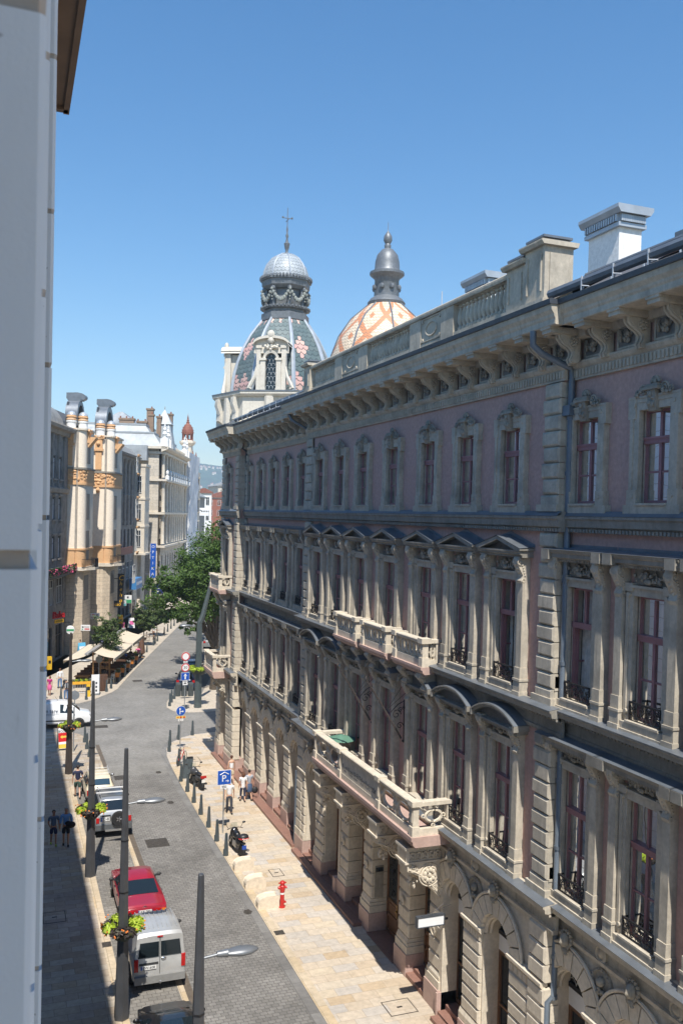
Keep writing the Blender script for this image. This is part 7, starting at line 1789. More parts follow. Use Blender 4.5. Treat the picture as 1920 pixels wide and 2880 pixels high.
# --- red saloon
c = Car('red_saloon', 'dark red saloon car parked nose to tail in front of the silver van', 'car', 5.0, 33.3, 0,
  [(0, .40, .78, .82, .72, .62), (.03, .30, .86, .90, .80, .70), (.10, .28, .90, .95, .83, .74), (.80, .26, .92, .98, .845, .76), (.86, .26, .92, .99, .845, .72), (1.55, .25, .93, 1.37, .845, .58), (2.45, .25, .92, 1.38, .845, .58), (3.05, .25, .91, .98, .84, .72), (3.10, .25, .90, .96, .84, .74), (4.1, .27, .78, .84, .81, .70), (4.35, .30, .70, .74, .76, .62)], 'paint_red')
c.across('rear_window', .90, 1.50, .9, .92); c.across('windscreen', 2.5, 3.0, .92, .9); c.side(1.25, 1.95, .12, .85, y0t=1.6); c.side(2.02, 2.85, .12, .85, y1t=2.5)
c.tail(((.36, .78),), -.0, .66, .80, ('tail_red', 'tail_orange')); c.plate(0, -.01, .66, 'AZ-225', .5, .13); c.box('bumper', -.80, .80, -.08, .12, .34, .56, 'plastic'); c.wheels((.82, 3.5), .30, .845); c.mirrors(2.75, .98, .84, 'plastic')
b = MB(); pts = [(.07*math.cos(a), .02, .86+.07*math.sin(a)) for a in [i*PI/8 for i in range(17)]]; b.tube(pts, .010, 5)
for k in range(3): a = PI/2+k*2*PI/3; b.tube([(0, .02, .86), (.07*math.cos(a), .02, .86+.07*math.sin(a))], .010, 4)
b.obj('badge', 'chrome', c.t); c.box('trim', -.6, .6, 0.845, .86, .985, 1.0, 'chrome'); c.handles((1.45, 2.3), .82, .84, 'plastic')
# --- off-roader with spare wheel
c = Car('silver_offroader', 'silver off-roader with a spare wheel on its back door and roof bars', 'car', 4.95, 43.4, 0,
  [(0, .45, .98, 1.02, .80, .76), (.03, .38, 1.02, 1.10, .84, .76), (.10, .36, 1.04, 1.25, .87, .72), (.42, .34, 1.06, 1.70, .89, .62), (.55, .34, 1.06, 1.745, .89, .63), (2.2, .34, 1.05, 1.76, .89, .62), (2.5, .34, 1.04, 1.70, .88, .60), (3.1, .34, 1.03, 1.08, .87, .74), (4.0, .36, .92, .98, .85, .74), (4.25, .40, .80, .84, .78, .64)], 'paint_suv')
c.across('rear_window', .12, .40, .86, .90); c.across('windscreen', 2.52, 3.05, .9, .9); c.side(.5, 1.15, .1, .85, y0t=.6); c.side(1.22, 2.0, .1, .85); c.side(2.06, 2.9, .1, .85, y1t=2.45)
c.box('roof_panel', -.5, .5, .75, 2.2, 1.762, 1.775, 'paint_suv_dark'); c.tail(((.68, .82),), -.01, .74, 1.0); c.plate(-.38, -.012, .82, 'IZC-838', .42, .2); c.box('plate_recess', -.62, -.14, -.006, .02, .80, 1.10, 'plastic')
for yy in (1.05, 1.75): b = MB(); b.box(-.74, .74, yy-.03, yy+.03, 1.86, 1.90); b.box(-.6, -.56, yy-.03, yy+.03, 1.74, 1.88); b.box(.56, .6, yy-.03, yy+.03, 1.74, 1.88); b.obj('roof_bar', 'sign_white', c.t)
for sg in (-1, 1): c.box('roof_rail', *sorted((sg*.56, sg*.60)), .6, 2.3, 1.77, 1.82, 'plastic')
c.box('bumper', -.86, .86, -.10, .1, .40, .66, 'paint_suv_dark'); c.box('skid_plate', -.4, .4, -.11, .0, .34, .44, 'chrome'); ty, rm = wheel_meshes(.35, .22); o = inst('spare_wheel', ty, c.t, (.22, -.13, .93), -PI/2); inst('rim', rm, o); c.wheels((.78, 3.35), .35, .885); c.mirrors(2.85, 1.12, .88, 'plastic'); c.handles((1.2, 2.05), .95, .885, 'plastic')
# --- small cream estate
c = Car('cream_estate', 'small old cream estate car with a thin roof rack, in front of the off-roader', 'car', 4.80, 48.25, 0,
  [(0, .42, .80, .84, .64, .56), (.03, .34, .86, .92, .70, .62), (.12, .32, .88, 1.02, .735, .62), (.35, .30, .90, 1.36, .745, .54), (.6, .30, .90, 1.42, .75, .55), (1.9, .30, .89, 1.43, .75, .55), (2.1, .30, .88, 1.38, .75, .54), (2.5, .30, .87, .92, .74, .62), (3.2, .32, .80, .86, .70, .60), (3.5, .36, .66, .72, .62, .5)], 'paint_cream')
c.across('rear_window', .15, .34, .82, .88, 'blue_glass'); c.across('windscreen', 2.12, 2.46, .9, .9); c.side(.4, 1.1, .12, .85); c.side(1.18, 2.25, .12, .85, y1t=2.1)
c.tail(((.58, .70),), .0, .60, .86); c.box('bumper', -.68, .68, -.08, .08, .36, .46, 'chrome'); c.box('handle', -.12, .12, -.01, .03, .78, .82, 'plastic'); b = MB()
for sg in (-1, 1): b.tube([(sg*.5, .7, 1.52), (sg*.5, 1.9, 1.52)], .012, 5)
for yy in (.75, 1.3, 1.85): b.tube([(-.52, yy, 1.52), (.52, yy, 1.52)], .012, 5); b.tube([(.5, yy, 1.40), (.5, yy, 1.62)], .012, 5); b.tube([(-.5, yy, 1.40), (-.5, yy, 1.52)], .012, 5)
b.tube([(.5, .75, 1.62), (.5, 1.85, 1.62)], .012, 5); b.obj('roof_rack', 'pipe_light', c.t); c.wheels((.62, 2.85), .27, .74, .16); c.mirrors(2.2, .98, .74, 'chrome')
# --- black hatchback at the bottom edge
c = Car('black_hatchback', 'glossy black car with a dark glass roof, partly hidden by the plain lamp', 'car', 4.62, 22.7, 0,
  [(0, .42, .80, .84, .72, .66), (.03, .30, .88, .94, .80, .70), (.12, .28, .92, 1.05, .84, .66), (.55, .26, .94, 1.40, .86, .58), (.9, .26, .94, 1.46, .86, .58), (2.1, .26, .93, 1.47, .86, .57), (2.5, .26, .92, 1.40, .86, .56), (3.35, .26, .90, .98, .85, .70), (3.9, .28, .80, .86, .80, .66), (4.1, .32, .68, .72, .72, .56)], 'paint_black')
c.across('rear_window', .15, .52, .86, .9); c.across('sunroof', .95, 1.9, .8, .8); c.across('windscreen', 2.52, 3.3, .9, .92); c.side(.6, 1.3, .12, .85, y0t=.8); c.side(1.38, 3.0, .12, .85, y1t=2.45)
c.tail(((.55, .80),), .0, .72, .94); c.plate(0, -.012, .60, 'LCT-417'); c.box('bumper', -.8, .8, -.07, .1, .32, .52, 'paint_black'); c.wheels((.75, 3.3), .31, .855); c.mirrors(2.95, 1.0, .86, 'paint_black')
# --- white delivery van crossing from the left (drives towards +x)
c = Car('white_van', 'white delivery van with lettering on its side entering the crossing', 'van', 1.65, 67.15, -PI/2-.04,
  [(0, .38, 1.0, 1.02, .80, .78), (.04, .30, 1.05, 1.70, .87, .74), (.12, .30, 1.06, 1.80, .88, .72), (1.5, .28, 1.05, 1.84, .89, .72), (2.4, .28, 1.04, 1.82, .89, .70), (2.75, .28, 1.03, 1.74, .88, .66), (3.45, .28, 1.02, 1.14, .87, .74), (4.05, .28, .92, .98, .84, .70), (4.25, .30, .74, .78, .76, .6)], 'paint_white')
c.across('windscreen', 2.8, 3.42, .92, .9); c.side(2.05, 3.0, .08, .88, y1t=2.72); c.wheels((.75, 3.35), .32, .88); c.mirrors(3.0, 1.2, .9, 'plastic'); c.tail(((.70, .83),), 0, .7, 1.1)
c.box('front_bumper', -.80, .80, 3.95, 4.28, .28, .62, 'plastic')
for sg in (-1, 1): c.box('headlight', *sorted((sg*.45, sg*.80)), 3.95, 4.16, .74, .90, 'chrome'); c.box('side_trim', *sorted((sg*.885, sg*.90)), .9, 3.0, .52, .60, 'plastic')
b = MB(); fm = frame((.885, 1.25, 1.28), (0, 1, 0), (-.12, 0, 1)); lettering(b, 'elkin terv', .34, fm, depth=.01); b.box(.888, .898, .45, 2.0, 1.06, 1.075); b.box(.888, .898, .45, 1.7, .99, 1.0); b.obj('lettering', 'zinc_dark', c.t)
b = MB(); b.tube([(0, 1.9, 1.84), (.0, 1.7, 2.12)], .012, 5); b.obj('aerial', 'plastic', c.t)
# --- cars parked under the tree
def backcar(name, label, x, y, rz, mat, glass='car_glass'):
    c = Car(name, label, 'car', x, y, rz, [(0, .42, .80, .84, .72, .66), (.03, .30, .88, .94, .80, .70), (.12, .28, .92, 1.05, .84, .68), (.6, .26, .94, 1.40, .86, .60), (.9, .26, .94, 1.45, .86, .60), (2.1, .26, .93, 1.46, .86, .59), (2.5, .26, .92, 1.40, .86, .58), (3.3, .26, .90, .98, .85, .72), (4.0, .28, .80, .86, .80, .66), (4.2, .32, .68, .72, .72, .56)], mat)
    c.across('rear_window', .15, .56, .88, .9, glass); c.across('windscreen', 2.52, 3.25, .9, .92); c.side(.7, 1.35, .12, .85); c.side(1.42, 2.9, .12, .85, y1t=2.45); c.tail(((.56, .80),), 0, .74, .96); c.plate(0, -.012, .58, 'MNK-204'); c.box('bumper', -.8, .8, -.07, .1, .32, .52, mat); c.wheels((.75, 3.3), .31, .855); c.mirrors(2.95, 1.02, .86, mat); return c
backcar('navy_car', 'dark navy car parked behind the three recycling posts', 14.75, 77.4, -.22, 'paint_navy'); backcar('blue_car', 'dark car with a pale blue roof parked beyond the navy one', 16.3, 83.4, -.27, 'paint_black', 'blue_glass').box('roof_panel', -.5, .5, .95, 2.1, 1.462, 1.475, 'paint_blue')
backcar('white_hatchback', 'pale grey hatchback with a black rear window under the hanging branches', 21.9, 100.4, -.3, 'paint_grey'); backcar('far_car', 'bluish car half hidden by leaves beyond the pale hatchback', 24.0, 107.0, -.3, 'paint_blue')
# --- motorcycles and a bicycle
def bike_wheel(parent, y, r, w, x=0., spokes=5, rz=0.):
    ty, rm = wheel_meshes(r, w); o = inst('wheel', ty, parent, (x, y, r)); inst('rim', rm, o); return o
def motorcycle(name, label, x, y, rz, kind):
    t = thing(name, label, 'motorcycle', (x, y, 0), rz); bike_wheel(t, .12+.2, .31, .15); bike_wheel(t, 1.75, .31, .12)
    m = 'paint_black' if kind == 'tour' else 'paint_scooter'
    b = MB(); b.ball((0, 1.15, .82), .30, 0, 10, 7, (.62, 1.0, .62)); b.ball((0, .75, .62), .22, 0, 8, 6, (.8, 1.2, 1.)); b.ball((0, 1.42, .80), .24, 0, 8, 6, (.9, .75, 1.2)); b.tube([(0, .32, .62), (0, .8, .70)], [.07, .14], 8); b.obj('body', m, t, 50)
    b = MB(); b.ball((0, .72, .84), .24, 0, 10, 6, (.62, 1.5, .35)); b.obj('seat', 'black_paint', t, 50)
    b = MB(); b.box(-.12, .12, .85, 1.35, .28, .58); b.tube([(.12, 1.3, .35), (.16, .7, .28), (.20, .1, .40)], [.04, .05, .065], 8); b.obj('engine', 'rim_metal' if kind == 'tour' else 'plastic', t)
    b = MB()
    for sg in (-1, 1): b.tube([(sg*.08, 1.75, .31), (sg*.08, 1.5, .95)], .03, 6)
    b.obj('fork', 'chrome', t)
    b = MB(); b.tube([(-.38, 1.32, 1.02), (-.2, 1.42, 1.04), (.2, 1.42, 1.04), (.38, 1.32, 1.02)], .018, 6); hb = b.obj('handlebar', 'plastic', t)
    for sg in (-1, 1): b = MB(); b.tube([(sg*.3, 1.40, 1.04), (sg*.42, 1.42, 1.22)], .012, 4); b.ball((sg*.46, 1.42, 1.25), .075, 0, 8, 5, (1.2, .5, .7)); b.obj('mirror', 'plastic', hb, 40)
    b = MB(); b.add([(-.20, 1.58, 1.0), (.20, 1.58, 1.0), (.14, 1.44, 1.28), (-.14, 1.44, 1.28)], [(0, 1, 2, 3)]); b.obj('windscreen', 'pane', t)
    if kind == 'tour':
        b = MB(); b.ball((0, .18, 1.0), .26, 0, 12, 8, (.95, .75, .62)); o = b.obj('top_box', 'black_paint', t, 50); b = MB(); b.ball((0, .165, .965), .262, 0, 14, 8, (.97, .76, .32)); b.obj('reflector', 'tail_red', o, 50)
        b = MB(); b.tube([(-.11, -.035, 1.0), (-.06, -.04, .92), (0, -.043, .99), (.06, -.04, .92), (.11, -.035, 1.0)], .016, 4); b.obj('emblem', 'sign_white', o)
    else:
        b = MB(); b.box(-.16, .16, .0, .12, .74, .86); b.obj('tail_light', 'tail_red', t)
    b = MB(); b.box(-.10, .10, .05, .07, .48, .66); b.obj('number_plate', 'plate_blue' if kind == 'tour' else 'plate_white', t); b = MB(); b.tube([(.10, .6, .3), (.26, .5, .02)], .015, 4); b.box(-.08, .08, .10, .22, .68, .74); b.obj('stand', 'plastic', t)
motorcycle('touring_motorcycle', 'touring motorcycle with a black and red top box by the stone blocks', 10.22, 38.75, .10, 'tour'); motorcycle('scooter', 'dark grey scooter with a red tail light beside the bollards', 10.5, 49.1, .22, 'scoot')
t = thing('bicycle', 'red bicycle with a bare frame leaning on the blue arrow sign post', 'bicycle', (10.05, 54.5, 0), -.55)
for y in (0, 1.05):
    b = MB(); b.tube([(0, y+.33*math.cos(a), .34+.33*math.sin(a)) for a in [2*PI*i/20 for i in range(21)]], .018, 5)
    for k in range(9): a = 2*PI*k/9; b.tube([(0, y, .34), (0, y+.33*math.cos(a), .34+.33*math.sin(a))], .004, 3)
    b.obj('wheel', 'tyre', t)
b = MB()
for p in (((0, 0, .34), (0, .45, .30), (0, .35, .85)), ((0, 0, .34), (0, .36, .78), (0, .88, .82)), ((0, .45, .30), (0, .9, .75), (0, .88, .95)), ((0, .9, .75), (0, 1.05, .34))): b.tube(p, .018, 6)
b.obj('frame', 'red_paint', t); b = MB(); b.ball((0, .34, .90), .11, 0, 8, 5, (.7, 1.3, .35)); b.obj('saddle', 'black_paint', t, 40); b = MB(); b.tube([(-.28, .84, 1.0), (0, .9, .98), (.28, .84, 1.0)], .014, 6); b.tube([(0, .9, .98), (0, .88, .9)], .014, 6); b.obj('handlebar', 'chrome', t)

# ------------------------------------------------------------------ people
def skin(nm, joints, edges, mats, parent, root=0, lv=1, extra=None):
    """one continuous body grown over a skeleton: joints = [(pos, rx, ry)]"""
    me = bpy.data.meshes.new(nm); me.from_pydata([j[0] for j in joints], edges, [])
    o = bpy.data.objects.new(nm, me); COL.objects.link(o)
    o.modifiers.new('s', 'SKIN').use_smooth_shade = True
    for i, j in enumerate(joints): me.skin_vertices[0].data[i].radius = (j[1], j[2]); me.skin_vertices[0].data[i].use_root = i == root
    o.modifiers.new('d', 'SUBSURF').levels = lv
    bpy.context.view_layer.update()
    m2 = bpy.data.meshes.new_from_object(o.evaluated_get(bpy.context.evaluated_depsgraph_get())); bpy.data.objects.remove(o); bpy.data.meshes.remove(me)
    vs = [tuple(v.co) for v in m2.vertices]; fs = [tuple(p.vertices) for p in m2.polygons]; bpy.data.meshes.remove(m2)
    b = MB(); b.add(vs, fs)
    if extra: b.merge(extra)
    return b.obj(nm, mats, parent, 180)
for nm, c in (('skin_tone', (.56, .34, .24)), ('skin_tan', (.36, .19, .115)), ('hair_dark', (.022, .015, .012)), ('hair_brown', (.11, .045, .025)), ('hair_grey', (.30, .29, .28)), ('cloth_white', (.74, .75, .77)), ('cloth_sky', (.13, .27, .52)), ('cloth_navy', (.02, .024, .06)), ('cloth_black', (.015, .015, .018)), ('cloth_charcoal', (.045, .048, .06)), ('cloth_teal', (.09, .13, .19)), ('cloth_green', (.035, .075, .06)), ('cloth_print', (.36, .38, .43)), ('cloth_jean', (.06, .10, .19)), ('cloth_denim', (.10, .19, .36)), ('cloth_magenta', (.40, .02, .17)), ('cloth_pink', (.65, .12, .30)), ('cloth_red', (.5, .05, .04)), ('cloth_blue', (.03, .10, .42)), ('shoe_black', (.012, .012, .013)), ('shoe_tan', (.42, .27, .18)), ('shoe_lime', (.35, .50, .05)), ('cloth_beige', (.6, .5, .36)), ('bag_black', (.015, .014, .015))):
    plain(nm, c, .85 if 'cloth' in nm else .6, 0, .1, 12.)
def person(label, x, y, rz, h=1.75, sk='skin_tone', hair=('hair_dark', 'short'), top='cloth_white', sleeve='short', bottom='cloth_charcoal', bkind='long', shoe='shoe_black', stride=.18, armL=(.0, .06), armR=(.0, -.06), bend=(0, 0), group=None, seated=False, fem=False, z=0., headturn=0.):
    """own frame: faces +y"""
    t = thing('person', label, 'person', (x, y, z), rz, group); k = h/1.75
    V = lambda a, b_, c: (a*k, b_*k, c*k)
    hipz = .92; sw = .17 if fem else .20; hw = .095
    if seated:
        hipz = .52; kn = [V(s*hw*1.2, .42, .50) for s in (-1, 1)]; an = [V(s*hw*1.1, .40, .09) for s in (-1, 1)]; toe = [V(s*hw*1.1, .56, .03) for s in (-1, 1)]
    else:
        kn = [V(-hw*1.02, stride*.55, .50), V(hw*1.02, -stride*.10, .50)]; an = [V(-hw, stride*.9, .085), V(hw, -stride*.95, .10)]; toe = [V(-hw*1.15, stride*.9+.15, .03), V(hw*1.15, -stride*.95+.15, .04)]
    hip = [V(s*hw, 0, hipz-.04) for s in (-1, 1)]
    P0 = V(0, 0, hipz); W = V(0, -.01, hipz+.17); CH = V(0, .0, hipz+.36); SH = V(0, -.01, hipz+.49); NK = V(0, 0, hipz+.56); CHIN = V(0, .03, hipz+.65); HD = V(0, .02, hipz+.73); TOPH = V(0, .005, hipz+.80)
    S = [V(s*sw, -.01, hipz+.475) for s in (-1, 1)]
    EL, WR, HA = [], [], []
    for i, (s, a, bd) in enumerate(((-1, armL, bend[0]), (1, armR, bend[1]))):
        e = V(s*(sw+.05), a[0]*.28-.01, hipz+.475-.28); w = V(s*(sw+.06-bd*.14), a[0]*.5+bd*.20, hipz+.475-.53+bd*.24); d = (Vector(w)-Vector(e)).normalized()*.085*k
        EL.append(e); WR.append(w); HA.append(tuple(Vector(w)+d))
    r = lambda a, b_=None: (a*k, (b_ or a)*k)
    J = [(P0, *r(.135, .105)), (W, *r(.12 if not fem else .10, .095)), (CH, *r(.15 if not fem else .13, .11)), (SH, *r(.12, .085)), (NK, *r(.052)), (CHIN, *r(.062, .07)), (HD, *r(.078, .092)), (TOPH, *r(.062, .075))]
    E = [(0, 1), (1, 2), (2, 3), (3, 4), (4, 5), (5, 6), (6, 7)]
    for i in range(2):
        n = len(J); J += [(S[i], *r(.058)), (EL[i], *r(.042)), (WR[i], *r(.028)), (HA[i], *r(.032, .02))]; E += [(3, n), (n, n+1), (n+1, n+2), (n+2, n+3)]
        n = len(J); J += [(hip[i], *r(.085)), (kn[i], *r(.056)), (an[i], *r(.036)), (toe[i], *r(.03))]; E += [(0, n), (n, n+1), (n+1, n+2), (n+2, n+3)]
    ex = MB()
    for i, s in enumerate((-1, 1)):                                      # five bent fingers on each hand
        hp = Vector(HA[i]); d = (hp-Vector(WR[i])).normalized(); fw = Vector((0, 1, 0)); fw = (fw-d*fw.dot(d)).normalized(); inn = Vector((-s, 0, 0))
        for q, ln in enumerate((.068, .078, .072, .056)):
            o0 = hp+fw*(.024-.016*q)*k+d*.012*k; ex.tube([o0-d*.02*k, o0+d*ln*.5*k+inn*.006, o0+d*ln*.9*k+inn*.024*k], [.0085*k, .008*k, .006*k], 5)
        o0 = hp+fw*.026*k-d*.035*k; ex.tube([o0, o0+fw*.028*k+d*.02*k, o0+fw*.03*k+d*.05*k+inn*.01], [.011*k, .010*k, .007*k], 5)
    ex.ball(V(0, .112, hipz+.715), .014*k, 0, 6, 4, (.8, 1., 1.3))
    for s in (-1, 1): ex.ball(V(s*.080, .01, hipz+.725), .02*k, 0, 6, 4, (.4, .8, 1.3))
    skin('body', J, E, sk, t, 0, 1, ex)
    b = MB(); b.ball(V(-.032, .100, hipz+.745), .010*k, 0, 6, 4); b.obj('eye', 'hair_dark', t); b = MB(); b.ball(V(.032, .100, hipz+.745), .010*k, 0, 6, 4); b.obj('eye', 'hair_dark', t)
    b = MB(); b.ball(V(0, .098, hipz+.675), .016*k, 0, 6, 4, (1.5, .4, .5)); b.obj('mouth', 'cloth_red', t)
    g = .018
    JT = [(V(0, 0, hipz-.02 if sleeve != 'tunic' else hipz-.16), *r(.15 if sleeve != 'tunic' else .19, .12)), (W, *r(.12+g if not fem else .115, .095+g)), (CH, *r((.15 if not fem else .135)+g, .11+g)), (SH, *r(.12+g, .085+g)), (V(0, 0, hipz+.535), *r(.06, .06))]; ET = [(0, 1), (1, 2), (2, 3), (3, 4)]
    for i in range(2):
        n = len(JT); JT += [(S[i], *r(.075))]; ET += [(3, n)]
        if sleeve in ('short', 'tunic'): m = tuple((Vector(S[i])*.35+Vector(EL[i])*.65)); JT += [(m, *r(.062))]; ET += [(n, n+1)]
        elif sleeve == 'long': m = tuple(Vector(WR[i])*.85+Vector(EL[i])*.15); JT += [(EL[i], *r(.058)), (m, *r(.042))]; ET += [(n, n+1), (n+1, n+2)]
        elif sleeve == 'rolled': m = tuple(Vector(WR[i])*.35+Vector(EL[i])*.65); JT += [(EL[i], *r(.060)), (m, *r(.050))]; ET += [(n, n+1), (n+1, n+2)]
    skin('shirt', JT, ET, top, t, 0)
    JB = [(V(0, 0, hipz+.05), *r(.14, .115)), (V(0, 0, hipz-.03), *r(.15, .13))]; EB = [(0, 1)]
    if bkind == 'skirt':
        b = MB(); b.lathe([(.14*k, (hipz+.06)*k), (.19*k, (hipz-.1)*k), (.21*k, .52*k), (.19*k, .50*k)], (0, 0, 0), 14, 0, 'z', 0, True, 1., .8); b.obj('skirt', bottom, t, 60)
    else:
        for i in range(2):
            n = len(JB); kk = Vector(kn[i]); hh = Vector(hip[i]); aa = Vector(an[i])
            if bkind == 'shorts': JB += [(tuple(hh), *r(.105)), (tuple(hh*.5+kk*.5), *r(.10)), (tuple(hh*.12+kk*.88), *r(.092))]; EB += [(1, n), (n, n+1), (n+1, n+2)]
            elif bkind == 'capri': JB += [(tuple(hh), *r(.10)), (tuple(kk), *r(.072)), (tuple(kk*.5+aa*.5), *r(.058))]; EB += [(1, n), (n, n+1), (n+1, n+2)]
            else: JB += [(tuple(hh), *r(.105)), (tuple(kk), *r(.078)), (tuple(aa), *r(.064))]; EB += [(1, n), (n, n+1), (n+1, n+2)]
        skin('trousers' if bkind != 'shorts' else 'shorts', JB, EB, bottom, t, 0)
    for i in range(2):
        b = MB(); a, c = Vector(an[i]), Vector(toe[i]); m = (a*.45+c*.55); b.ball((m.x, m.y-.02*k, min(a.z, .09*k)*.5+.012), .06*k, 0, 8, 6, (.8, 2.2, .85)); b.obj('shoe', shoe, t, 60)
    hc, hk = hair
    b = MB(); b.ball(V(0, -.012, hipz+.765), .096*k, 0, 10, 7, (.92, 1.05, .88))
    b.v = [p if p[1] < .06*k or p[2] > (hipz+.79)*k else (p[0], p[1]-.05*k, p[2]+.03*k) for p in b.v]
    if hk == 'long': b.ball(V(0, -.06, hipz+.66), .10*k, 0, 10, 7, (1.1, .75, 1.35))
    if hk == 'bun': b.ball(V(0, -.09, hipz+.80), .05*k, 0, 8, 6)
    if hk != 'bald': b.obj('hair', hc, t, 60)
    return t
def held(name, label, cat, x, y, z, make, mat, rz=0.):
    t = thing(name, label, cat, (x, y, z), rz); b = MB(); make(b); b.obj('body', mat, t, 40); return t, b
def strapbag(b): b.ball((0, 0, .16), .17, 0, 10, 7, (1., .55, 1.)); 
def bag(label, x, y, z, w=1.): 
    t = thing('handbag', label, 'bag', (x, y, z)); b = MB(); b.ball((0, 0, .17*w), .18*w, 0, 10, 7, (1., .55, 1.)); b.obj('pouch', 'bag_black', t, 60)
    b = MB(); b.tube([(-.1*w, 0, .27*w), (-.07*w, 0, .48*w), (.07*w, 0, .48*w), (.1*w, 0, .27*w)], .012, 5); b.obj('strap', 'bag_black', t)
person('heavy bald man in white shirt and dark trousers walking beside the parking sign', 11.03, 45.2, PI-.05, 1.76, top='cloth_white', hair=('hair_grey', 'bald'), bottom='cloth_charcoal', armL=(-.25, 0), armR=(.2, 0), stride=.2)
person('woman in a white sleeveless top and pale shorts walking away, hair in a bun', 12.29, 50.0, .1, 1.68, 'skin_tone', ('hair_brown', 'bun'), 'cloth_white', 'none', 'cloth_beige', 'shorts', 'shoe_tan', .2, (-.1, 0), (.2, 0), fem=True)
person('woman with wavy brown hair in a white blouse and dark cropped trousers', 12.16, 46.78, 0, 1.64, 'skin_tone', ('hair_brown', 'long'), 'cloth_white', 'tunic', 'cloth_navy', 'capri', 'shoe_black', .16, (.1, 0), (-.15, 0), fem=True)
person('short-haired woman in a grey patterned top and blue skirt', 12.55, 46.95, .05, 1.68, 'skin_tone', ('hair_dark', 'short'), 'cloth_print', 'short', 'cloth_jean', 'skirt', 'shoe_black', .22, (-.1, 0), (.12, 0), fem=True)
bag('black handbag carried by the woman in the patterned top', 12.88, 46.95, .36)
person('man in a sky blue shirt and black shorts carrying a dark jacket', 2.73, 42.9, PI-.05, 1.79, 'skin_tan', ('hair_grey', 'short'), 'cloth_sky', 'rolled', 'cloth_black', 'shorts', 'shoe_black', .13, (.1, 0), (.1, 0), (.75, 0))
t = thing('jacket', 'dark folded jacket held against the man in the sky blue shirt', 'jacket', (2.92, 42.62, 1.06)); b = MB(); b.ball((0, 0, 0), .2, 0, 12, 8, (1.1, .5, .8)); b.ball((-.12, -.02, .1), .12, 0, 8, 6, (1.2, .6, .8)); b.obj('cloth', 'cloth_black', t, 60)
person('younger man in grey-blue T-shirt, dark shorts and lime shoes in the shade', 2.19, 43.15, PI+.05, 1.64, 'skin_tan', ('hair_dark', 'short'), 'cloth_teal', 'short', 'cloth_navy', 'shorts', 'shoe_lime', .2, (.2, 0), (-.1, 0), (0, .5))
person('man in a navy T-shirt and green shorts walking away past the cream estate car', 3.74, 49.9, .02, 1.79, 'skin_tone', ('hair_dark', 'short'), 'cloth_navy', 'short', 'cloth_green', 'shorts', 'shoe_black', .28, (.1, 0), (-.1, 0), (0, .55))
person('person in a pale shirt partly hidden by the pale wall', 1.42, 42.6, PI, 1.75, 'skin_tone', ('hair_brown', 'short'), 'cloth_print', 'long', 'cloth_charcoal', 'long', 'shoe_black', .15, (.3, 0), (.3, 0)); bag('dark bag held by the half-hidden person at the pale wall', 1.58, 42.3, .72, .8)
person('man in white shirt and jeans carrying a black bag across the sunny pavement', 4.43, 81.0, .25, 1.78, 'skin_tone', ('hair_brown', 'short'), 'cloth_white', 'long', 'cloth_denim', 'long', 'shoe_black', .16); bag('black bag carried by the man in white and jeans', 4.85, 80.9, .42, 1.1)
person('woman in a magenta top and skirt standing on the sunny pavement beyond the van', 3.45, 78.2, PI-.4, 1.66, 'skin_tan', ('hair_brown', 'long'), 'cloth_magenta', 'short', 'cloth_pink', 'skirt', 'shoe_tan', .1, fem=True)
person('dark-haired person with bare shoulders beside the woman in magenta', 2.95, 76.6, -.5, 1.66, 'skin_tan', ('hair_dark', 'long'), 'cloth_denim', 'none', 'cloth_beige', 'shorts', 'shoe_tan', .12, fem=True)
person('man in a black jacket and jeans with a backpack behind the white van', 4.65, 75.85, .1, 1.78, 'skin_tone', ('hair_grey', 'short'), 'cloth_black', 'long', 'cloth_denim', 'long', 'shoe_black', .1)
t = thing('backpack', 'black backpack with grey straps on the man behind the white van', 'backpack', (4.67, 75.66, 1.02)); b = MB(); b.ball((0, 0, .22), .2, 0, 10, 8, (.85, .5, 1.25)); b.obj('pack', 'cloth_charcoal', t, 60); b = MB(); b.box(-.12, -.07, -.115, -.09, .05, .42); b.box(.07, .12, -.115, -.09, .05, .42); b.obj('strap', 'pipe_light', t)
person('woman in a red and black dress standing by the first cream bay', 7.42, 99.6, 2.2, 1.66, 'skin_tan', ('hair_brown', 'long'), 'cloth_red', 'none', 'cloth_black', 'skirt', 'shoe_black', .08, fem=True)
person('small figure in pink walking far along the sunny pavement', 13.93, 116.0, .3, 1.6, 'skin_tone', ('hair_brown', 'long'), 'cloth_pink', 'short', 'cloth_pink', 'skirt', 'shoe_tan', .15, fem=True)
person('waiter in white shirt and black shorts with one arm out beyond the terrace', 16.85, 109.6, -1.2, 1.78, 'skin_tan', ('hair_dark', 'short'), 'cloth_white', 'short', 'cloth_black', 'shorts', 'shoe_black', .15, (0, 0), (.9, 0), (0, .9))

# ------------------------------------------------------------------ terrace of the cafe
RZL = math.atan2(.9537, .3007)                   # local x runs along the row
def at(s, o): p = rw(s, o); return p
def bench_table():
    tp = MB(); tp.box(-.38, .38, -.62, .62, .70, .76); sd = MB(); lg = MB(); lg.box(-.3, .3, -.5, -.42, 0, .7); lg.box(-.3, .3, .42, .5, 0, .7)
    b1 = MB(); b1.box(.44, .70, -.62, .62, .42, .47); b1.box(.70, .74, -.62, .62, .42, .92); b1.box(.5, .68, -.5, -.44, 0, .42); b1.box(.5, .68, .44, .5, 0, .42)
    return tp.mesh('table_top', 'wood_brown'), lg.mesh('leg', 'wood_brown'), b1.mesh('bench', 'wood_brown')
TT, TL, TB = bench_table(); tb2 = MB(); tb2.merge(MB()); k_ = 0
names_row = ('first', 'second', 'third', 'fourth', 'fifth', 'sixth', 'seventh', 'eighth', 'ninth', 'tenth')
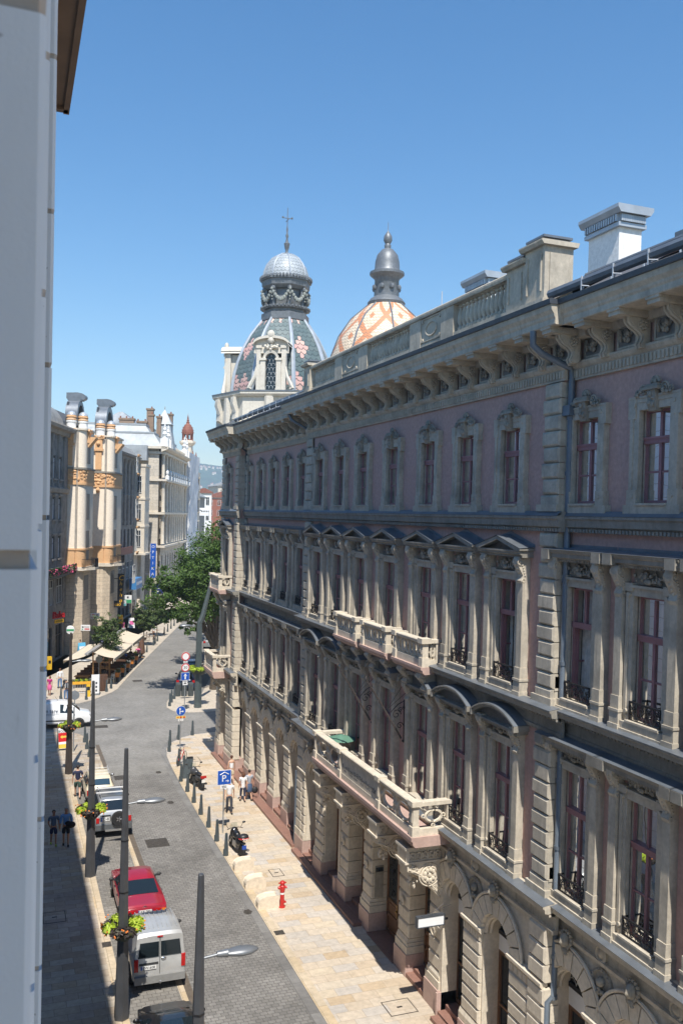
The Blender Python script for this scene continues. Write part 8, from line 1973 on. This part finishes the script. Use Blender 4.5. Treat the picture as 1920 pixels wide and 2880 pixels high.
for col, (off, s0, n, wh) in enumerate(((5.55, -9.0, 8, 'pavement-side row'), (7.55, -5.4, 7, 'kerb-side row'))):
    for i in range(n):
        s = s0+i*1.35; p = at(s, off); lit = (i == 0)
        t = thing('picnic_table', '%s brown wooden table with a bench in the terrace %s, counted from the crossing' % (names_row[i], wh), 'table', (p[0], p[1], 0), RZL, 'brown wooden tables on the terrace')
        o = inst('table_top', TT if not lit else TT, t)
        if lit: o.data = TT.copy(); o.data.materials[0] = MATS['wood_light']  # first top of each row in lighter wood, sunlight put into its colour
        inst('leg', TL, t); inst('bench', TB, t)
def chair_mesh(mat):
    s_ = MB(); s_.box(-.2, .2, -.2, .2, .43, .47); b_ = MB(); b_.box(-.2, .2, -.22, -.18, .55, .85); l_ = MB(); l_.tube([(0, 0, 0), (0, 0, .44)], .015, 5); a_ = MB()
    for sg in (-1, 1): a_.tube([(sg*.2, -.2, .45), (sg*.2, -.21, .85)], .014, 5); a_.tube([(sg*.21, -.2, .65), (sg*.22, .15, .66), (sg*.2, .18, .45)], .014, 5)
    return s_.mesh('seat', mat), b_.mesh('backrest', mat), l_.mesh('leg', 'chrome'), a_.mesh('armrest', 'chrome')
CH = {m: chair_mesh(m) for m in ('lime_plastic', 'pipe_light', 'wood_brown')}
def chair(s, off, rz, mat, label, group):
    p = at(s, off); t = thing('chair', label, 'chair', (p[0], p[1], 0), rz, group); m = CH[mat]; inst('seat', m[0], t); inst('backrest', m[1], t); inst('armrest', m[3], t)
    for x in (-.18, .18):
        for y in (-.18, .18): inst('leg', m[2], t, (x, y, 0))
    return t
for s, off, rz, lb in ((3.2, 6.5, .5, 'lime green chair at the house end of the lime chairs'), (4.2, 7.1, .5, 'lime green chair in the middle behind the terrace canopy'), (5.0, 7.7, .4, 'lime green chair next to the folded brown umbrella'), (1.2, 8.0, 1.2, 'lime green chair with a seated guest at the kerb'), (.2, 8.2, 1.5, 'lime green chair by the kerb nearer the crossing')): chair(s, off, rz, 'lime_plastic', lb, 'lime green terrace chairs')
for i, (s, off) in enumerate(((-11.2, 5.2), (-10.2, 6.6), (-10.4, 7.4), (-8.4, 8.0))): chair(s, off, -.6+.9*i, 'pipe_light', ('curved metal chair at the pavement corner of the terrace', 'metal chair behind the orange planter', 'metal chair beside the brown screens', 'metal chair beside the first kerb planter')[i], 'metal terrace chairs')
for i in range(8):
    s = -6.6+i*1.15; chair(s, 8.15, RZL+PI/2, 'pipe_light', '%s metal chair in the line along the kerb, counted from the crossing' % names_row[i], 'metal chairs along the kerb')
for i in range(6): p = at(14+i*1.6, 6.4); t = chair(14+i*1.6, 6.3+.6*(i % 2), .4*i, 'wood_brown', '%s brown chair of the far terrace beyond the waiter end' % names_row[i], 'brown chairs of the far terrace')
def planter(s, off, label, w=.45):
    p = at(s, off); t = thing('planter', label, 'planter', (p[0], p[1], 0), RZL, 'orange planters along the terrace kerb'); b = MB(); b.add([(-w*.4, -.16, 0), (w*.4, -.16, 0), (w*.4, .16, 0), (-w*.4, .16, 0), (-w*.5, -.2, .42), (w*.5, -.2, .42), (w*.5, .2, .42), (-w*.5, .2, .42)], [(0, 1, 5, 4), (1, 2, 6, 5), (2, 3, 7, 6), (3, 0, 4, 7), (4, 5, 6, 7), (0, 3, 2, 1)]); b.v = [(x, y, z+.45) for x, y, z in b.v]; b.obj('pot', 'pot_orange', t); b = MB(); b.box(-w*.35, w*.35, -.12, .12, 0, .45); b.obj('stand', 'iron', t); b = MB(); leaf_clump(b, (0, 0, 1.0), .3, 120, .07, 0, int(s*10)); b.obj('foliage', 'leaf_mid', t)
for i, s in enumerate((-7.6, -5.2, -2.6, -.4, 1.9)): planter(s, 8.45, '%s orange planter along the terrace kerb, counted from the crossing' % names_row[i])
t = thing('planter', 'long orange planter with yellowish flowers at the crossing end of the terrace', 'planter', (6.05, 78.5, 0), .05)
b = MB(); b.box(-.75, .75, -.2, .2, .80, 1.02); b.obj('trough', 'crate_yellow', t); b = MB()
for x in (-.7, .7):
    for y in (-.18, .18): b.tube([(x, y, 0), (x, y, .8)], .02, 5)
b.tube([(-.7, -.18, .1), (.7, -.18, .1)], .02, 5)
for i in range(7): b.tube([(-.6+.2*i, -.18, .1), (-.5+.2*i, -.18, .78)], .012, 4)
b.obj('stand', 'pipe_light', t); b = MB()
for i in range(7): leaf_clump(b, (-.65+i*.21, 0, 1.1), .17, 60, .07, i % 2, 200+i)
b.obj('foliage', ['leaf_mid', 'leaf_lime'], t)
def canopy(label, s0, s1, oa, ob, za, zb, post=True):
    p = at((s0+s1)/2, oa); t = thing('awning', label, 'awning', (p[0], p[1], 0), RZL); L_ = (s1-s0)/2; b = MB(); n = 8; d = oa-ob
    for i in range(n):
        u0, u1 = i/n, (i+1)/n
        f = lambda u: (d*u, za+(zb-za)*u-.10*math.sin(PI*u))
        (y0, z0), (y1, z1) = f(u0), f(u1); b.add([(-L_, y0, z0), (L_, y0, z0), (L_, y1, z1), (-L_, y1, z1), (-L_, y0, z0-.015), (L_, y0, z0-.015), (L_, y1, z1-.015), (-L_, y1, z1-.015)], [(0, 1, 2, 3), (4, 7, 6, 5)])
    b.quad((-L_, d, zb), (L_, d, zb), (L_, d, zb-.28), (-L_, d, zb-.28)); b.obj('canvas', 'canvas', t, 40)
    b = MB(); b.box(-L_, L_, -.16, .16, za+.04, za+.2); b.tube([(-L_, d, zb), (L_, d, zb)], .03, 5)
    for x in (-L_*.9, 0, L_*.9): b.tube([(x, 0, za), (x, d*.5, (za+zb)/2-.22), (x, d, zb)], .02, 4)
    b.obj('frame', 'canvas_edge', t)
    if post:
        for x in (-L_+.3, L_-.3): b = MB(); b.lathe([(.07, 0), (.06, za+.1)], (x, 0, 0), 8); b.obj('post', 'wood_light', t)
canopy('beige terrace awning sloping to the kerb, the nearer of the two', -10.4, -2.2, 6.75, 8.75, 3.15, 2.62)
canopy('beige terrace awning sloping to the kerb, the farther of the two', -1.8, 4.4, 6.75, 8.75, 3.2, 2.66)
canopy('long beige terrace awning sloping towards the houses', -12.4, -3.0, 6.70, 4.75, 3.13, 2.70, False)
# tree guard, screens, folded umbrellas, barrel
t = thing('folded_screen', 'bundle of folded brown wooden screens beside the menu board', 'screen', (7.85, 79.0, 0), .2); b = MB()
for i in range(6): b.box(-.35+i*.13, -.27+i*.13, -.08, .08, 0, 1.45); b.box(-.36+i*.13, -.26+i*.13, -.1, -.08, .1, 1.5)
b.box(-.38, .42, -.09, .09, 1.3, 1.4); b.obj('slats', 'wood_brown', t)
t = thing('folded_umbrella', 'folded brown umbrella standing beside the lime green chairs', 'umbrella', (13.55, 96.3, 0)); b = MB(); b.lathe([(.06, .2), (.40, .5), (.32, 1.3), (.10, 2.2), (.03, 2.4)], seg=10); b.obj('cloth', 'wood_brown', t, 40); b = MB(); b.lathe([(.25, 0), (.25, .08), (.04, .1), (.03, 2.45)], seg=8); b.obj('pole', 'wood_light', t)
t = thing('barrel', 'purple barrel by the courtyard entrance of the cream house', 'barrel', (10.25, 106.2, 0)); b = MB(); b.lathe([(.38, 0), (.45, .4), (.45, .8), (.38, 1.2)], seg=14); b.obj('cask', 'barrel_purple', t, 40); b = MB(); b.lathe([(.55, 1.2), (.55, 1.26)], seg=14); b.lathe([(.46, .38), (.47, .44)], seg=14); b.obj('top', 'sign_white', t)
for i, (s, off, z, lb, tp, hr, sk, rz_) in enumerate(((2.0, 7.4, 0, 'guest in a blue shirt seated under the edge of the terrace awning', 'cloth_blue', 'hair_dark', 'skin_tone', 1.9), (3.6, 7.6, 0, 'guest in black seated by the lime green chairs', 'cloth_black', 'hair_dark', 'skin_tan', 2.3), (4.4, 6.7, 0, 'guest in grey seated deeper under the awning', 'cloth_charcoal', 'hair_dark', 'skin_tan', 1.0), (.2, 6.9, 0, 'guest in a brown top seated among the brown tables', 'wood_light', 'hair_brown', 'skin_tan', .4), (5.6, 8.0, 0, 'guest in pink seated at the kerb by the lime green chairs', 'cloth_pink', 'hair_dark', 'skin_tone', 2.6))):
    p = at(s, off); person(lb, p[0], p[1], rz_, 1.72, sk, (hr, 'short'), tp, 'short', 'cloth_charcoal', 'long', 'shoe_black', .1, (.5, 0), (.5, 0), (.6, .6), None, True)
# ------------------------------------------------------------------ trees
def leaf_cloud(b, blobs, n, size, seed, mats=1):
    rnd = random.Random(seed); tot = sum(r[3]**2 for r in blobs)
    for (cx, cy, cz, r, fl) in blobs:
        k = int(n*r*r/tot)
        # sprays: little sub-clumps so that gaps stay open between them
        ns = max(6, int(k/42)); sp = []
        for i in range(ns):
            d = Vector((rnd.gauss(0, 1), rnd.gauss(0, 1), rnd.gauss(0, 1))).normalized(); rr = r*(rnd.random()**.38)
            sp.append((Vector((cx+d.x*rr, cy+d.y*rr, cz+d.z*rr*fl)), r*rnd.uniform(.13, .27), d))
        for i in range(k):
            c, sr, d = sp[i % ns]; q = Vector((rnd.gauss(0, .6), rnd.gauss(0, .6), rnd.gauss(0, .38)))*sr; p = c+q
            nrm = (d*.5+Vector((rnd.uniform(-.8, .8), rnd.uniform(-.8, .8), rnd.uniform(.0, 1.2)))).normalized(); a = nrm.orthogonal().normalized(); a.rotate(Matrix.Rotation(rnd.uniform(0, 6.28), 3, nrm)); e = nrm.cross(a); s = size*rnd.uniform(.55, 1.3)
            b.add([p-a*s, p-e*s*.45-nrm*s*.15, p+a*s, p+e*s*.45-nrm*s*.15], [(0, 1, 2, 3)], 0)
def tree(name, label, x, y, h, blobs, n, size, seed, mat='leaf_green', tr=.22, group=None):
    t = thing(name, label, 'tree', (x, y, 0), 0, group); rnd = random.Random(seed); b = MB(); zc = min(q[2]-q[3]*.3 for q in blobs)
    fork = max(1.5, h*.30); b.tube([(0, 0, 0), (.05, .02, fork*.5), (0, .05, fork)], [tr*1.25, tr, tr*.9], 9)
    for (cx, cy, cz, r, fl) in blobs:
        e = Vector((cx-x, cy-y, cz-.1*r)); m = Vector((e.x*.35, e.y*.35, fork+(e.z-fork)*.62)); b.tube([(0, .05, fork*.92), m, e], [tr*.62, tr*.36, tr*.10], 6)
        for i in range(7):
            d = Vector((rnd.gauss(0, 1), rnd.gauss(0, 1), rnd.gauss(0, .8))).normalized(); st = m.lerp(e, rnd.uniform(.3, 1.)); b.tube([st, st+d*r*.45+Vector((0, 0, .1)), st+d*r*.85], [tr*.14, tr*.09, tr*.03], 4)
    b.obj('trunk', 'bark', t, 50); b = MB(); leaf_cloud(b, [(cx-x, cy-y, cz, r, fl) for cx, cy, cz, r, fl in blobs], n, size, seed); b.obj('crown', mat, t)
    return t
tree('street_tree', 'big spreading green tree hanging over the road at the palace corner', 17.3, 77.6, 13, [(17.8, 77, 12.6, 3.0, .85), (15.9, 76.5, 11.2, 2.6, .85), (14.2, 76, 9.9, 2.3, .8), (12.6, 75.5, 8.9, 1.8, .8), (14.8, 76, 8.0, 2.2, .8), (17.2, 77, 9.2, 2.6, .8), (13.4, 75.5, 7.0, 1.3, .7), (16.6, 78, 6.9, 1.6, .75), (19.4, 78, 10.5, 2.8, .85), (11.9, 75.2, 9.9, 1.1, .8), (14.5, 75.3, 6.0, .9, .8)], 21000, .155, 3, tr=.30)
tree('street_tree', 'second leafy tree just behind the first one along the bending road', 20.6, 90, 13, [(20.5, 90, 11.5, 3.2, .85), (18.2, 89, 9.8, 2.6, .8), (17.0, 88, 8.0, 1.9, .8), (22.5, 91, 9, 3., .85), (20, 90, 7.4, 2.2, .8)], 12000, .17, 8, tr=.28)
tree('street_tree', 'last leafy tree along the bending road', 25.4, 106, 12, [(25, 106, 10.2, 3.2, .85), (22.6, 104.5, 8.6, 2.5, .8), (27.5, 107, 8.6, 2.8, .8), (24, 105, 6.6, 2., .8)], 8000, .19, 12, tr=.26)
def young(label, x, y, h, blobs, n, seed):
    t = tree('young_tree', label, x, y, h, blobs, int(n*1.5), .105, seed, 'leaf_mid', .055, 'young trees along the terrace'); return t
young('young tree with a wooden guard between the terrace awnings', 8.55, 84.3, 5.8, [(8.1, 84.3, 4.7, .95, 1.35), (9.2, 84.2, 4.9, 1.0, 1.4), (8.7, 84.3, 3.6, 1.25, 1.1), (8.5, 84.3, 2.4, .6, 1.2)], 4200, 21)
young('young tree at the far end of the terrace by the waiter', 14.9, 104.3, 5.2, [(14.7, 104.3, 4.3, .85, 1.5), (14.9, 104.3, 3.1, 1.2, 1.1), (15.4, 104.3, 2.6, .9, 1.0)], 4200, 22)
young('young tree half hidden behind the hanging branches of the big tree', 17.6, 112.0, 5.0, [(17.5, 112, 3.9, 1.1, 1.3), (17.8, 112, 2.8, 1.0, 1.1)], 3000, 23)
t = thing('tree_guard', 'light wooden guard of stakes round the young terrace tree', 'tree guard', (8.55, 84.3, 0)); b = MB()
for sx in (-.5, .5):
    for sy in (-.45, .45): b.tube([(sx*.9, sy, 0), (sx*.75, sy*.8, 1.9)], .045, 6)
for z in (1.1, 1.65):
    for sy in (-.4, .4): b.box(-.45, .45, sy-.03, sy+.03, z, z+.09)
b.obj('stakes', 'wood_light', t)

# ------------------------------------------------------------------ the hazy air towards the hill
b = MB(); b.box(-1300, 2300, -80, 3300, -1.2, 262)
hm = bpy.data.materials.new('haze'); hm.use_nodes = True; ht = hm.node_tree; ht.nodes.remove(ht.nodes['Principled BSDF'])
pv = ht.nodes.new('ShaderNodeVolumePrincipled'); pv.inputs['Color'].default_value = (.62, .80, 1, 1); pv.inputs['Density'].default_value = .00030
ht.links.new(pv.outputs[0], ht.nodes['Material Output'].inputs['Volume']); MATS['haze'] = hm
hz_ = b.obj('haze', 'haze'); hz_['kind'] = 'stuff'
